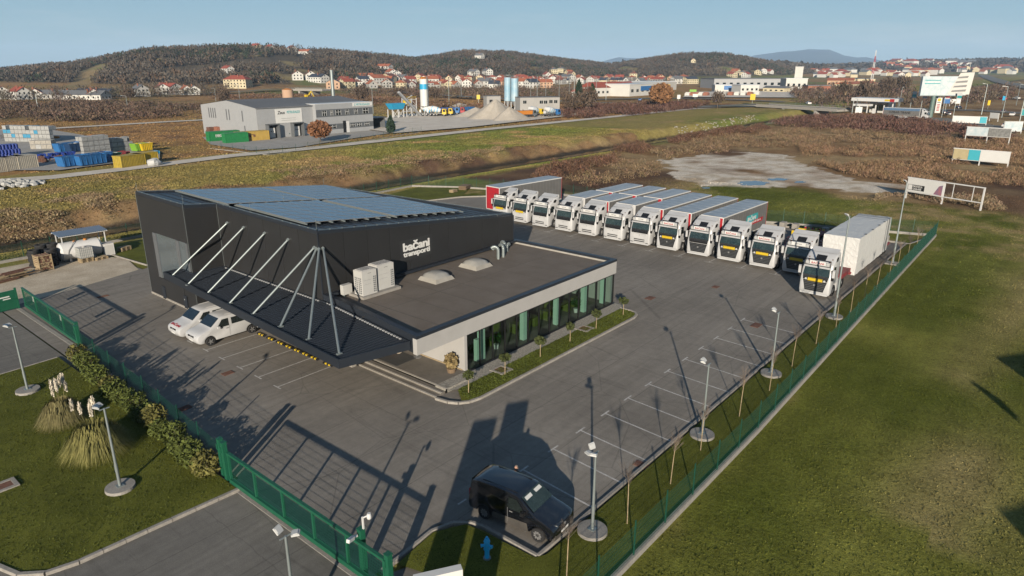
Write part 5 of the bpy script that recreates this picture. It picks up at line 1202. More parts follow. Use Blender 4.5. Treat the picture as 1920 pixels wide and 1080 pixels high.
# red flatbed and dark low bed
def flatbed(x, y, L, m, label, hb=False):
    t = thing('low_loader', label, 'trailer', (x, y, 0), pi, 'low loaders parked behind the trucks')
    MB().box(-L, -1.25, .82, -2.6, 1.25, 1.02).build('deck', m, t); MB().box(-2.7, -1.2, 1.02, 0, 1.2, 1.42).build('gooseneck', m, t)
    b = MB()
    for k in range(10): xx = -2.9-(L-3.2)*k/10; b.box(xx-.3, -1.1, 1.021, xx, 1.1, 1.06)
    b.build('deck_boards', M['wood'], t)
    MB().box(-L-.03, -1.2, .75, -L+.02, 1.2, 1.0).build('rear_board', M['red'], t)
    for k in range(6): MB().box(-L-.035, -1.2+.4*k, .99, -L+.1, -1.0+.4*k, 1.2).build('hazard_marker', M['yellow'] if k % 2 else M['red'], t)
    if hb: MB().box(-9.2, -1.2, 1.06, -9.0, 1.2, 1.6).box(-11.3, -1.15, 1.06, -11.1, 1.15, 1.5).build('ramp', M['yellow'], t)
    wheels(t, [(-L+1.0+1.2*k, s_*1.0) for k in range(3) for s_ in (-1, 1)], .42, .34); return t
flatbed(68.0, 22.7, 13.6, M['darkred'], 'empty low red flatbed with yellow ramps behind its white tractor truck', True)
flatbed(68.0, 19.45, 13.0, M['darkred'], 'empty dark red flatbed in the shade beside the wrapped load')
t = flatbed(63.2, 16.0, 17.6, M['darkred'], 'long dark red low loader carrying the white wrapped load')
t = thing('wrapped_load', 'huge block wrapped in white shrink film with dark straps, standing on the red low loader', 'load', (66.1, 16.0, 0.75))
def film():
    m, n, l, p = nt('white_shrink_film'); g = n.new('ShaderNodeNewGeometry'); t1 = n.new('ShaderNodeTexNoise'); t1.inputs['Scale'].default_value = 1.6; t1.inputs['Detail'].default_value = 8; t1.inputs['Distortion'].default_value = 1.5
    l.new(g.outputs['Position'], t1.inputs['Vector']); b = n.new('ShaderNodeBump'); b.inputs['Strength'].default_value = .8; b.inputs['Distance'].default_value = .12; l.new(t1.outputs[0], b.inputs['Height']); l.new(b.outputs[0], p.inputs['Normal'])
    p.inputs['Base Color'].default_value = (.40, .40, .39, 1); p.inputs['Roughness'].default_value = .5; return m
b = MB(); n1, n2, n3 = 26, 8, 8; X, Y, Z = 11.9, 1.55, 3.45; rr = random.Random(2); pts = {}
def lp(i, j, k):
    if (i, j, k) in pts: return pts[(i, j, k)]
    q = lambda: rr.uniform(-.025, .025); b.v.append((X*i/n1+q()*2, -Y+2*Y*j/n2+q(), Z*k/n3+q())); pts[(i, j, k)] = len(b.v)-1; return pts[(i, j, k)]
for i in range(n1):
    for k in range(n3):
        b.f.append([lp(i, 0, k), lp(i+1, 0, k), lp(i+1, 0, k+1), lp(i, 0, k+1)]); b.f.append([lp(i+1, n2, k), lp(i, n2, k), lp(i, n2, k+1), lp(i+1, n2, k+1)])
    for j in range(n2): b.f.append([lp(i, j, n3), lp(i+1, j, n3), lp(i+1, j+1, n3), lp(i, j+1, n3)])
for j in range(n2):
    for k in range(n3): b.f.append([lp(0, j+1, k), lp(0, j, k), lp(0, j, k+1), lp(0, j+1, k+1)]); b.f.append([lp(n1, j, k), lp(n1, j+1, k), lp(n1, j+1, k+1), lp(n1, j, k+1)])
b.m = [0]*len(b.f); b.build('film', film(), t, smooth=True)
for xx in (10.9, 11.25, 10.0): MB().box(xx, -1.60, .0, xx+.035, -1.585, 3.5).box(xx, -1.6, 3.49, xx+.035, 1.6, 3.505).build('strap', M['black'], t)
for xx in (2, 4.5, 7, 9): MB().box(xx-.12, -1.6, 3.46, xx+.12, -1.45, 3.53).build('edge_protector', M['midgrey'], t)
# vans and cars
def car_body(kind):
    if kind == 'van':      # mid-size white van
        prof = [(2.46, .36), (2.54, .50), (2.56, .66), (2.53, .82), (2.42, .95), (2.2, 1.05), (1.9, 1.13), (1.62, 1.20), (1.45, 1.27), (.72, 1.80), (.52, 1.87), (.2, 1.905), (-.8, 1.93), (-1.9, 1.91), (-2.26, 1.86), (-2.38, 1.76), (-2.48, 1.2), (-2.54, .6), (-2.5, .40), (-2.4, .30)]
        prof += arch(-1.60, .42, .30)[::-1]+arch(1.60, .42, .30)[::-1]+[(2.3, .28)]; w = .95; wb = 1.60
    elif kind == 'caddy':
        prof = [(2.10, .36), (2.19, .50), (2.205, .66), (2.16, .82), (2.05, .93), (1.85, 1.01), (1.60, 1.09), (1.34, 1.155), (1.16, 1.22), (.42, 1.73), (.24, 1.79), (-.1, 1.82), (-.9, 1.835), (-1.7, 1.80), (-2.0, 1.76), (-2.14, 1.66), (-2.22, 1.1), (-2.28, .6), (-2.24, .40), (-2.15, .30)]
        prof += arch(-1.38, .40, .30)[::-1]+arch(1.38, .40, .30)[::-1]+[(2.0, .27)]; w = .89; wb = 1.38
    else:
        prof = [(2.1, .40), (2.16, .58), (2.05, .78), (1.25, .94), (.55, 1.38), (.2, 1.44), (-1.1, 1.42), (-1.75, 1.02), (-2.1, .95), (-2.15, .5), (-2.0, .3)]
        prof += arch(-1.3, .37, .28)[::-1]+arch(1.3, .37, .28)[::-1]+[(1.9, .26)]; w = .86; wb = 1.3
    return prof, w, wb
def vehicle(name, kind, label, cat, loc, rz, paint, lower=None, group=None, spokes=5, scale=1.0):
    prof, w, wb = car_body(kind); t = thing(name, label, cat, loc, rz, group)
    zt = 1.0 if kind != 'car' else .85; kk = {'van': .13, 'caddy': .13, 'car': .22}[kind]; hh = {'van': 1.92, 'caddy': 1.80, 'car': 1.44}[kind]
    tap = lambda z: 1-kk*max(0, (z-zt)/(hh-zt))
    st = [(-w, .13), (-w+.03, .05), (-w+.12, .015), (-w+.3, 0), (0, -.02), (w-.3, 0), (w-.12, .015), (w-.03, .05), (w, .13)]
    b = MB(); loftbody(b, prof, st, tap); b.build('body', paint, t, smooth=True)
    def off(p, q, e): d = (q[0]-p[0], q[1]-p[1]); l = hypot(*d); return (-d[1]/l*e, d[0]/l*e)
    if kind == 'van': ws = ((1.40, 1.295), (.76, 1.79)); sw = [[(1.05, 1.16), (.12, 1.16), (.12, 1.70), (.58, 1.70)], [(-.1, 1.20), (-1.15, 1.20), (-1.15, 1.68), (-.1, 1.68)]]; rear = ((-2.375, 1.80), (-2.49, 1.25)); bon = 1.2
    elif kind == 'caddy': ws = ((1.11, 1.255), (.46, 1.71)); sw = [[(.80, 1.10), (-.12, 1.10), (-.12, 1.60), (.30, 1.60)]]; rear = ((-2.15, 1.68), (-2.235, 1.16)); bon = 1.1
    else: ws = ((1.18, .98), (.60, 1.345)); sw = [[(.95, .97), (-.25, .97), (-.25, 1.32), (.45, 1.32)], [(-.32, .97), (-1.35, .97), (-1.0, 1.32), (-.32, 1.32)]]; rear = ((-1.15, 1.40), (-1.72, 1.05)); bon = .9
    def pane(nm, a, c, e, yb, yt, m):
        o = off(a, c, -e) if a[0] > c[0] else off(a, c, -e)
        ax_, az_, cx_, cz_ = a[0]+abs(o[0])*(1 if a[0] > 0 else -1), a[1]+abs(o[1]), c[0]+abs(o[0])*(1 if a[0] > 0 else -1), c[1]+abs(o[1])
        q = [(ax_, -yb, az_), (ax_, yb, az_), (cx_, yt, cz_), (cx_, -yt, cz_)]; return MB().quad(*(q if a[0] > 0 and a[1] < c[1] else q)).build(nm, m, t)
    pane('windscreen', ws[0], ws[1], .03, w*.88*tap(ws[0][1]), w*.88*tap(ws[1][1]), M['cabglass'])
    pane('rear_window', (rear[0][0], rear[0][1]), (rear[1][0], rear[1][1]), .03, w*.8*tap(rear[0][1]), w*.78*tap(rear[1][1]), M['glass_dark'])
    for s_ in (-1, 1):
        for P in sw: MB().quad(*[(x, s_*(w+.006)*tap(z), z) for x, z in P][::s_]).build('side_window', M['glass_dark'], t)
        MB().box(sw[0][0][0]-.18, s_*(w-.02), sw[0][0][1]-.02, sw[0][0][0]-.02, s_*(w+.17), sw[0][0][1]+.14).build('mirror', paint if kind != 'caddy' else M['black'], t)
        fx = prof[2][0] if kind != 'car' else prof[1][0]
        MB().quad(*[(fx-.05-.30*u, s_*(w*.56+.36*w*u), z) for u, z in ((0, .78), (1, .80), (1, .96), (.1, .92))][::-s_]).build('headlight', M['lamp_glass'], t)
        MB().box(-fx+.13 if kind == 'car' else -fx-.01, s_*(w-.16), .9, (-fx+.2) if kind == 'car' else -fx+.10, s_*(w-.06), 1.25).build('tail_light', M['red'], t)
        dx = sw[0][1][0]; MB().box(dx-.008, s_*(w+.001), .42, dx+.008, s_*(w+.005), 1.14 if kind != 'car' else .9).box(dx+.1, s_*(w+.001), .98 if kind != 'car' else .8, dx+.26, s_*(w+.025), 1.02 if kind != 'car' else .83).build('door_trim', M['grey'], t)
    if lower: 
        for s_ in (-1, 1): MB().quad(*[(x, s_*(w+.004), z) for x, z in ((wb-.44, .31), (-wb+.44, .31), (-wb+.50, .62), (wb-.52, .72))][::s_]).build('dusty_sill', lower, t)
        MB().box(fx-.22, -w+.12, .33, fx-.02, w-.12, .58).build('bumper', lower, t)
    MB().box(fx-.2, -.42, .70, fx-.005, .42, .86).build('grille', M['black'], t); MB().tube((fx-.01, 0, .79), (fx+.012, 0, .79), .07, n=14).build('badge', M['rim'], t)
    MB().box(fx-.1, -.26, .47, fx+.012, .26, .58).build('number_plate', M['signwhite'], t)
    if kind != 'car':
        for y in (-.6, .6): MB().box(-1.6, y-.015, hh+.002, .2, y+.015, hh+.025).build('roof_rail', M['black'] if kind == 'caddy' else M['white'], t)
        MB().box(-1.9, -w+.005, .0, 1.9, w-.005, .0) if False else None
    for s_ in (-1, 1):
        for x in (wb, -wb): pass
    wheels(t, [(sx*wb, s_*(w-.11)) for sx in (1, -1) for s_ in (-1, 1)], .33 if kind != 'car' else .31, .22, spokes)
    return t
v1 = vehicle('white_van', 'van', 'white van nearer the camera, parked half under the canopy', 'van', (22.35, 46.35, 0), pi, M['white_paintcar'], group='white vans under the canopy', spokes=5)
v2 = vehicle('white_van', 'van', 'white van behind, parked half under the canopy, with red lettering on its nose', 'van', (22.2, 48.75, 0), pi, M['white_paintcar'], group='white vans under the canopy', spokes=5)
for v_ in (v1, v2):
    for c in v_.children:
        if c.name.startswith('windscreen'): c.data.materials[0] = mat('van_windscreen', (.012, .02, .028), .06, 0, .3, 3, spec=.7)
lettering('BAČANI', 1.25, .28, M['red'], v2, (2.40, -.62, 1.02), rz=R(90), rx=R(-72), name='bonnet_text', ext=.004, bold=.03)
vb = vehicle('black_van', 'caddy', 'black delivery van with dusty sills parked at the kerb corner', 'van', (19.75, 16.05, 0), R(-84), M['vanblack'], M['vandust'], spokes=9)
for c in vb.children:
    if c.name.startswith('windscreen'): c.data.materials[0] = mat('dark_windscreen', (.03, .048, .044), .06, 0, .3, 3, spec=.7)
for s_ in (-1, 1): MB().quad((.545, s_*.12, 1.70), (.545, s_*.58, 1.70), (.68, s_*.60, 1.605), (.68, s_*.14, 1.605)).build('sun_shade', M['signwhite'], vb)
# ---- person beside the black van
def person():
    t = thing('person', 'person in a dark jacket standing beyond the black van, holding a controller and looking up', 'person', (20.75, 17.15, 0), R(200))
    V = [(0, 0, .95), (0, .10, .93), (0, .12, .50), (.02, .13, .09), (.16, .14, .04), (0, -.10, .93), (0, -.13, .50), (-.02, -.15, .09), (.12, -.16, .04),
         (0, 0, 1.15), (0, 0, 1.38), (0, 0, 1.50), (.02, 0, 1.60), (0, .19, 1.42), (.04, .25, 1.15), (.28, .12, 1.12), (0, -.19, 1.42), (.04, -.25, 1.15), (.28, -.12, 1.12)]
    Rr = [.15, .11, .075, .05, .04, .11, .075, .05, .04, .15, .17, .06, .055, .075, .052, .035, .075, .052, .035]
    Ed = [(0, 1), (1, 2), (2, 3), (3, 4), (0, 5), (5, 6), (6, 7), (7, 8), (0, 9), (9, 10), (10, 11), (11, 12), (10, 13), (13, 14), (14, 15), (10, 16), (16, 17), (17, 18)]
    me = bpy.data.meshes.new('body'); me.from_pydata(V, Ed, []); o = bpy.data.objects.new('body', me); COL.objects.link(o)
    md = o.modifiers.new('skin', 'SKIN'); sv = me.skin_vertices[0].data
    for i, r in enumerate(Rr): sv[i].radius = (r*(.75 if i in (0, 9, 10) else 1), r)
    sv[0].use_root = True
    ss = o.modifiers.new('sub', 'SUBSURF'); ss.levels = 2; ss.render_levels = 2
    bpy.context.view_layer.update(); m2 = bpy.data.meshes.new_from_object(o.evaluated_get(bpy.context.evaluated_depsgraph_get())); bpy.data.objects.remove(o)
    m2.materials.clear(); m2.materials.append(M['jacket']); m2.shade_smooth(); link('body', m2, t)
    MB().blob((.035, 0, 1.70), .095, .078, .12, 14, 10).blob((.13, 0, 1.69), .02, .016, .022, 8, 6).blob((.03, .082, 1.69), .014, .012, .03, 6, 5).blob((.03, -.082, 1.69), .014, .012, .03, 6, 5).tube((.0, 0, 1.5), (.02, 0, 1.62), .052, n=10).build('head', M['skin'], t, smooth=True)
    b = MB()
    for y in (-.03, .03): b.blob((.118, y, 1.72), .012, .014, .008, 6, 5)
    b.build('eyes', M['black'], t); MB().blob((.12, 0, 1.645), .012, .028, .007, 8, 5).build('mouth', M['darkred'], t)
    MB().blob((.005, 0, 1.735), .10, .086, .10, 14, 8).build('hair', M['hair'], t, smooth=True)
    for s_ in (-1, 1):
        b = MB(); b.blob((.33, s_*.11, 1.12), .045, .022, .035, 8, 6)
        for k in range(4): y0 = s_*(.095); b.tube((.36, y0, 1.145-.018*k), (.41-.004*k, y0-s_*.03, 1.14-.018*k), .009, .008, 6); b.tube((.41-.004*k, y0-s_*.03, 1.14-.018*k), (.395, y0-s_*.06, 1.135-.018*k), .008, .007, 6)
        b.tube((.31, s_*.10, 1.15), (.35, s_*.07, 1.18), .011, .009, 6); b.build('hand', M['skin'], t, smooth=True)
    c = tag(MB().box(-.06, -.09, -.02, .06, .09, .03).build('controller', M['grey']), 'small grey remote controller held by the person in the dark jacket', 'controller'); c.location = (20.75-.36, 17.15-.14, 1.14); c.rotation_euler = (0, 0, R(200))
person()
# wheel stops under the canopy
for k, y in enumerate((36.35, 37.95, 38.95, 39.95, 41.0, 42.05, 43.3, 44.6)):
    t = thing('wheel_stop', 'black and yellow wheel stop under the canopy, %s from the steps' % ordn[k], 'wheel stop', (24.15, y, 0), 0, 'wheel stops under the canopy')
    MB().add([(-.08, -.5, 0), (.08, -.5, 0), (.08, .5, 0), (-.08, .5, 0), (-.05, -.48, .10), (.05, -.48, .10), (.05, .48, .10), (-.05, .48, .10)], [(4, 5, 6, 7), (0, 1, 5, 4), (1, 2, 6, 5), (2, 3, 7, 6), (3, 0, 4, 7)]).build('rubber_body', M['black'], t)
    for q in (-.32, .05): MB().box(-.082, q, .01, .055, q+.18, .104).build('yellow_stripe', M['yellow'], t)
# totem signs just outside the bottom edge, whose shadows fall across the yard
for px_, py_, lab in ((10.35, 11.3, 'tall white totem sign whose top corner shows at the bottom edge of the photo'), (7.55, 11.35, 'second tall white totem sign beside the driveway, just below the photo')):
    t = thing('totem_sign', lab, 'sign', (px_, py_, 0), R(-31.5), 'totem signs by the driveway')
    MB().box(-.66, -.12, .3, .66, .12, 5.98).build('panel', M['signwhite'], t); MB().box(-.9, -.3, 0, .9, .3, .3).build('base', M['concrete'], t)
# ================================================================ BEYOND THE YARD
class Face:
    """a vertical wall line from one photo pixel on the ground to another; gives (distance along, height) for a pixel"""
    def __init__(s, a, c, z=None):
        A = hit(*a); Cc = hit(*c); s.z = min(A[2], Cc[2]) if z is None else z
        s.A = G(a[0], a[1], s.z) if z is not None else A[:2]; s.C = G(c[0], c[1], s.z) if z is not None else Cc[:2]
        s.L = hypot(s.C[0]-s.A[0], s.C[1]-s.A[1]); s.u = ((s.C[0]-s.A[0])/s.L, (s.C[1]-s.A[1])/s.L); s.an = atan2(s.u[1], s.u[0]); s.n = (s.u[1], -s.u[0])
    def at(s, px, py, off=0.0):
        d = ray(px, py); ax, ay = s.A[0]+s.n[0]*off, s.A[1]+s.n[1]*off
        t = (ax*s.n[0]+ay*s.n[1])/(d[0]*s.n[0]+d[1]*s.n[1]); x, y, z = d[0]*t, d[1]*t, HC+d[2]*t
        return ((x-ax)*s.u[0]+(y-ay)*s.u[1], z-s.z)
def fquad(b, F, r, y=-.03, m=0):
    (s0, z1), (s1, z0) = F.at(r[0], r[1]), F.at(r[2], r[3]); b.box(s0, y-.04, z0, s1, y, z1, m); return (s0, z0, s1, z1)
# --- grey warehouse with loading docks
F = Face((486, 263), (694, 244))
t = thing('warehouse', 'light grey warehouse with loading docks, dark-banded office end and white banner', 'building', (F.A[0], F.A[1], F.z), F.an)
Z1, D, XO = 8.3, 30, F.at(590, 250)[0]
b = MB(); b.add([(0, 0, 0), (F.L, 0, 0), (F.L, D, 0), (0, D, 0), (0, 0, Z1), (F.L, 0, Z1), (F.L, D, Z1), (0, D, Z1), (0, D*.5, Z1+1.6), (F.L, D*.5, Z1+1.6)], [(0, 1, 5, 4), (1, 2, 6, 9, 5), (2, 3, 7, 6), (3, 0, 4, 8, 7)])
b.build('wall', M['lightgrey'], t)
b = MB(); b.add([(-.2, -.2, Z1+.02), (F.L+.2, -.2, Z1+.02), (F.L+.2, D*.5, Z1+1.72), (-.2, D*.5, Z1+1.72), (F.L+.2, D+.2, Z1+.02), (-.2, D+.2, Z1+.02)], [(0, 1, 2, 3), (3, 2, 4, 5)]); b.add([(-.25, -.3, Z1-.15), (XO, -.3, Z1-.15), (XO, -.2, Z1+.1), (-.25, -.2, Z1+.1)], [(0, 1, 2, 3)]); b.build('roof', M['greyroof'], t)
ob = MB().box(XO, -1.4, 0, F.L+.3, 6, Z1+.35).build('office_block', M['lightgrey'], t)
MB().box(XO-.02, -1.45, Z1+.3, F.L+.35, 6.05, Z1+.42).build('office_coping', M['white'], t)
def shift(r): return r
for z0, z1 in ((5.0, 7.1), (1.35, 2.9)):
    x0 = XO+.1; MB().box(x0, -1.44, z0, F.L+.25, -1.41, z1).build('dark_band', M['midgrey'], t)
    xs = [(.10, .17), (.24, .28), (.33, .42), (.50, .56), (.66, .72), (.82, .92)] if z0 > 4 else [(.06, .15), (.2, .32), (.58, .66), (.7, .78), (.84, .92)]
    W_ = F.L+.2-x0
    for a0, a1 in xs:
        w = MB().box(x0+W_*a0, -1.46, z0+.35, x0+W_*a1, -1.443, z1-.3).build('window', M['glass_dark'], t)
        fr = MB()
        for q in range(3): xx = x0+W_*(a0+(a1-a0)*q/2); fr.box(xx-.05, -1.48, z0+.35, xx+.05, -1.461, z1-.3)
        fr.box(x0+W_*a0, -1.48, z0+.35+(z1-z0-.65)*.55, x0+W_*a1, -1.461, z0+.45+(z1-z0-.65)*.55).build('window_frame', M['white'], w)
MB().box(XO+W_*.45, -1.47, 0, XO+W_*.50, -1.42, 3.6).build('entrance', M['black'], t)
MB().box(XO+W_*.51, -1.48, 0, XO+W_*.56, -1.42, 3.4).build('entrance_pier', M['white'], t)
for px0, px1 in ((500, 521), (547, 567)):
    s0, s1 = F.at(px0, 260)[0], F.at(px1, 258)[0]
    d_ = MB().box(s0, -1.6, 0, s0+.2, -.02, 4.0).box(s1-.2, -1.6, 0, s1, -.02, 4.0).box(s0, -1.6, 3.8, s1, -.02, 4.05).build('dock_shelter', M['midgrey'], t)
    MB().box(s0+.2, -.06, 0, s1-.2, -.02, 3.8).build('dock_opening', M['black'], d_)
    MB().box((s0+s1)/2-.8, -.3, .3, (s0+s1)/2+.9, -.08, 2.9).build('dock_door', M['white'], d_); MB().box((s0+s1)/2-.4, -.31, 1.9, (s0+s1)/2-.1, -.301, 2.2).box((s0+s1)/2+.2, -.31, 1.9, (s0+s1)/2+.5, -.301, 2.2).build('dock_window', M['black'], d_)
s0, s1 = F.at(571, 250)[0], F.at(583, 250)[0]
g_ = MB().box(s0, -.08, 0, s1, -.02, 3.4).build('roller_door', M['white'], t); MB().box(s0+.4, -.09, 1.7, s0+.9, -.081, 2.0).box(s0+1.4, -.09, 1.7, s1-.4, -.081, 2.0).build('door_window', M['black'], g_)
s0, z1 = F.at(515, 205); s1, z0 = F.at(567, 228)
bn = MB().box(s0, -.12, z0, s1, -.03, z1).build('banner', M['signwhite'], t)
lettering('Zeus', (s1-s0)*.28, .9, M['black'], bn, (s0+(s1-s0)*.07, -.13, z1-1.4), name='banner_text', bold=.02, shear=.2)
lettering('PETRUDALEX', (s1-s0)*.5, .7, M['teal'], bn, (s0+(s1-s0)*.43, -.13, z1-1.3), name='banner_text', bold=.015)
for k in range(2): MB().box(s0+(s1-s0)*.2, -.13, z0+.6+k*.55, s1-(s1-s0)*.25, -.121, z0+.68+k*.55).build('banner_line', M['grey'], bn)
MB().box(F.L-7.2, -1.5, Z1-.75, F.L+.2, -1.42, Z1+.28).build('name_board', M['signwhite'], t)
lettering('Z PETRUDALEX', 6, .6, M['teal'], t, (F.L-6.7, -1.51, Z1-.55), name='name_text', bold=.015)
for (yy, z0, z1) in ((25.5, 4.8, 7.6), (24.3, 4.8, 7.6), (23.1, 4.8, 7.6), (21.9, 4.8, 7.6), (15.6, 4.6, 7.5), (14.2, 4.6, 7.5), (7.2, 4.5, 7.4), (6.6, .8, 3.4)):
    MB().box(-.05, yy-.22, z0, -.01, yy+.22, z1).build('slot_window', M['midgrey'], t)
# yard of the warehouse
sheet('warehouse_yard', [G(395, 272), G(470, 283), G(560, 277), G(650, 262), G(780, 244), G(760, 236), G(700, 238), G(480, 262), G(380, 258)], .16, M['yard_concrete'])
wy = [hit(395, 279)[:2], hit(505, 291)[:2], hit(600, 276)[:2], hit(700, 262)[:2], hit(790, 248)[:2]]
fence('yard_fence', 'thin grey fence posts in front of the light grey warehouse', wy, h=1.5, base=.1, step=5, wires=True, dense=.25)
def container(px, py, L, m, label, rz, h=2.6, w=2.44, group=None, text=None, tm=None, name='container', z=None):
    p = hit(px, py); zz = p[2] if z is None else z
    t = thing(name, label, 'container', (p[0], p[1], zz+.02), rz, group); b = MB(); b.box(0.04, .04, .1, L-.04, w-.04, h-.05); n = int(L/.35)
    for k in range(n): x = .15+k*(L-.3)/n; b.box(x, 0.0, .18, x+.17, .04, h-.14); 
    for k in range(5): y = .15+k*.45; b.box(0, y, .18, .04, y+.22, h-.14)
    b.build('corrugated_body', m, t)
    for x in (0, L): MB().box(x-.06, -.03, 0, x+.06, .09, h).build('corner_post', m, t)
    MB().box(-.05, -.03, h-.12, L+.05, w+.03, h).build('top_rail', m, t); MB().box(-.05, -.03, 0, L+.05, w+.03, .14).build('bottom_rail', m, t)
    if text: lettering(text, L*.35, .7, tm, t, (L*.2, -.035, h*.45), name='container_text', bold=.02)
    return t
an = F.an
container(394, 267, 8.2, M['greenbox'], 'green container with white lettering, left of the yellow one', an-.10, text='EVERGREEN', tm=M['signwhite'])
container(424, 270, 6.0, M['greenbox'], 'plain green container end between the lettered one and the yellow one', an-.10)
container(448, 268, 8.5, M['orange'] if False else mat('sand_yellow_paint', (.50, .34, .08), .6, 0, .1, 1), 'sand yellow container with a dark emblem in front of the warehouse', an-.10, text='m', tm=M['rust'])
for k, (px, py) in enumerate(((398, 246), (412, 246), (428, 246), (447, 243))):
    p = hit(px, py+8); tag(MB().box(-1.2, -1, 0, 1.2, 1, 1.5).box(-1.1, -.9, 1.5, .6, .8, 2.3+.2*(k % 2)).build('scrap_crate', (M['rust'], M['brick'], M['rust'], M['wood'])[k]), ('rusty scrap crate leftmost behind the green container', 'brick-red scrap crate behind the green container', 'rusty scrap crate near the warehouse corner', 'wooden scrap crate against the warehouse wall')[k], 'crate', 'scrap crates behind the containers').location = (p[0], p[1], p[2])
def simplecar(px, py, rz, m, label, kind='car', group=None, cat='car', name='car'):
    p = hit(px, py); return vehicle(name, kind, label, cat, (p[0], p[1], p[2]+.02), rz, m, group=group, spokes=0)
simplecar(535, 258, an, M['greenbox'] if False else mat('dark_green_car', (.02, .07, .04), .3, 0, .1), 'dark green car parked by the loading docks')
# flue and shed
p = hit(598, 210); t = thing('chimney_pipe', 'tall silver flue pipe rising behind the warehouse', 'chimney', (p[0]-2, p[1]-14, 0)); MB().tube((0, 0, 0), (0, 0, 17.2), .75, .68, 14).tube((0, 0, 17.2), (0, 0, 17.5), .8, n=14).build('pipe', M['steel'], t, smooth=True); MB().box(-1.4, -1.4, 0, 1.4, 1.4, .6).build('base', M['concrete'], t)
Fs = Face((696, 244), (722, 241)); t = thing('dark_shed', 'dark lean-to shed at the right end of the grey warehouse', 'shed', (Fs.A[0], Fs.A[1], 0), Fs.an)
MB().box(0, 0, 0, .2, 9, 3.5).box(Fs.L, 0, 0, Fs.L+.2, 9, 3.3).box(0, 8.8, 0, Fs.L, 9, 3.5).build('wall', M['midgrey'], t); MB().box(-.3, -.5, 3.5, Fs.L+.5, 9.3, 3.75).build('roof', M['dark_roof'], t)
# trees by the warehouse
def crown_tree(px, py, h, rad, col, label, group=None, n=900, cat='tree', name='broadleaf_tree', conifer=False, lo=.25, seed=1, sx=.10, sz=.07):
    p = hit(px, py); t = thing(name, label, cat, (p[0], p[1], p[2]-.05), seed, group); g = np.random.default_rng(seed); b = MB()
    b.tube((0, 0, 0), (0, 0, h*.45), h*.028, h*.018, 7); b.tube((0, 0, h*.45), (0, 0, h*.9), h*.018, .02, 5)
    for k in range(9): a = g.uniform(0, 6.28); z = h*g.uniform(.25, .6); b.tube((0, 0, z), (cos(a)*rad*.6, sin(a)*rad*.6, z+h*.22), h*.010, .02, 4)
    b.build('trunk', M['bark'], t)
    cloud('crown', [[0, 0, 0]], rad, h, [col], n, sx, sz, parent=t, kind=None, rnd=g, lo=lo, up=.6, taper=.25 if conifer else 1.0); return t
crown_tree(601, 268, 5.6, 3.1, (.24, .115, .06), 'russet rounded bare tree in front of the warehouse', seed=3)
crown_tree(733, 251, 5.2, 1.9, (.035, .06, .04), 'dark blue-green conifer beside the berm road', conifer=True, lo=.05, seed=4, name='conifer')
crown_tree(1238, 205, 11.5, 5.5, (.24, .125, .06), 'russet round tree between the plain and the shops', seed=5)
crown_tree(1085, 183, 11, 3.2, (.025, .045, .02), 'dark conifer left of the red-roofed inn, taller one', conifer=True, lo=.05, seed=6, name='conifer')
crown_tree(1110, 184, 9, 3, (.03, .05, .022), 'dark conifer close to the red-roofed inn, shorter one', conifer=True, lo=.05, seed=7, name='conifer')
for k, (px, py, h, lab) in enumerate(((420, 198, 9, 'bare brown tree behind the left end of the warehouse'), (680, 196, 10, 'bare brown tree behind the office end of the warehouse'), (1070, 215, 9, 'bare brown tree right of the white site cabin'), (1100, 213, 11, 'slim bare tree on the plain right of the cabin'), (1345, 203, 8, 'lone bare tree on the berm near the bridge'), (815, 192, 8, 'bare bushy tree right of the white silo'),
    (745, 186, 7, 'bare tree beside the raised road'), (1620, 192, 12, 'broad bare tree right of the bridge'), (1580, 190, 11, 'bare tree over the right end of the bridge'), (1690, 178, 13, 'bare tree behind the filling station'), (1660, 182, 12, 'bare tree left of the filling station canopy'), (245, 190, 8, 'bare tree on the left plain by the field road'))):
    crown_tree(px, py, h, h*.42, (.13, .095, .07), lab, n=420, seed=20+k, group='bare trees on the plain', sx=.05, sz=.09, name='bare_tree')
# --- concrete works
def silo(px, py, h, r, label, bands, legs=0.0, z0=4.0):
    p = hit(px, py); t = thing('silo', label, 'silo', (p[0], p[1], p[2])); 
    MB().tube((0, 0, z0), (0, 0, h), r, n=20).build('shell', M['white'] if bands != 'blue' else M['silo_blue'], t, smooth=True)
    MB().tube((0, 0, z0-2.2), (0, 0, z0), r*.2, r, 20).build('cone', M['grey'], t, smooth=True)
    for a in (45, 135, 225, 315): MB().tube((r*.9*cos(R(a)), r*.9*sin(R(a)), 0), (r*.9*cos(R(a)), r*.9*sin(R(a)), z0+.5), .13, n=6).build('leg', M['white'], t)
    if bands == 'one': MB().tube((0, 0, h-3.9), (0, 0, h-1.9), r+.03, n=20, cap=False).build('blue_band', M['sky_blue'], t, smooth=True); MB().tube((0, 0, h), (0, 0, h+.9), .5, n=8).box(-r, -r*.7, h, r, r*.7, h+.15).box(-1, -.6, h+.15, .6, .6, h+.8).build('filter_unit', M['orange'], t)
    b = MB()
    for k in range(int(h/.8)): b.box(-.25, -r-.16, k*.8+1, .25, -r-.10, k*.8+1.06)
    b.box(-.28, -r-.18, 1, -.22, -r-.08, h+.8).box(.22, -r-.18, 1, .28, -r-.08, h+.8); b.build('ladder', M['steel'], t)
    b = MB()
    for k in range(12): a0, a1 = 2*pi*k/12, 2*pi*(k+1)/12; b.tube((r*cos(a0), r*sin(a0), h+.9), (r*cos(a1), r*sin(a1), h+.9), .04, n=4, cap=False); b.tube((r*cos(a0), r*sin(a0), h), (r*cos(a0), r*sin(a0), h+.9), .03, n=4, cap=False)
    b.build('railing', M['steel'], t)
    return t
M['silo_blue'] = mat('blue_white_silo', (.16, .40, .58), .5, 0, 0, .25, c2=(.50, .62, .68))
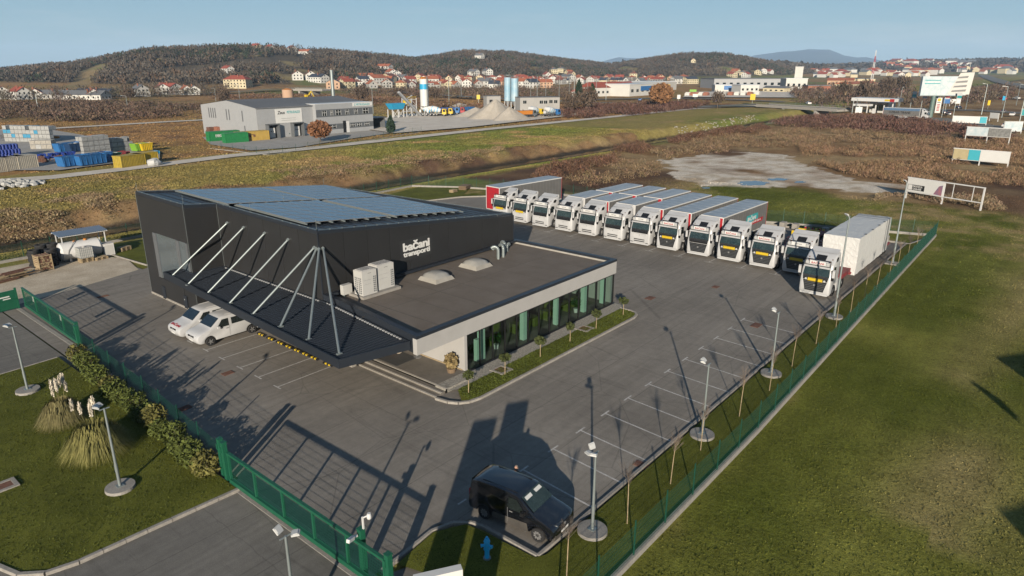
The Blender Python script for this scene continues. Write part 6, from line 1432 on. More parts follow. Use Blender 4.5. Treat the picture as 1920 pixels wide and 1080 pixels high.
silo(797, 219, 14.2, 1.65, 'white silo with a sky blue band beside the mixing plant', 'one')
silo(952, 212, 14.5, 1.5, 'left one of the joined pale blue silos behind the gravel heap', 'blue', z0=5)
silo(965, 213, 14.2, 1.6, 'right one of the joined pale blue silos behind the gravel heap', 'blue', z0=5)
def heap(px, py, rx, ry, h, label, seed):
    p = hit(px, py); t = MB(); n = 40; k = 12; r = random.Random(seed); ph = [r.uniform(0, 6) for _ in range(4)]
    t.v.append((0, 0, h)); 
    for j in range(1, k+1):
        for i in range(n):
            a = 2*pi*i/n; q = j/k; w = 1+.13*sin(3*a+ph[0])+.08*sin(5*a+ph[1]); t.v.append((rx*q*w*cos(a), ry*q*w*sin(a), h*(1-q)**1.08*(1+.12*sin(7*a+ph[2])*q)+r.uniform(-.05, .08)*(1-q)))
    for i in range(n): t.f.append([0, 1+i, 1+(i+1) % n])
    for j in range(k-1):
        for i in range(n): a = 1+j*n; t.f.append([a+i, a+n+i, a+n+(i+1) % n, a+(i+1) % n])
    t.m = [0]*len(t.f); o = t.build('gravel_heap', M['sand'], smooth=True); o.location = (p[0], p[1], p[2]-.15); return tag(o, label, 'heap', 'gravel heaps at the concrete works')
sheet('works_yard', [hit(640, 238)[:2], hit(740, 252)[:2], hit(880, 241)[:2], hit(1060, 220)[:2], hit(1200, 206)[:2], hit(1080, 208)[:2], hit(900, 208)[:2], hit(760, 216)[:2]], .42, M['dirtroad'])
heap(930, 222, 13.5, 9, 7.2, 'largest pale gravel heap, in front of the blue silos', 1)
heap(892, 218, 11, 7, 3.6, 'low spreading gravel heap left of the largest one', 2)
heap(955, 225, 9, 6, 4.8, 'pale gravel heap leaning on the right side of the largest one', 5)
heap(862, 202, 9, 5, 2.4, 'low whitish heap behind the parked trucks', 3)
heap(1010, 216, 5, 4, 1.2, 'low gravel ridge in front of the orange tipper', 4)
# mixing plant
p = hit(770, 221); t = thing('mixing_plant', 'steel concrete mixing plant with blue hopper and long inclined conveyor', 'plant', (p[0], p[1], p[2]), an)
b = MB()
for x in (-9, -6.2, -3.4): 
    for y in (0, 2.6): b.box(x-.12, y-.12, 0, x+.12, y+.12, 3.4)
for x in (-9, -6.2): b.tube((x, 0, .3), (x+2.8, 0, 3.3), .09, n=4); b.tube((x+2.8, 0, .3), (x, 0, 3.3), .09, n=4)
b.build('hopper_frame', M['white'], t)
MB().add([(-9.6, -.5, 5.6), (-2.6, -.5, 5.6), (-2.6, 3.2, 5.6), (-9.6, 3.2, 5.6), (-8.4, .2, 3.4), (-3.4, .2, 3.4), (-3.4, 2.6, 3.4), (-8.4, 2.6, 3.4)], [(0, 3, 2, 1), (0, 1, 5, 4), (1, 2, 6, 5), (2, 3, 7, 6), (3, 0, 4, 7)]).build('hopper', M['sky_blue'], t)
c_ = MB(); c_.add([(-6.6, -1.6, 9.4), (-6.3, -1.6, 10), (4.4, -1.6, .7), (4.1, -1.6, .2), (-6.6, -.5, 9.4), (-6.3, -.5, 10), (4.4, -.5, .7), (4.1, -.5, .2)], [(3, 2, 1, 0), (4, 5, 6, 7), (0, 1, 5, 4), (1, 2, 6, 5), (2, 3, 7, 6), (3, 0, 4, 7)]); c_.build('conveyor', M['lightgrey'], t)
b = MB()
for x in (-1, 1.6, 4.2):
    for y in (1, 3.4): b.box(x-.1, y-.1, 0, x+.1, y+.1, 7.2)
for z in (2.2, 4.4, 6.6): b.box(-1.1, .9, z, 4.3, 3.5, z+.12)
for z in (0, 2.2, 4.4): b.tube((-1, 1, z), (1.6, 1, z+2.2), .07, n=4); b.tube((4.2, 1, z), (1.6, 1, z+2.2), .07, n=4)
b.build('mixer_tower', M['white'], t)
MB().box(-.6, 1.2, 4.6, 2, 3.2, 6.4).build('mixer_drum', M['yellow'], t); MB().box(2.2, 1.2, 2.4, 4, 3.2, 4.2).tube((0, 2, 6.8), (3, 2, 8.2), .25, n=8).build('mixer_housing', M['lightgrey'], t)
b = MB()
for k in range(7): b.box(-.8+k*.75, .85, 6.72, -.76+k*.75, .9, 7.8)
b.box(-1, .85, 7.75, 4.3, .9, 7.82); b.build('walkway_rail', M['yellow'], t)
# cabin and block
Fc = Face((975, 216), (1049, 215)); t = thing('site_cabin', 'long white two-storey site cabin at the concrete works', 'cabin', (Fc.A[0], Fc.A[1], Fc.z), Fc.an)
hC = Fc.at(1010, 183)[1]; MB().box(0, 0, 0, Fc.L, 7, hC).build('wall', M['house_grey'], t); MB().box(-.1, -.1, hC, Fc.L+.1, 7.1, hC+.2).build('roof', M['greyroof'], t)
for px, py in ((984, 191), (1015, 191), (1023, 191), (1033, 190), (1042, 190)):
    s_, z_ = Fc.at(px, py); w = MB().box(s_-.7, -.03, z_-.7, s_+.7, 0, z_+.5).build('window', M['glass_dark'], t); MB().box(s_-.03, -.05, z_-.7, s_+.03, -.031, z_+.5).build('window_frame', M['white'], w)
Fc = Face((926, 212), (952, 212)); t = thing('block_tower', 'pale concrete block house on top of the gravel heap edge', 'building', (Fc.A[0], Fc.A[1]+4, Fc.z), Fc.an)
hC = Fc.at(940, 181)[1]; MB().box(0, 0, 0, Fc.L, 5, hC).build('wall', M['house_grey'], t); MB().box(-.1, -.1, hC, Fc.L+.1, 5.1, hC+.2).build('roof', M['greyroof'], t); MB().box(1.2, -.05, hC-2.6, 2.6, 0, hC-1.4).build('window', M['black'], t)
# works vehicles
def lorry(px, py, rz, cabm, bodym, label, body='tipper', s=1.0):
    p = hit(px, py); t = thing('lorry', label, 'lorry', (p[0], p[1], p[2]+.35), rz, 'lorries at the concrete works')
    b = MB(); prof = [(0, .6), (.05, 1.4), (-.25, 2.6), (-1.6, 2.7), (-1.75, .6)]; loftbody(b, prof, [(-1.2, .08), (-1.1, 0), (1.1, 0), (1.2, .08)]); b.build('cab', cabm, t)
    MB().quad((.035, -1, 1.45), (.035, 1, 1.45), (-.20, .95, 2.5), (-.20, -.95, 2.5)).build('windscreen', M['glass_dark'], t)
    for q in (-1, 1): MB().quad(*[(x, q*1.206, z) for x, z in ((-.3, 1.5), (-1.3, 1.5), (-1.3, 2.4), (-.45, 2.4))][::q]).build('side_window', M['glass_dark'], t)
    MB().box(-7.6, -.5, .7, -.5, .5, 1.05).build('chassis', M['midgrey'], t)
    if body == 'tipper': MB().add([(-7.6, -1.2, 1.1), (-2, -1.2, 1.1), (-2, 1.2, 1.1), (-7.6, 1.2, 1.1), (-7.7, -1.3, 2.5), (-1.9, -1.3, 2.5), (-1.9, 1.3, 2.5), (-7.7, 1.3, 2.5)], [(3, 2, 1, 0), (0, 1, 5, 4), (1, 2, 6, 5), (2, 3, 7, 6), (3, 0, 4, 7), (4, 5, 6, 7)]).build('tipper_body', bodym, t)
    else:
        d = MB(); d.tube((-2.4, 0, 1.9), (-4.2, 0, 2.3), .75, 1.2, 16); d.tube((-4.2, 0, 2.3), (-5.6, 0, 2.6), 1.2, 1.15, 16); d.tube((-5.6, 0, 2.6), (-7.3, 0, 3.1), 1.15, .5, 16); d.build('drum', bodym, t, smooth=True)
        for k in range(3): MB().tube((-3.4-k*1.1, 0, 2.12+k*.22), (-3.7-k*1.1, 0, 2.2+k*.22), 1.13+.07*(k == 1), 1.18, 16, cap=False).build('blue_stripe', M['sky_blue'], t)
        MB().box(-7.9, -.4, 1.2, -7.2, .4, 2.2).build('chute', M['white'], t)
    wheels(t, [(-.9, q) for q in (-1, 1)]+[(-5, q) for q in (-1, 1)]+[(-6.4, q) for q in (-1, 1)], .5, .3); return t
lorry(1047, 219, an-.15, M['blue'], M['white'], 'blue-cabbed mixer lorry with striped drum by the white cabin', 'mixer')
lorry(1016, 218, an-.1, M['yellow'], M['white'], 'yellow-cabbed mixer lorry beside the blue one', 'mixer')
lorry(1003, 221, an-.3, M['midgrey'], M['orange'], 'tipper lorry with orange body right of the gravel heap')
for k, (px, py, cm, bm, bd, lab) in enumerate(((850, 218, M['yellow'], M['deepblue'], 'tipper', 'yellow-cabbed tipper with a deep blue body in the parked row'), (862, 216, M['blue'], M['deepblue'], 'tipper', 'blue-cabbed tipper in the middle of the parked row'), (872, 216, M['red'], M['blue'], 'tipper', 'red-cabbed tipper at the right of the parked row'), (838, 219, M['yellow'], M['white'], 'mixer', 'pale mixer lorry with yellow cab at the left of the row'), (824, 219, M['yellow'], M['white'], 'mixer', 'pale mixer lorry nearest the white silo'))):
    lorry(px, py, an-1.0, cm, bm, lab, bd)
container(872, 214, 6, M['blue'], 'blue container behind the red-cabbed tipper', an)
# --- recycling yard on the left
YR = [hit(-40, 322)[:2], hit(110, 322)[:2], hit(230, 306)[:2], hit(300, 300)[:2], hit(300, 285)[:2], hit(230, 268)[:2], hit(90, 245)[:2], hit(-60, 248)[:2]]
sheet('recycling_yard', YR, .22, M['yard_concrete'])
rr = random.Random(12)
def bale_stack(px0, py0, px1, py1, rows, label, m, m2, bw=1.2, bh=1.05, depth=2, group='stacked white tank cages'):
    A = hit(px0, py0); Cc = hit(px1, py1); L = hypot(Cc[0]-A[0], Cc[1]-A[1]); a = atan2(Cc[1]-A[1], Cc[0]-A[0]); n = max(2, int(L/bw))
    t = thing('cage_stack', label, 'stack', (A[0], A[1], A[2]+.2), a, group); me = {}
    for q, (ma, mb) in enumerate(((m, m2), (m2, m))):
        b = MB(); b.box(.03, .03, .12, bw-.06, bw-.06, bh-.03); b.box(0, 0, 0, bw-.03, bw-.03, .10, 1)
        for k in range(5): x = k*(bw-.06)/4; b.box(x-.015, -.012, .1, x+.015, .0, bh, 1); b.box(-.012, x-.015, .1, 0, x+.015, bh, 1)
        for k in range(3): z = .3+k*.32; b.box(0, -.014, z, bw-.03, 0, z+.03, 1); b.box(-.014, 0, z, 0, bw-.03, z+.03, 1)
        me[q] = b.mesh('tank_cage', [ma, M['grey']])
    for i in range(n):
        for r_ in range(rows):
            for d in range(depth):
                if r_ == rows-1 and rr.random() < .2: continue
                if d and r_ < rows-1: continue
                link('tank_cage', me[1 if rr.random() < .12 else 0], t, loc=(i*bw, d*bw, r_*bh), rot=(0, 0, rr.uniform(-.03, .03)))
    return t
wp2 = mat('dirty_white_plastic', (.50, .51, .50), .6, 0, .15, 1)
bale_stack(10, 268, 104, 270, 4, 'long stack of white tank cages at the back left of the recycling yard', wp2, M['sky_blue'])
bale_stack(58, 282, 108, 282, 2, 'lower stack of dirty white tank cages in front of the long one', mat('sandy_plastic', (.44, .41, .35), .7), wp2)
bale_stack(160, 296, 215, 290, 4, 'middle stack of white tank cages beside the blue skips', wp2, M['greenbox'])
bale_stack(214, 288, 252, 284, 3, 'right-hand stack of white tank cages', wp2, wp2)
def skip(px, py, rz, m, label, L=5.5, h=2.0, group='skips in the recycling yard'):
    p = hit(px, py); t = thing('skip', label, 'skip', (p[0], p[1], p[2]+.22), rz, group)
    b = MB(); b.add([(.3, .1, .15), (L-.3, .1, .15), (L-.3, 2.2, .15), (.3, 2.2, .15), (0, 0, h), (L, 0, h), (L, 2.3, h), (0, 2.3, h)], [(3, 2, 1, 0), (0, 1, 5, 4), (1, 2, 6, 5), (2, 3, 7, 6), (3, 0, 4, 7)]); b.add([(.1, .1, h-.4), (L-.1, .1, h-.4), (L-.1, 2.2, h-.4), (.1, 2.2, h-.4)], [(0, 1, 2, 3)]); b.build('tub', m, t)
    for k in range(6): x = .4+k*(L-.8)/5; MB().box(x-.05, -.02, .3, x+.05, .12, h-.05).build('rib', m, t)
    MB().box(-.05, -.06, h-.1, L+.05, 0, h+.02).build('rim', m, t); b = MB()
    for k in range(9): b.box(.3+k*.5, rr.uniform(.3, 1), h-.5, .8+k*.5, rr.uniform(1.2, 2), h-rr.uniform(.0, .35))
    b.build('scrap_filling', rr.choice([M['rust'], wp2, M['midgrey']]), t); return t
skip(112, 289, .25, M['blue'], 'blue skip behind, left of the white tank cages'); skip(133, 289, .25, mat('navy_paint', (.015, .05, .13), .5), 'dark blue skip next to the tank cages')
skip(120, 318, .28, M['blue'], 'blue skip by the road, left one'); skip(152, 315, .28, M['blue'], 'blue skip by the road, middle one', 6); skip(172, 311, .28, M['blue'], 'blue skip by the road, right one', 5)
skip(198, 306, .3, M['green'], 'small dark green skip near the yellow containers', 4, 1.5); skip(256, 287, .2, M['lime'], 'lime green skip behind the yellow containers', 3, 1.8); skip(267, 287, .2, M['yellow'], 'bright yellow skip behind the yellow containers', 3, 1.8)
container(230, 317, 5.4, mat('dull_yellow_paint', (.42, .31, .04), .6, 0, .2, 1), 'dull yellow container with a white door, left one of the pair', .30, h=2.3); container(262, 311, 4.6, M['yellow'] if False else mat('amber_paint', (.55, .38, .03), .55, 0, .15, 1), 'amber yellow container, right one of the pair', .30, h=2.3)
p = hit(290, 312); t = thing('white_bag', 'crumpled grey-white bag heap right of the yellow containers', 'bag', (p[0], p[1], p[2])); MB().blob((0, 0, .7), 1.3, 1.1, .9, 10, 6, 0, .12).build('bag_body', wp2, t); MB().blob((1.0, .3, .4), .8, .7, .5, 8, 5, 0, .2).build('small_bag', wp2, t)
for k in range(3): container(0+k*23-8, 325-k*2.5, 3.6, mat('cream_box_paint', (.50, .46, .38), .7, 0, .08, 1), ('cream box container at the left photo edge', 'cream box container, second from the left photo edge', 'cream box container, third from the left photo edge')[k], .28, h=2.6)
# drums
dm = MB().tube((0, 0, 0), (0, 0, .9), .29, n=10).tube((0, 0, .28), (0, 0, .32), .305, n=10).tube((0, 0, .6), (0, 0, .64), .305, n=10).mesh('drum', M['deepblue'], True)
A0 = hit(0, 300); A1 = hit(50, 296); L_ = hypot(A1[0]-A0[0], A1[1]-A0[1]); an2 = atan2(A1[1]-A0[1], A1[0]-A0[0]); st = thing('drum_stack', 'big stack of deep blue plastic drums in the recycling yard', 'stack', (A0[0], A0[1], A0[2]+.2), an2)
for i in range(int(L_/.62)):
    for j in range(5):
        for k in range(3 if j > 1 else 2): link('drum', dm, st, loc=(i*.62+.1*k, j*.8, k*.92), rot=(rr.uniform(-.05, .05), 0, 0))
A0 = hit(66, 301); st = thing('drum_pile', 'smaller pile of tipped blue drums with white lids beside the big stack', 'stack', (A0[0], A0[1], A0[2]+.2), an2)
for i in range(12):
    for k in range(2): link('drum', dm, st, loc=(i*.66, rr.uniform(-.4, .4), .3+k*.55), rot=(R(90), 0, rr.uniform(-.3, .3)))
for k, (px, py, m, w, lab) in enumerate(((12, 262, M['greyroof'], 3, 'grey tarpaulin-covered pile at the back left'), (30, 300, M['midgrey'], 2, 'grey scrap bundle in front of the blue drums'), (85, 306, M['rust'], 2.4, 'rusty scrap bundle between drums and skips'), (145, 303, M['deepblue'], 1.8, 'blue plastic scrap pile left of the middle cages'), (205, 300, M['rust'], 2.8, 'rusty brown scrap pile in front of the cages'), (222, 297, M['darkred'], 2.2, 'reddish scrap pile right of the brown one'), (229, 285, M['deepblue'], 1.6, 'blue funnel-shaped bin behind the yellow containers'), (98, 262, M['orange'], 1.4, 'orange pallet bundle on top of the cage row'), (170, 260, M['orange'], 1.3, 'small orange wooden hut alone behind the cages'), (286, 291, M['sky_blue'], 1.4, 'pale blue cabin box right of the lime skip'))):
    p = hit(px, py); b = MB(); 
    for q in range(14): x, y, s_ = rr.uniform(-w, w), rr.uniform(-w*.6, w*.6), rr.uniform(.2, .6); b.box(x, y, 0, x+s_*1.4, y+s_, rr.uniform(.3, 1.2)*w*.5)
    o = b.build('scrap_pile', m); o.location = (p[0], p[1], p[2]+.15); tag(o, lab, 'pile'); o['kind'] = 'stuff'
# pale rubble heap left
p = hit(12, 352); b = MB(); 
for q in range(160): a, d = rr.uniform(0, 6.28), rr.random()**.6; x, y = cos(a)*d*5.5, sin(a)*d*2.6; s_ = rr.uniform(.25, .7); b.blob((x, y, (1-d)*1.1+.1), s_, s_*.8, s_*.6, 6, 4, 0, .25)
o = b.build('rubble', mat('white_rubble', (.50, .50, .48), .9, 0, .2, 2)); o.location = (p[0], p[1], p[2]); o['kind'] = 'stuff'; o['label'] = 'heap of white rubble blocks beside the berm road'; o['category'] = 'rubble'
# --- left corner of the yard: tank, shelter, tyres, firewood
t = thing('shelter', 'open shelter with a blue-grey corrugated roof over the white tank', 'shelter', (21.9, 77.9, 0), -.04)
for x, y in ((.25, .15), (.25, 2.1), (4.2, .15), (4.2, 2.1)): MB().box(x-.04, y-.04, 0, x+.04, y+.04, 2.6).build('post', M['white'], t)
b = MB()
for k in range(24): x = k*.19; b.quad((x, -.1, 2.62), (x+.095, -.1, 2.68), (x+.095, 2.5, 2.78), (x, 2.5, 2.72)); b.quad((x+.095, -.1, 2.68), (x+.19, -.1, 2.62), (x+.19, 2.5, 2.72), (x+.095, 2.5, 2.78))
b.build('roof', mat('corrugated_blue_grey', (.17, .22, .30), .45, .2, .08, 2), t); MB().box(-.02, 0, 2.54, 4.5, .06, 2.61).box(-.02, 2.35, 2.6, 4.5, 2.41, 2.69).build('beam', M['white'], t)
t = thing('storage_tank', 'long white cylindrical fuel tank lying under the shelter', 'tank', (23.6, 78.1, 0), -.04)
MB().tube((-1.7, 0, 1.05), (1.75, 0, 1.05), .92, n=24).tube((-1.9, 0, 1.05), (-1.7, 0, 1.05), .7, .92, 24).tube((1.75, 0, 1.05), (1.95, 0, 1.05), .92, .7, 24).build('cylinder', M['white'], t, smooth=True)
for x in (-1.1, 1.1): MB().box(x-.1, -.7, 0, x+.1, .7, .45).build('saddle', M['white_dirty'], t)
MB().tube((.6, -.2, 1.95), (.6, -.2, 2.1), .16, n=12).tube((-.4, -.2, 1.95), (-.4, -.2, 2.05), .12, n=12).build('filler_cap', M['orange'], t)
b = MB(); P = [(-1.3, -.95, .9), (-1.2, -.98, 1.3), (-.9, -.85, 1.6), (-.6, -.6, 1.9), (-.4, -.3, 2.02)]
for i in range(4): b.tube(P[i], P[i+1], .03, n=5)
b.build('hose', M['grey'], t)
t = thing('pump_cabinet', 'small white pump cabinet at the right end of the tank', 'cabinet', (25.55, 77.2, 0), -.04); MB().box(0, 0, 0, 1.0, .9, 1.25).build('cabinet_body', M['white'], t); MB().box(-.02, -.02, 1.25, 1.02, .92, 1.3).build('lid', M['white_dirty'], t); MB().box(.1, -.012, .1, .9, -.001, 1.15).build('door', M['white_plastic'], t)
t = thing('cage_tank', 'white liquid tank in a wire cage standing on pallets before the big tank', 'tank', (23.0, 76.2, 0), .05)
MB().box(0, 0, .45, 1.2, 1.0, 1.5).build('bottle', M['white_plastic'], t); MB().tube((.6, .5, 1.5), (.6, .5, 1.58), .15, n=12).build('lid', M['white_dirty'], t)
b = MB()
for k in range(8): x = k*1.2/7; b.box(x-.012, -.02, .42, x+.012, -.005, 1.52)
for k in range(5): z = .5+k*.25; b.box(0, -.022, z, 1.2, -.007, z+.02); b.box(-.022, 0, z, -.007, 1, z+.02)
for k in range(6): y = k*.2; b.box(-.02, y-.012, .42, -.005, y+.012, 1.52)
b.build('cage', M['steel'], t)
def pallet(x, y, z, rz, label, group='pallets in the yard corner', n=1):
    t = thing('pallet', label, 'pallet', (x, y, z), rz, group)
    for k in range(n):
        for q in range(3): MB().box(q*.52, 0, k*.145+.022, q*.52+.14, .8, k*.145+.10).build('bearer', M['palewood'], t)
        for q in range(6): MB().box(0, q*.14, k*.145+.10, 1.2, q*.14+.10, k*.145+.122).build('board', M['palewood'], t)
    return t
pallet(22.95, 76.15, 0, .05, 'stack of pallets under the caged tank, lower left', n=3); pallet(24.3, 76.0, 0, .1, 'stack of pallets right of the caged tank', n=2); pallet(27.4, 77.6, .05, .3, 'small stack of pale pallets on the grass right of the pump cabinet', n=3)
# tyres in stacks
tv = MB(); n = 14
for j, (r_, z) in enumerate(((.30, .03), (.5, 0), (.53, .08), (.53, .2), (.5, .28), (.30, .25))):
    for i in range(n): tv.v.append((r_*cos(2*pi*i/n), r_*sin(2*pi*i/n), z))
for j in range(5):
    for i in range(n): k = (i+1) % n; tv.f.append([j*n+i, j*n+k, (j+1)*n+k, (j+1)*n+i]); tv.m.append(0)
for i in range(n): k = (i+1) % n; tv.f.append([5*n+i, 5*n+k, k, i]); tv.m.append(0)
tym = tv.mesh('tyre', M['rubber'], True)
for k, (x, y, c, lab) in enumerate(((19.6, 78.4, 6, 'leftmost tyre stack behind the firewood crate'), (20.5, 79.0, 7, 'tall tyre stack, second from the left'), (20.9, 77.6, 6, 'tyre stack in front, beside the white tank'), (21.4, 78.9, 7, 'tyre stack at the back beside the shelter post'))):
    t = thing('tyre_stack', lab, 'tyres', (x, y, 0), 0, 'tyre stacks in the yard corner')
    for q in range(c): link('tyre', tym, t, loc=(rr.uniform(-.05, .05), rr.uniform(-.05, .05), q*.285))
t = thing('firewood_crate', 'slatted wooden crate filled with split firewood', 'crate', (19.2, 75.7, 0), .1)
for k in range(7): z = .15+k*.2; MB().box(0, -.02, z, .02, 1.2, z+.12).build('slat', M['palewood'], t)
for x, y in ((0, 0), (1.15, 0), (0, 1.15), (1.15, 1.15)): MB().box(x, y, 0, x+.06, y+.06, 1.6).build('corner_post', M['palewood'], t)
for z in (.1, .8, 1.5): MB().box(0, -.03, z, 1.2, 0, z+.06).build('rail', M['palewood'], t)
lg = [MB().tube((0, 0, 0), (0, 1.05, 0), .075, n=7).mesh('log', m) for m in (M['wood'], M['palewood'], M['rust'])]
for i in range(8):
    for k in range(10): link('log', rr.choice(lg), t, loc=(.12+i*.14+rr.uniform(-.02, .02), .03+rr.uniform(0, .06), .18+k*.145), rot=(0, 0, rr.uniform(-.05, .05)))
t = thing('timber_pile', 'low pile of old boards and beams along the left fence', 'timber', (14.6, 74.6, 0), .25)
for k in range(26): x, y = rr.uniform(0, 2.2), rr.uniform(-.6, .8); MB().box(x, y, (k//6)*.12, x+rr.uniform(1.4, 2.8), y+.18, (k//6)*.12+.1).build('board', rr.choice([M['wood'], M['rust'], M['wood'], M['palewood']]), t, rot=(0, 0, 0))
t = thing('pallet_clutter', 'stack of flat pallets on the grass behind the hall', 'pallets', (*G(875, 357), .03), .4)
for k in range(4): MB().box(0, rr.uniform(0, .3), k*.16, 2.4, 1.4, k*.16+.1).build('pallet_deck', M['wood'], t)
pallet(*G(850, 362), .03, .2, 'pale pallets on the back lawn left of the red-fronted trailer', n=3)
for k in range(6): tag(MB().box(-.5, -.3, 0, .5, .3, .6).build('concrete_block', M['concrete']), ('pale concrete block on the back kerb, nearest the printed trailer', 'pale concrete block on the back kerb, second from the printed trailer', 'pale concrete block on the back kerb, third from the printed trailer', 'pale concrete block behind the wrapped load', 'pale concrete block behind the red flatbed', 'pale concrete block near the fence corner')[k], 'block', 'concrete blocks along the back kerb').location = (85.0, (27.5, 26, 24.5, 19, 22.5, 16)[k], .1)
# ================================================================ VILLAGE, TOWN AND ROADS
WALLS = {'white': 'house_white', 'cream': 'house_cream', 'peach': 'house_peach', 'grey': 'house_grey', 'brick': 'brick'}
ROOFS = {'red': 'redroof', 'orange': 'orangeroof', 'brown': 'brownroof', 'slate': 'darkroof', 'grey': 'greyroof'}
hcache = {}
def house_mesh(key, w, d, h, pitch, hip, stor):
    if key in hcache: return hcache[key]
    r = w*.5*pitch; o = .45
    wall = MB()
    if hip: wall.box(0, 0, -1.5, w, d, h)
    else: wall.add([(0, 0, -1.5), (w, 0, -1.5), (w, d, -1.5), (0, d, -1.5), (0, 0, h), (w, 0, h), (w, d, h), (0, d, h), (w/2, 0, h+r), (w/2, d, h+r)], [(0, 1, 5, 8, 4), (1, 2, 6, 5), (2, 3, 7, 9, 6), (3, 0, 4, 7)])
    roof = MB(); e = h-o*pitch+.12; T = h+r+.14
    if hip: y0, y1 = min(w, d)*.42, d-min(w, d)*.42; y1 = max(y1, y0+.1); roof.add([(-o, -o, e), (w+o, -o, e), (w+o, d+o, e), (-o, d+o, e), (w/2, y0, T), (w/2, y1, T)], [(0, 1, 4), (1, 2, 5, 4), (2, 3, 5), (3, 0, 4, 5), (3, 2, 1, 0)])
    else: roof.add([(-o, -o, e), (w/2, -o, T), (w/2, d+o, T), (-o, d+o, e), (w+o, -o, e), (w+o, d+o, e), (-o, -o, e-.2), (w/2, -o, T-.25), (w+o, -o, e-.2)], [(0, 1, 2, 3), (1, 4, 5, 2), (0, 6, 7, 1), (1, 7, 8, 4)])
    ch = MB().box(w*.30, d*.4, h+r*.4, w*.30+.7, d*.4+.7, h+r+1.1)
    win = []
    for s_ in range(stor):
        z = 1.0+2.8*s_
        for k in range(2 if w < 10 else 3): x = w*(k+.7)/((2 if w < 10 else 3)+.4); win.append(('f', x, z))
        for k in range(max(2, int(d/3.4))): y = d*(k+.5)/max(2, int(d/3.4)); win.append(('s', y, z)); win.append(('t', y, z))
    win.append(('f', w/2, 1.0+2.8*stor)) if not hip else None
    wf = MB().box(-.55, -.04, 0, .55, .0, 1.35).mesh('window', M['glass_dark']); ws = MB().box(-.04, -.55, 0, .0, .55, 1.35).mesh('window', M['glass_dark']); wt = MB().box(0, -.55, 0, .04, .55, 1.35).mesh('window', M['glass_dark'])
    hcache[key] = (wall, roof, ch, win, wf, ws, wt, {}); return hcache[key]
KINDS = {'s': (8.5, 10, 4.2, .72, False, 1), 'm': (10, 12, 5.6, .62, False, 2), 'l': (12, 18, 6, .5, False, 2), 'b': (11, 30, 3.4, .5, False, 1), 'h': (14, 24, 8.5, .55, True, 3), 'v': (11, 11, 6, .45, True, 2), 'L': (15, 46, 5.5, .3, False, 1)}
HN = [0]
def house(px, py, kind, wall, roof, rz, label, group='village houses', chimney=True, windows=True, s=1.0, name='house', cat='house'):
    p = hit(px, py)
    if p is None: return
    k = KINDS[kind]; wm, rm, ch, win, wf, ws, wt, mm = house_mesh(kind, *k)
    if (wall, roof) not in mm: mm[(wall, roof)] = (wm.mesh('wall', M[WALLS[wall]]), rm.mesh('roof', M[ROOFS[roof]]), ch.mesh('chimney', M['brick']))
    a, b_, c_ = mm[(wall, roof)]; t = thing(name, label, cat, p, YAW-R(90)+rz, group); t.scale = (s, s, s)
    cx = -k[0]/2
    link('wall', a, t, loc=(cx, 0, 0)); r_ = link('roof', b_, t, loc=(cx, 0, 0))
    if chimney: link('chimney', c_, r_, loc=(0, 0, 0))
    if windows:
        for f, q, z in win:
            if f == 'f': link('window', wf, t, loc=(cx+q, -.005, z))
            elif f == 's': link('window', ws, t, loc=(cx-.005, q, z))
            elif abs(rz) > 0: link('window', wt, t, loc=(cx+k[0]+.005, q, z))
    return t
def O(n): 
    w = ['first', 'second', 'third', 'fourth', 'fifth', 'sixth', 'seventh', 'eighth', 'ninth', 'tenth', 'eleventh', 'twelfth', 'thirteenth', 'fourteenth', 'fifteenth', 'sixteenth', 'seventeenth', 'eighteenth', 'nineteenth', 'twentieth']
    tens = {2: 'twenty', 3: 'thirty', 4: 'forty'}
    return w[n] if n < 20 else tens[(n+1)//10]+('-'+w[(n+1) % 10-1] if (n+1) % 10 else 'th').replace('y-', 'y-')
spec = [(468, 165, 'h', 'cream', 'red', 1.45, 'large cream manor with a hipped red roof at the foot of the hill', .78),
 (559, 151, 'm', 'white', 'brown', .35, 'left one of two tall white twin houses below the wood', .98), (584, 151, 'm', 'white', 'brown', .35, 'right one of two tall white twin houses below the wood', .98),
 (625, 168, 'l', 'peach', 'slate', .2, 'peach gabled house with a long dark slate roof beside the raised road', .95), (610, 156, 'l', 'white', 'slate', 1.0, 'white house with a dark slate roof right of the silver flue', .9),
 (733, 134, 'l', 'white', 'orange', 1.2, 'wide white villa with balconies up on the wooded slope', .95), (738, 145, 'm', 'white', 'orange', .6, 'white house just below the wide hillside villa', 1.0), (746, 146, 'm', 'white', 'grey', .6, 'white house with a pale grey roof below the hillside villa', .9),
 (433, 138, 'm', 'white', 'red', .9, 'red-roofed house alone on the left slope', .85), (487, 93, 'm', 'cream', 'red', 1.2, 'red-roofed house on the left hilltop, first of the group', .85), (511, 95, 'm', 'white', 'red', .9, 'red-roofed house on the left hilltop, second of the group', .85), (552, 97, 'm', 'white', 'brown', .9, 'brown-roofed house on the hilltop, third of the group', .85), (574, 95, 's', 'white', 'orange', .9, 'orange-roofed small house on the hilltop right', .85), (582, 104, 'l', 'white', 'orange', 1.3, 'long white house below the hilltop group', .8),
 (740, 107, 's', 'white', 'red', .6, 'small white house in the saddle between two hills, left', 1.2), (758, 108, 's', 'white', 'red', .9, 'small white house in the saddle between two hills, right', 1.2),
 (895, 143, 'm', 'white', 'grey', .9, 'white house with a grey roof above the village, left one', 1.0), (918, 141, 'm', 'white', 'grey', .5, 'white house with a grey roof above the village, right one', 1.0), (912, 98, 's', 'white', 'grey', .5, 'tiny white house high on the middle hill', 1.2), (905, 110, 's', 'white', 'grey', 1, 'tiny white house halfway up the middle hill', 1.2)]
for px, py, k, w, r_, rz, lab, s_ in spec: house(px, py, k, w, r_, rz, lab, s=s_, group='houses on the slopes')
rh = random.Random(44)
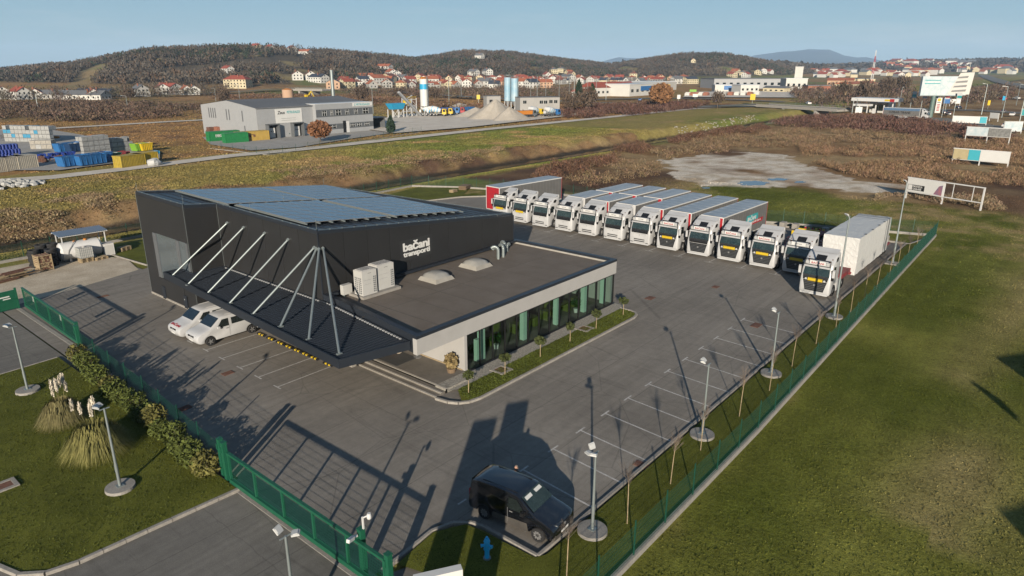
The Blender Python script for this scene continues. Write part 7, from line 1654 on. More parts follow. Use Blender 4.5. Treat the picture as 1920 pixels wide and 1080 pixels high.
rows = [('front village row', 642, 1010, 17, (164, 166), 'village houses, front row'), ('second village row', 655, 1030, 17, (158, 160), 'village houses, second row'), ('back village row', 700, 1050, 20, (152.5, 154.5), 'village houses, back row'),
        ('middle row beyond the silos', 985, 1290, 17, (156, 158), 'village houses right of the silos'), ('back row beyond the silos', 1040, 1290, 15, (151.5, 153), 'back houses right of the silos')]
for nm, x0, x1, st, (ya, yb), gr in rows:
    x = x0; n = 0
    while x < x1:
        w = rh.choice(['white', 'white', 'white', 'cream', 'peach', 'grey', 'white']); r_ = rh.choice(['red', 'red', 'orange', 'orange', 'brown', 'orange', 'slate', 'grey']) if True else ''
        k = rh.choice(['s', 'm', 'm', 's', 'v', 'l']); house(x+rh.uniform(-4, 4), rh.uniform(ya, yb), k, w, r_, rh.uniform(-1.4, 1.4), '%s house with %s roof, %s from the left in the %s' % (w, r_, O(n), nm), gr, s=rh.uniform(.8, 1.02)); n += 1; x += st*rh.uniform(.8, 1.3)
n = 0
for px, py in sorted(((1040, 139), (1050, 136), (1062, 141), (1028, 146), (1075, 144), (1045, 113), (1056, 112), (1035, 112), (1062, 114), (1108, 118), (1300, 118), (1195, 146), (1385, 140), (1400, 143), (1420, 141), (1432, 138), (1447, 139), (1395, 147), (1378, 146))):
    house(px, py, rh.choice('smv'), rh.choice(['white', 'white', 'cream']), rh.choice(['red', 'orange', 'brown', 'grey']), rh.uniform(-1.3, 1.3), 'small house scattered on the right-hand slopes, number %s from the list of left to right' % O(n) if False else 'small pale house on the right-hand slopes, %s from the left' % O(n), 'houses scattered on the right slopes', s=1.0); n += 1
for k, (px, py, kd, w, r_, rz, lab) in enumerate(((8, 186, 'm', 'white', 'brown', .7, 'white house cut by the left photo edge'), (48, 187, 'm', 'white', 'red', 1.0, 'red-roofed white house near the left photo edge'), (68, 186, 's', 'white', 'red', .5, 'small red-roofed house right of the two edge houses'), (132, 186, 'b', 'grey', 'grey', 1.3, 'long grey farm shed on the left plain'), (160, 186, 'b', 'grey', 'slate', 1.3, 'long shed with dark roof next to the grey farm shed'), (178, 187, 's', 'white', 'red', .6, 'small white house with red roof right of the farm sheds'), (213, 182, 'b', 'cream', 'slate', 1.35, 'long cream shed with a dark roof on the left plain'), (200, 187, 'b', 'white', 'grey', 1.4, 'low white shed in front of the cream one'), (270, 181, 'm', 'grey', 'grey', .8, 'grey house among trees, left of the two large white ones'), (308, 178, 'm', 'white', 'brown', .6, 'white house with brown roof, left of the farm yard'), (332, 177, 'l', 'white', 'red', 1.1, 'large white farmhouse with a red roof'), (352, 178, 's', 'white', 'orange', .6, 'small annex right of the large white farmhouse'), (366, 178, 's', 'white', 'grey', .5, 'small white shed right of the farmhouse annex'))):
    house(px, py, kd, w, r_, rz, lab, 'farm buildings on the left plain', s=.85)
# trees at the village foot
thicket('village_trees', [[(600, 172), (1000, 168), (1300, 162), (1300, 150), (1000, 152), (640, 158)]], 260, (2, 4), (3, 8), (.10, .085, .065), 12, 31)
thicket('village_trees', [[(-20, 196), (420, 180), (440, 172), (300, 170), (-20, 182)]], 300, (2.5, 5), (3, 8), (.10, .08, .06), 12, 32)
# --- trade buildings
def hall(px0, py0, px1, py1, top, depth, wall, roof, label, gable=0.0, strip=None, name='trade_hall', nwin=0, z=None):
    F = Face((px0, py0), (px1, py1)); h = F.at((px0+px1)/2, top)[1]; t = thing(name, label, 'building', (F.A[0], F.A[1], F.z), F.an)
    MB().box(0, 0, -.5, F.L, depth, h).build('wall', wall, t)
    if gable: MB().add([(-.4, -.4, h), (F.L+.4, -.4, h), (F.L+.4, depth/2, h+gable), (-.4, depth/2, h+gable), (F.L+.4, depth+.4, h), (-.4, depth+.4, h)], [(0, 1, 2, 3), (3, 2, 4, 5), (0, 3, 5), (1, 4, 2)]).build('roof', roof, t)
    else: MB().box(-.3, -.3, h, F.L+.3, depth+.3, h+.5).build('roof', roof, t)
    if strip: MB().box(F.L*strip[1], -.25, h*strip[3], F.L*strip[2], -.02, h*strip[4]).build('fascia_strip', strip[0], t)
    for k in range(nwin): x = F.L*(k+.5)/nwin; MB().box(x-F.L/nwin*.22, -.06, h*.35, x+F.L/nwin*.22, -.01, h*.62).build('window', M['glass_dark'], t)
    return t
hw, hg = M['house_white'], M['house_grey']
hall(1118, 181, 1175, 179, 164, 16, hw, M['redroof'], 'white inn with a bright red roof behind the road lamps', 3.5, nwin=7)
hall(1090, 183, 1118, 182, 172, 10, hw, M['redroof'], 'low white annex with red roof left of the inn', 2, nwin=4)
hall(1170, 178, 1196, 177, 164, 14, M['house_peach'], M['redroof'], 'peach house with a red roof joined to the inn', 4, nwin=3)
hall(1180, 181, 1236, 177, 158, 18, hw, M['white'], 'white shop with a deep blue fascia', 0, (M['blue'], .35, 1.0, .45, .85), nwin=6)
hall(1218, 170, 1268, 168, 154, 30, M['house_grey'], M['white'], 'pale hall with a yellow end panel under a broad white roof', 0, (M['yellow'], .35, .75, .1, .7))
hall(1338, 166, 1466, 166, 148, 34, M['lightgrey'], M['greyroof'], 'very long light grey warehouse on the right plain', 0, nwin=10)
hall(1340, 173, 1388, 173, 160, 14, hw, M['white'], 'white and blue striped trade hall in front of the long warehouse', 0, (M['blue'], .35, .9, .35, .95))
hall(1388, 175, 1422, 175, 160, 14, hw, M['white'], 'plain white trade hall in front of the long warehouse', 0, nwin=4)
hall(1472, 171, 1512, 171, 148, 20, hw, M['white'], 'tall white mill building on the right plain', 0, nwin=4)
hall(1487, 165, 1502, 165, 126, 10, hw, M['white'], 'slender white silo tower rising behind the white mill', 0)
hall(1514, 173, 1556, 173, 161, 10, M['brick'], M['greyroof'], 'long brick shed with pale piers right of the mill', 0, nwin=8)
hall(1430, 173, 1470, 174, 165, 10, M['house_cream'], M['greyroof'], 'low cream building left of the white mill', 1.5, nwin=4)
hall(1550, 162, 1600, 162, 151, 20, M['house_peach'], M['orangeroof'], 'orange-roofed hall beyond the brick shed', 2.5, nwin=6)
hall(1598, 168, 1645, 166, 157, 16, M['house_cream'], M['yellow'] if False else M['orangeroof'], 'cream hall near the mast', 2, nwin=5)
hall(1594, 158, 1640, 158, 148, 26, M['house_cream'], M['greyroof'], 'long pale hall behind the cream one', 0, nwin=6)
# town far away: plain white blocks and small houses
rt = random.Random(8); n = 0
for (xa, xb, ya, yb, N_, gr) in ((1530, 1640, 134, 146, 34, 'far town centre'), (1640, 1740, 138, 146, 20, 'far town right of the mast'), (1700, 1830, 120, 138, 26, 'far houses on the right ridge'), (1830, 1925, 134, 140, 14, 'far houses at the right photo edge'), (1660, 1720, 118, 130, 10, 'far houses left on the ridge')):
    n = 0
    for px, py in sorted((rt.uniform(xa, xb), rt.uniform(ya, yb)) for _ in range(N_)):
        kd = rt.choice(['m', 'h', 'l', 'm', 's']); p = hit(px, py)
        if p is None or hypot(p[0], p[1]) > 6000: continue
        house(px, py, kd, rt.choice(['white', 'white', 'cream']), rt.choice(['red', 'orange', 'grey', 'white' if False else 'brown']), rt.uniform(-1.4, 1.4), 'tiny pale building, %s from the left of the %s' % (O(n), gr), gr, chimney=False, windows=False, s=min(2.2, hypot(p[0], p[1])/1500)); n += 1
# mast
p = hit(1633, 160); t = thing('radio_mast', 'red and white lattice radio mast above the far town', 'mast', p); H_ = (160-108)/FPX*hypot(p[0], p[1])*1.02
for k in range(6):
    b = MB(); z0, z1 = H_*k/6, H_*(k+1)/6; w0, w1 = 2.2*(1-k/7), 2.2*(1-(k+1)/7)
    for sx_, sy_ in ((-1, -1), (1, -1), (1, 1), (-1, 1)): b.tube((sx_*w0/2, sy_*w0/2, z0), (sx_*w1/2, sy_*w1/2, z1), .22, n=4)
    b.tube((-w0/2, -w0/2, z0), (w1/2, -w1/2, z1), .12, n=4); b.tube((w0/2, -w0/2, z0), (-w1/2, -w1/2, z1), .12, n=4); b.build('section', M['red'] if k % 2 == 0 else M['white'], t)
# pallets of building stone by the trade halls
for k, (px, py, m, lab) in enumerate(((1294, 181, hw, 'white'), (1302, 181, M['brick'], 'red'), (1310, 181, M['brick'], 'red'), (1318, 181, hw, 'white'), (1328, 181, M['brick'], 'red'), (1352, 180, hw, 'white'), (1362, 180, hg, 'grey'), (1374, 180, M['brick'], 'red'), (1386, 180, hw, 'white'), (1398, 180, hw, 'white'), (1410, 180, M['brick'], 'red'), (1424, 179, hw, 'white'))):
    p = hit(px, py); t = thing('stone_pallets', '%s stack of building blocks in the builder yard, %s from the left' % (lab, O(k)), 'stack', p, .2, 'stacks in the builder yard')
    for q in range(3): MB().box(q*2.2-3, 0, 0, q*2.2-1.2, 3, 2.2+.5*(q % 2)).build('block_stack', m, t)
sheet('builder_yard', [hit(1280, 184)[:2], hit(1560, 184)[:2], hit(1600, 176)[:2], hit(1520, 172)[:2], hit(1300, 174)[:2]], .6, M['dirtroad'])
# --- roads
def road(name, pts, w, m, z, lift=0.0):
    return ribbon(name, [hit(*q)[:2] for q in pts], w, m, z, seg=9)
road('valley_road', [(150, 183), (330, 181), (430, 176), (560, 170), (640, 170), (760, 176), (880, 186), (960, 190), (1080, 196), (1200, 199)], 8, M['road'], 1.3)
road('roundabout_road', [(1080, 189), (1150, 187), (1230, 185), (1300, 186), (1400, 189), (1470, 192)], 9, M['road'], .35)
road('forecourt_road', [(1600, 218), (1680, 222), (1760, 224), (1830, 236), (1925, 245)], 13, M['road'], .2)
road('far_side_road', [(1700, 205), (1760, 206), (1840, 208), (1925, 214)], 11, M['road'], .22)
road('motorway', [(1842, 141), (1856, 147), (1880, 155), (1920, 163), (1990, 178)], 18, M['road'], .7)
p0 = hit(1290, 168)
# road bridge left (over the dip) and river bridge right
def bridge(a, c, z0, w, label, piers):
    L = hypot(c[0]-a[0], c[1]-a[1]); an_ = atan2(c[1]-a[1], c[0]-a[0]); t = thing('road_bridge', label, 'bridge', (a[0], a[1], z0), an_)
    MB().box(0, -w/2, -.9, L, w/2, 0).build('deck', M['concrete'], t); MB().box(0, -w/2+.6, .004, L, w/2-.6, .03).build('roadway', M['road'], t)
    for y in (-w/2, w/2-.25): MB().box(0, y, 0, L, y+.25, .35).build('kerb_beam', M['concrete'], t)
    b = MB()
    for y in (-w/2+.1, w/2-.1): b.box(0, y-.03, .95, L, y+.03, 1.05); [b.box(x, y-.03, .3, x+.08, y+.03, 1.0) for x in np.arange(0, L, 3)]
    b.build('railing', M['steel'], t)
    for f in piers: MB().add([(L*f-.5, -w*.42, -6), (L*f+.5, -w*.42, -6), (L*f+.5, w*.42, -6), (L*f-.5, w*.42, -6), (L*f-.5, -w*.48, -.9), (L*f+.5, -w*.48, -.9), (L*f+.5, w*.48, -.9), (L*f-.5, w*.48, -.9)], [(0, 1, 5, 4), (1, 2, 6, 5), (2, 3, 7, 6), (3, 0, 4, 7)]).build('pier', M['house_grey'], t)
    return t
A_ = G(1430, 196, 1.4); C_ = G(1582, 205, 1.4); bridge(A_, C_, 1.4, 9, 'concrete road bridge over the stream with two pale piers', (.36, .75))
struct(MB().quad((A_[0]-40, A_[1]+30, .02), (A_[0], A_[1], 1.38), (A_[0]+6, A_[1]+6, 1.38), (A_[0]-34, A_[1]+40, .02)).build('bridge_ramp', M['road']))
A_ = G(545, 167, 4.5); C_ = G(612, 168, 4.5); bridge(A_, C_, 4.5, 9, 'small concrete overpass on the valley road behind the warehouse', (.35, .7))
t = thing('excavator', 'yellow excavator seen above the warehouse roof', 'excavator', hit(571, 190)); MB().box(-2, -1.3, .9, 2, 1.3, 2.4).box(.5, -1, 2.4, 1.9, .4, 3.6).build('cabin', M['yellow'], t); MB().box(-2.2, -1.5, 0, 2.2, -.9, .9).box(-2.2, .9, 0, 2.2, 1.5, .9).build('track', M['black'], t); MB().tube((2, 0, 2), (5, 0, 5.4), .35, n=6).tube((5, 0, 5.4), (7, 0, 1.5), .28, n=6).build('boom', M['yellow'], t)
t = thing('sand_silo', 'round sand-coloured bin behind the warehouse roof', 'bin', hit(541, 191)); MB().tube((0, 0, 0), (0, 0, 6.5), 3, n=18).build('bin_wall', M['house_peach'], t, smooth=True); MB().tube((0, 0, 6.5), (0, 0, 7.2), 3.1, 1, 18).build('lid', M['orange'], t)
# lamp posts along the far roads
def far_lamp(px, py, h, label, arm=1.6, group='tall lamp posts along the valley road'):
    p = hit(px, py); t = thing('road_lamp', label, 'lamp post', p, rt.uniform(0, 6), group); MB().tube((0, 0, 0), (0, 0, h), .16, .09, 6).build('pole', M['steel'], t); MB().tube((0, 0, h), (arm, 0, h+.25), .07, n=5).box(arm-.3, -.16, h+.15, arm+.6, .16, h+.32).build('lamp_head', M['lamp_white'], t)
for k, (px, py, h) in enumerate(((842, 195, 13), (865, 184, 12), (995, 187, 12), (1007, 190, 13), (1023, 190, 13), (1048, 193, 14), (1067, 186, 12), (1076, 190, 12), (1101, 188, 12), (1117, 190, 13), (1136, 188, 12), (700, 214, 11), (450, 188, 9), (72, 206, 7), (240, 205, 6), (405, 190, 7))): far_lamp(px, py, h, 'tall thin road lamp on the valley plain, %s of the sixteen' % O(k))
for k, (px, py, h) in enumerate(((1686, 200, 9), (1810, 207, 11), (1840, 215, 12), (1878, 221, 11.5), (1905, 198, 11), (1910, 235, 13), (1604, 214, 6), (1597, 214, 5), (1680, 222, 7.5), (1630, 200, 4))): far_lamp(px, py, h, 'road lamp near the filling station and junction, %s of ten' % O(k), 1.4, 'road lamps by the junction')
# --- billboards
def board(a, c, top, bot, label, panels, posts=3, frame_only=(), tall=False, th=.25, group='billboards beside the road'):
    """a, c: photo feet of the outer posts; top, bot: photo heights of the panel at the left foot"""
    F = Face(a, c); z1 = F.at(a[0], top)[1]; z0 = F.at(a[0], bot)[1]; t = thing('billboard', label, 'billboard', (F.A[0], F.A[1], F.z), F.an, group)
    for k in range(posts): x = F.L*k/max(1, posts-1); MB().box(x-.09, 0.02, -.2, x+.09, .2, z1).build('post', M['white'], t)
    MB().box(-.15, -.03, z1-.1, F.L+.15, .10, z1+.05).box(-.15, -.03, z0-.12, F.L+.15, .10, z0).build('frame_rail', M['white'], t)
    x = 0
    for w, m in panels:
        X0, X1 = F.L*x, F.L*(x+w); x += w
        if m is None: MB().box((X0+X1)/2-.04, 0, z0, (X0+X1)/2+.04, .06, z1-.1).build('bare_upright', M['white'], t); continue
        o = MB().box(X0+.02, -.10, z0+.002, X1-.02, -.032, z1-.102).build('poster', m, t)
    return t, F, z0, z1
t, F, z0, z1 = board((1697, 371), (1837, 395), 331, 357, 'billboard nearest the fence, half poster and half empty white frame', [(.50, M['signwhite']), (.25, None), (.25, None)])
MB().box(F.L*.015, -.11, z0+.25, F.L*.25, -.101, z0+(z1-z0)*.52).build('black_label', M['black'], t); MB().box(F.L*.02, -.12, z0+.3, F.L*.08, -.111, z0+(z1-z0)*.50).build('white_box', M['signwhite'], t)
lettering('PROSTOR ZA', F.L*.13, .28, M['signwhite'], t, (F.L*.09, -.115, z0+(z1-z0)*.34), name='poster_text', bold=.02); lettering('OGLASE', F.L*.12, .28, M['signwhite'], t, (F.L*.09, -.115, z0+(z1-z0)*.16), name='poster_text', bold=.02)
MB().quad((F.L*.38, -.105, z0+.1), (F.L*.49, -.105, z0+.05), (F.L*.49, -.105, z1-.5), (F.L*.44, -.105, z1-.7)).build('colour_patch', M['pinkprint'], t)
board((1784, 306), (1888, 315), 277, 297, 'long billboard with sand, cyan and white posters, second from the fence', [(.28, M['sandprint']), (.21, M['cyan']), (.51, M['signwhite'])])
board((1808, 268), (1890, 273), 237, 253, 'billboard with a pale blue poster and a grey poster on white posts', [(.5, M['paleprint']), (.5, M['greyprint'])])
board((1784, 234), (1848, 236), 217, 229, 'long low billboard with a white and teal poster', [(.8, M['signwhite']), (.2, M['cyan'])], posts=3)
board((1854, 227), (1870, 228), 211, 221, 'small square white billboard on two posts', [(1.0, M['signwhite'])], posts=2)
board((1880, 250), (1914, 250), 228, 246, 'billboard with a blue car poster at the right photo edge', [(1.0, M['paleprint'])], posts=2)
board((1780, 200), (1799, 200), 186, 194, 'small white billboard beyond the junction', [(1.0, M['signwhite'])], posts=2)
board((1913, 218), (1935, 219), 204, 216, 'green and white billboard cut by the right photo edge', [(1.0, M['teal'])], posts=2)
# giant billboard on a pole
p = hit(1745, 221); D_ = hypot(p[0], p[1]); t = thing('giant_billboard', 'giant billboard on a single green pole with a pale building picture', 'billboard', p, YAW-R(90)-.05)
mpx = (p[0]*cos(YAW)+p[1]*sin(YAW))*.96/FPX      # metres per photo pixel there
w0, w1 = -27*mpx, 56*mpx; zb, zt_ = 41*mpx, 75*mpx
MB().tube((0, .6, 0), (0, .6, zb), .85, .8, 16).build('pole', mat('grey_green_pole', (.13, .20, .18), .5), t, smooth=True)
MB().box(w0, 0, zb, w1, 1.3, zt_).build('panel', M['paleprint'], t); MB().box(w0-.2, -.2, zb-.3, w1*.9, 1.5, zb-.02).build('catwalk', M['steel'], t)
MB().add([(w0+(w1-w0)*.60, -.05, zb+.3), (w1+1.2, -.05, zb+.3), (w1+1.8, -.05, zt_+1.5), (w0+(w1-w0)*.80, -.05, zt_+1.2), (w0+(w1-w0)*.60, -.05, zb+.8)], [(0, 1, 2, 3, 4)]).box(w0+(w1-w0)*.82, .02, zt_, w1+1.4, .5, zt_+1.2).build('building_cutout', M['house_white'], t)
for k in range(4):
    z = zb+1.2+k*(zt_-zb)/4.2; MB().add([(w0+(w1-w0)*(.66+.03*k), -.09, z), (w1-.4, -.09, z+.2), (w1-.2, -.09, z+1.0), (w0+(w1-w0)*(.68+.03*k), -.09, z+.6)], [(0, 1, 2, 3)]).build('window_row', M['grey'], t)
for k in range(2): MB().box(w0+1, -.04, zt_-1.6-k*1.2, w0+(w1-w0)*.4, -.01, zt_-1.3-k*1.2).build('headline', M['teal'], t)
# --- filling station
p = hit(1650, 216); fa = Face((1650, 214), (1735, 218)); mp2 = fa.L/85
t = thing('filling_station', 'filling station with a long white canopy and yellow stripe', 'filling station', (fa.A[0], fa.A[1]+12, fa.z), fa.an)
MB().box(0, 0, 5.0, fa.L, 9, 6.3).build('canopy', M['white'], t); MB().box(fa.L*.78, -.05, 5.3, fa.L*.9, -.01, 6.0).build('yellow_stripe', M['yellow'], t); MB().box(fa.L*.9, -.05, 5.05, fa.L, -.01, 6.2).build('red_stripe', M['red'], t)
for k in range(5): MB().box(2+k*(fa.L-4)/4-.2, 4, 0, 2+k*(fa.L-4)/4+.2, 4.4, 5).build('canopy_column', M['white'], t)
MB().box(4, 9.5, 0, fa.L-6, 17, 4.2).build('shop', M['house_white'], t); MB().box(5, 9.44, .8, fa.L-7, 9.5, 3.2).build('shop_window', M['glass_dark'], t)
MB().box(3, -4.6, 3.2, fa.L-8, -.5, 4.0).build('wash_roof', M['white'], t); MB().box(fa.L*.55, -4.65, 3.3, fa.L-8, -4.6, 3.8).build('amber_stripe', M['yellow'], t)
for k in range(3): MB().box(8+k*8, 3, 0, 8.9+k*8, 4, 2).build('fuel_pump', M['red'] if k == 1 else M['white'], t)
for k in range(5):
    pp = thing('flag_banner', 'upright banner flag above the station canopy, %s of five' % O(k), 'flag', (fa.A[0]+fa.u[0]*(26+k*4.0), fa.A[1]+14+fa.u[1]*(26+k*4.0), fa.z), fa.an, 'banner flags at the filling station')
    MB().tube((0, 0, 0), (0, 0, 9.6), .08, n=5).build('pole', M['steel'], pp); MB().box(.05, -.03, 6.9, 1.6, .03, 9.5).build('cloth', M['white'], pp); MB().box(.05, -.04, 7.4, 1.6, .04, 8.3).build('cloth_band', M['red'] if k % 2 else M['teal'], pp)
fs = Face((1752, 212), (1762, 212)); hh = fs.at(1757, 183)[1]; t = thing('price_sign', 'tall white price sign with yellow shell-like emblem and red figures', 'sign', (fs.A[0], fs.A[1], fs.z), fs.an)
MB().box(0, 0, 0, fs.L, .5, hh).build('slab', M['signwhite'], t); MB().tube((fs.L/2, -.02, hh*.86), (fs.L/2, -.10, hh*.86), fs.L*.33, n=14).build('emblem', M['yellow'], t); MB().box(fs.L*.2, -.05, hh*.66, fs.L*.8, -.01, hh*.71).build('dark_line', M['midgrey'], t)
for k in range(5): MB().box(fs.L*.25, -.05, hh*(.14+.095*k), fs.L*.75, -.01, hh*(.19+.095*k)).build('price_line', M['red'], t)
fs = Face((1766, 208), (1778, 208)); t = thing('road_sign', 'blue direction sign on a post right of the price sign', 'sign', (fs.A[0], fs.A[1], fs.z), fs.an); MB().box(0, 0, 3.2, fs.L, .1, 5.6).build('plate', M['blue'], t); MB().box(fs.L/2-.1, .1, 0, fs.L/2+.1, .25, 5).build('post', M['steel'], t)
# articulated lorry at the station
f2 = Face((1660, 222), (1742, 226)); m_ = f2.L
tt = trailer(12.6, 0, 0, 'grey trailer with dark lettering standing at the filling station', red=False, top=4.0, name='curtain_trailer'); tt.location = (f2.A[0]+f2.u[0]*(m_-3.2), f2.A[1]+f2.u[1]*(m_-3.2), f2.z+.1); tt.rotation_euler = (0, 0, f2.an)
MB().box(-12.5, -1.30, 3.0, -.1, -1.281, 3.85).build('blue_band', mat('steel_blue_print', (.10, .18, .30), .5), tt)
lettering('OZBAR-TRANS', 7.5, .85, M['black'], tt, (-10.6, -1.285, 1.9), name='trailer_text', bold=.02)
o = dup(proto['wns'], (f2.A[0]+f2.u[0]*(m_-.4), f2.A[1]+f2.u[1]*(m_-.4), f2.z+.1), f2.an, 'white tractor truck of the lettered trailer at the filling station', 'lorries at the filling station', skip=('sign_text', 'sign_board'))
lq = lorry(1668, 218, f2.an+pi, M['blue'], M['deepblue'], 'dark blue lorry left of the grey trailer at the station'); lq['group'] = 'lorries at the filling station'
for k, (px, py, m, rz, lab) in enumerate(((1770, 216, M['vanblack'], .2, 'dark car passing right of the giant billboard pole'), (1777, 218, M['vanblack'], .1, 'black car right behind the first dark one'), (1796, 206, M['vanblack'], .3, 'black car on the far side road by the junction'), (1880, 214, M['midgrey'], -.2, 'grey car at the junction near the right photo edge'), (1897, 219, M['white'], -.2, 'white car at the junction near the right photo edge'), (1885, 241, M['white'], -.3, 'white car behind the blue billboard'), (1515, 200, M['white'], 0.4, 'white car crossing the stream bridge'), (1200, 190, M['blue'], .2, 'small blue car on the valley road by the shops'), (1240, 187, M['white'], .2, 'small white car on the valley road'), (1340, 193, M['deepblue'], .4, 'small dark car near the lone berm tree'), (1905, 187, M['white'], .6, 'white car far up the right road'), (1880, 188, M['red'], .6, 'red car far up the right road'))):
    p = hit(px, py); o = vehicle('car', 'car', lab, 'car', (p[0], p[1], p[2]+.35 if px != 1515 else 1.45), rz+.2, m, group='distant cars', spokes=0)
for k, (px, py, m, w_, h_, lab) in enumerate(((1410, 197, M['yellow'], 2.6, 5.5, 'tall yellow road sign left of the stream bridge'), (1303, 187, M['signwhite'], 3, 3.2, 'white board behind the valley road'), (1299, 176, M['lime'], 5, 3, 'yellow-green board by the builder yard'), (791, 195, M['yellow'], 1.6, 4, 'yellow post box by the valley road'), (1272, 192, M['white'], 1.8, 4, 'white twin sign post on the plain'), (897, 193, M['yellow'], 1.8, 4.2, 'yellow sign behind the blue silos row'), (1608, 221, M['signwhite'], 2.6, 4, 'pale square sign left of the filling station'), (1880, 195, M['sky_blue'], 1.3, 4, 'small blue round sign by the junction'), (1852, 205, M['yellow'], 1.2, 4, 'small yellow sign by the junction'))):
    p = hit(px, py); t = thing('road_sign', lab, 'sign', p, YAW-R(90), 'signs on the plain'); MB().box(-w_/2, 0, h_*.45, w_/2, .12, h_).build('plate', m, t); MB().box(-.07, .12, 0, .07, .24, h_*.95).build('post', M['steel'], t)
# pale rocks along the stream by the bridge
b = MB(); rk = random.Random(6)
for k in range(120):
    f = rk.random(); x = 205+f*72; y = 102.6+rk.uniform(-.8, 2.6)+f*1.0; s_ = rk.uniform(.12, .34); b.blob((x, y, hz(x, y)+.02), s_*1.3, s_, s_*.7, 5, 4, 0, .25)
o = b.build('stream_rocks', mat('pale_rocks', (.38, .35, .30), .9, 0, .2, 1)); o['kind'] = 'stuff'
# fort on the far hill
p = hit(1478, 119)
if p: t = thing('hill_fort', 'pale fort ruin on the far hilltop beneath the blue mountain', 'fort', p, YAW-R(90)); MB().box(-30, 0, -4, 28, 12, 6).build('rampart', M['house_cream'], t); MB().box(4, 2, 6, 18, 12, 14).build('keep', M['house_grey'], t)
# meadow tufts, bushes under the nearest billboard
thicket('dry_bushes', [[(1648, 366), (1860, 372), (1880, 395), (1840, 392), (1700, 378), (1640, 376)]], 340, (.5, .9), (.5, 1.1), (.26, .19, .12), 14, 51)
def tufts(name, n, box, cond, col, r=(.04, .10), h=(.04, .12), seed=1, nq=4, zofs=0.0):
    g = np.random.default_rng(seed); u = g.random((n, 2)); X = box[0]+(box[2]-box[0])*u[:, 0]; Y = box[1]+(box[3]-box[1])*u[:, 1]; m = cond(X, Y); X, Y = X[m], Y[m]
    c = landcol(X, Y)*1.0 if col is None else np.tile([col], (len(X), 1)); c = c*g.uniform(.55, 1.1, (len(X), 1))*(.6+.6*fbm(X/2.5, Y/2.5, 3))[:, None]
    return cloud(name, np.column_stack([X, Y, height(X, Y)-.06+zofs]), g.uniform(r[0], r[1], len(X)), g.uniform(h[0], h[1], len(X)), c, nq, .45, .6, 0, .6, rnd=g)
def inview(X, Y):
    D = X*cos(YAW)+Y*sin(YAW); L = X*sin(YAW)-Y*cos(YAW); return (D > 10) & (np.abs(L) < D*1.0)
tufts('meadow_grass', 90000, (18, -38, 70, 10.7), lambda X, Y: inview(X, Y) & (rng.random(len(X)) < 1.4*fbm(X/3, Y/3, 3)), None, (.02, .05), (.02, .06), seed=3)
tufts('meadow_grass_far', 60000, (60, -40, 130, 62), lambda X, Y: inview(X, Y) & ((X > 92.5) | (Y < 11.2)) & ((X < 114) | (Y < 14)) & (rng.random(len(X)) < 1.4*fbm(X/4, Y/4, 3)), None, (.04, .12), (.03, .08), seed=4, nq=3)
LP = np.array
tufts('lawn_grass', 40000, (-14, 28, 12.8, 51), lambda X, Y: inpoly(X, Y, LAWN_L) & inview(X, Y), (.12, .14, .028), (.02, .04), (.02, .05), seed=5, nq=3, zofs=.16)
tufts('strip_grass', 22000, (17, 11.3, 85, 13.7), lambda X, Y: Y < 13.7, (.14, .155, .03), (.012, .03), (.01, .03), seed=6, nq=3, zofs=.16)
tufts('strip_grass', 3000, (14.5, 14, 18.1, 18), lambda X, Y: inpoly(X, Y, [(18.1, 14), (16.5, 11.5), (14.9, 16.6), (14.7, 17.8), (16.6, 18.1), (17.7, 17.5)]), (.14, .155, .03), (.012, .03), (.01, .03), seed=7, nq=3, zofs=.16)
tufts('office_grass', 9000, (26.5, 25.4, 46, 27), lambda X, Y: inpoly(X, Y, ISLE), (.12, .15, .03), (.03, .06), (.03, .07), seed=8, nq=3, zofs=.17)
tufts('bank_grass', 90000, (-5, 103, 190, 142), lambda X, Y: inview(X, Y) & (rng.random(len(X)) < 1.5*fbm(X/5, Y/5, 3)), None, (.10, .26), (.04, .14), seed=9, nq=3)
tufts('bank_grass', 30000, (5, 84, 150, 96), lambda X, Y: inview(X, Y), None, (.08, .18), (.03, .09), seed=10, nq=3)
tufts('field_grass', 50000, (40, 150, 300, 300), lambda X, Y: inview(X, Y), None, (.2, .5), (.04, .16), seed=12, nq=3)
# unseen banner and billboards, added right of the frame to cast the meadow shadows
t = thing('shadow_banner', 'unseen feather banner added beyond the right edge to cast the slim meadow shadow', 'banner', (28.0, -10.9, 0), R(-56)); MB().tube((0, 0, 0), (0, 0, 7.0), .03, n=6).build('pole', M['steel'], t); MB().add([(0, -.01, 5.5), (.35, -.01, 5.7), (.55, -.01, 6.3), (.25, -.01, 6.95), (0, -.01, 7.0), (0, .01, 5.5), (.35, .01, 5.7), (.55, .01, 6.3), (.25, .01, 6.95), (0, .01, 7.0)], [(0, 1, 2, 3, 4), (9, 8, 7, 6, 5), (0, 5, 6, 1), (1, 6, 7, 2), (2, 7, 8, 3), (3, 8, 9, 4)]).build('cloth', M['white'], t)
for x, y, l_, lab in ((33.5, -11.7, 4.6, 'unseen billboard added beyond the right edge for its shadow on the meadow'), (13.2, -14.0, 3.6, 'second unseen billboard added beyond the right edge for the bottom corner shadow')):  # out-of-view boards, added only for the shadows they throw
    t = thing('billboard', lab, 'billboard', (x, y, 0), R(-34), 'unseen billboards added as shadow casters'); MB().box(0, -.06, 4.9, l_, .06, 7.0).build('poster', M['signwhite'], t)
    for q in (.5, l_-.5): MB().box(q-.08, .06, 0, q+.08, .2, 6.9).build('post', M['white'], t)
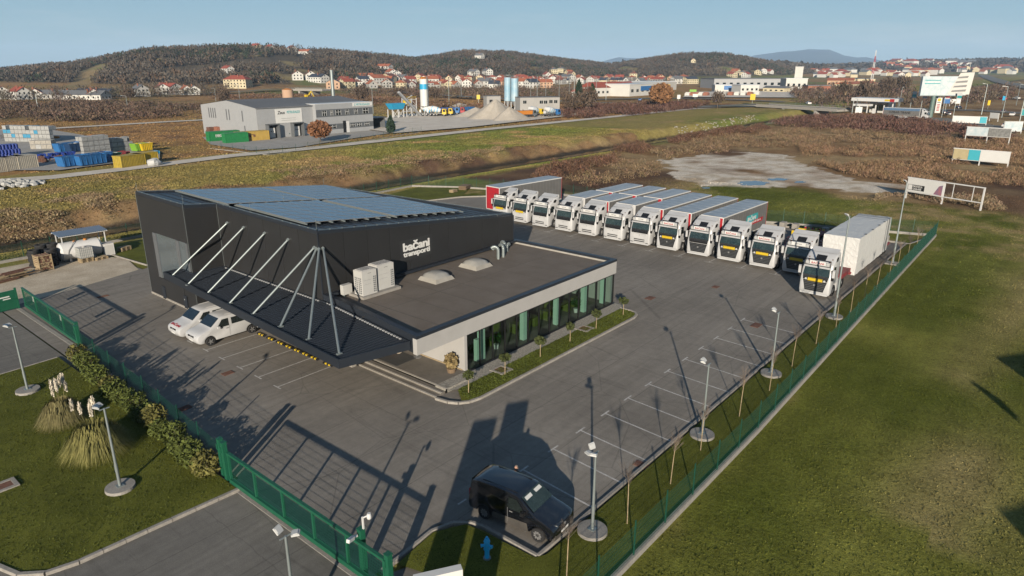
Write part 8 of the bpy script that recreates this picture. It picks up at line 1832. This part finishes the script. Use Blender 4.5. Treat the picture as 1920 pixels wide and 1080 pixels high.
# --- far mountain and haze
def mountain(name, pts, d, label=None):
    b = MB(); top = []
    for px, py in pts:
        ta = (px-960)*cos(PITCH)/FPX; t_ = (540-py)/FPX; D = d/sqrt(1+ta*ta); z = HC+D*(t_*cos(PITCH)-sin(PITCH))/(cos(PITCH)+t_*sin(PITCH)); L = D*ta
        x = D*cos(YAW)+L*sin(YAW); y = D*sin(YAW)-L*cos(YAW); top.append((x, y, z))
    n = len(top); g = random.Random(3)
    rows_ = 7
    for r_ in range(rows_):
        f = r_/(rows_-1)
        for x, y, z in top: s_ = 1-.22*f; b.v.append((x*s_, y*s_, z*(1-f)**1.2*(1+g.uniform(-.12, .12)*f*(1-f)*4)-5*f))
    for x, y, z in top: b.v.append((x*1.15, y*1.15, -5))
    for r_ in range(rows_-1):
        for i in range(n-1): b.f.append([r_*n+i+1, r_*n+i, (r_+1)*n+i, (r_+1)*n+i+1]); b.m.append(0)
    for i in range(n-1): b.f.append([i, i+1, rows_*n+i+1, rows_*n+i]); b.m.append(0)
    struct(b.build(name, mat('mountain_forest', (.06, .085, .10), .95, 0, .3, .002), smooth=True))
mountain('mountain', [(1385, 121), (1410, 104), (1440, 100), (1462, 97), (1480, 96), (1500, 94), (1512, 92), (1535, 93), (1550, 93), (1562, 97), (1580, 104), (1605, 108), (1622, 107), (1640, 111), (1660, 116), (1690, 121)], 9000)
mountain('mountain', [(1120, 119), (1140, 112), (1160, 107), (1175, 109), (1195, 109), (1215, 114), (1240, 121)], 9000)
hb = MB().box(-1500, -7000, -7, 10500, 10500, 262).build('haze', M['white']); hb['kind'] = 'stuff'; hb.data.materials.clear()
hm = bpy.data.materials.new('haze_air'); hm.use_nodes = True; hn = hm.node_tree.nodes; hl = hm.node_tree.links; hn.clear(); ho = hn.new('ShaderNodeOutputMaterial'); hv = hn.new('ShaderNodeVolumePrincipled')
hv.inputs['Color'].default_value = (.50, .72, 1.0, 1); hv.inputs['Density'].default_value = 8e-5; hv.inputs['Anisotropy'].default_value = .0; hl.new(hv.outputs[0], ho.inputs['Volume']); hb.data.materials.append(hm)

for o in bpy.data.objects:                      # pieces far too small to pick apart singly
    if o.type == 'MESH' and o.name.split('.')[0] in {'tarpaulin_straps', 'roof_hoops', 'coil_slots', 'cage', 'ladder', 'railing', 'scrap_filling', 'panel_seams'}: o['kind'] = 'stuff'
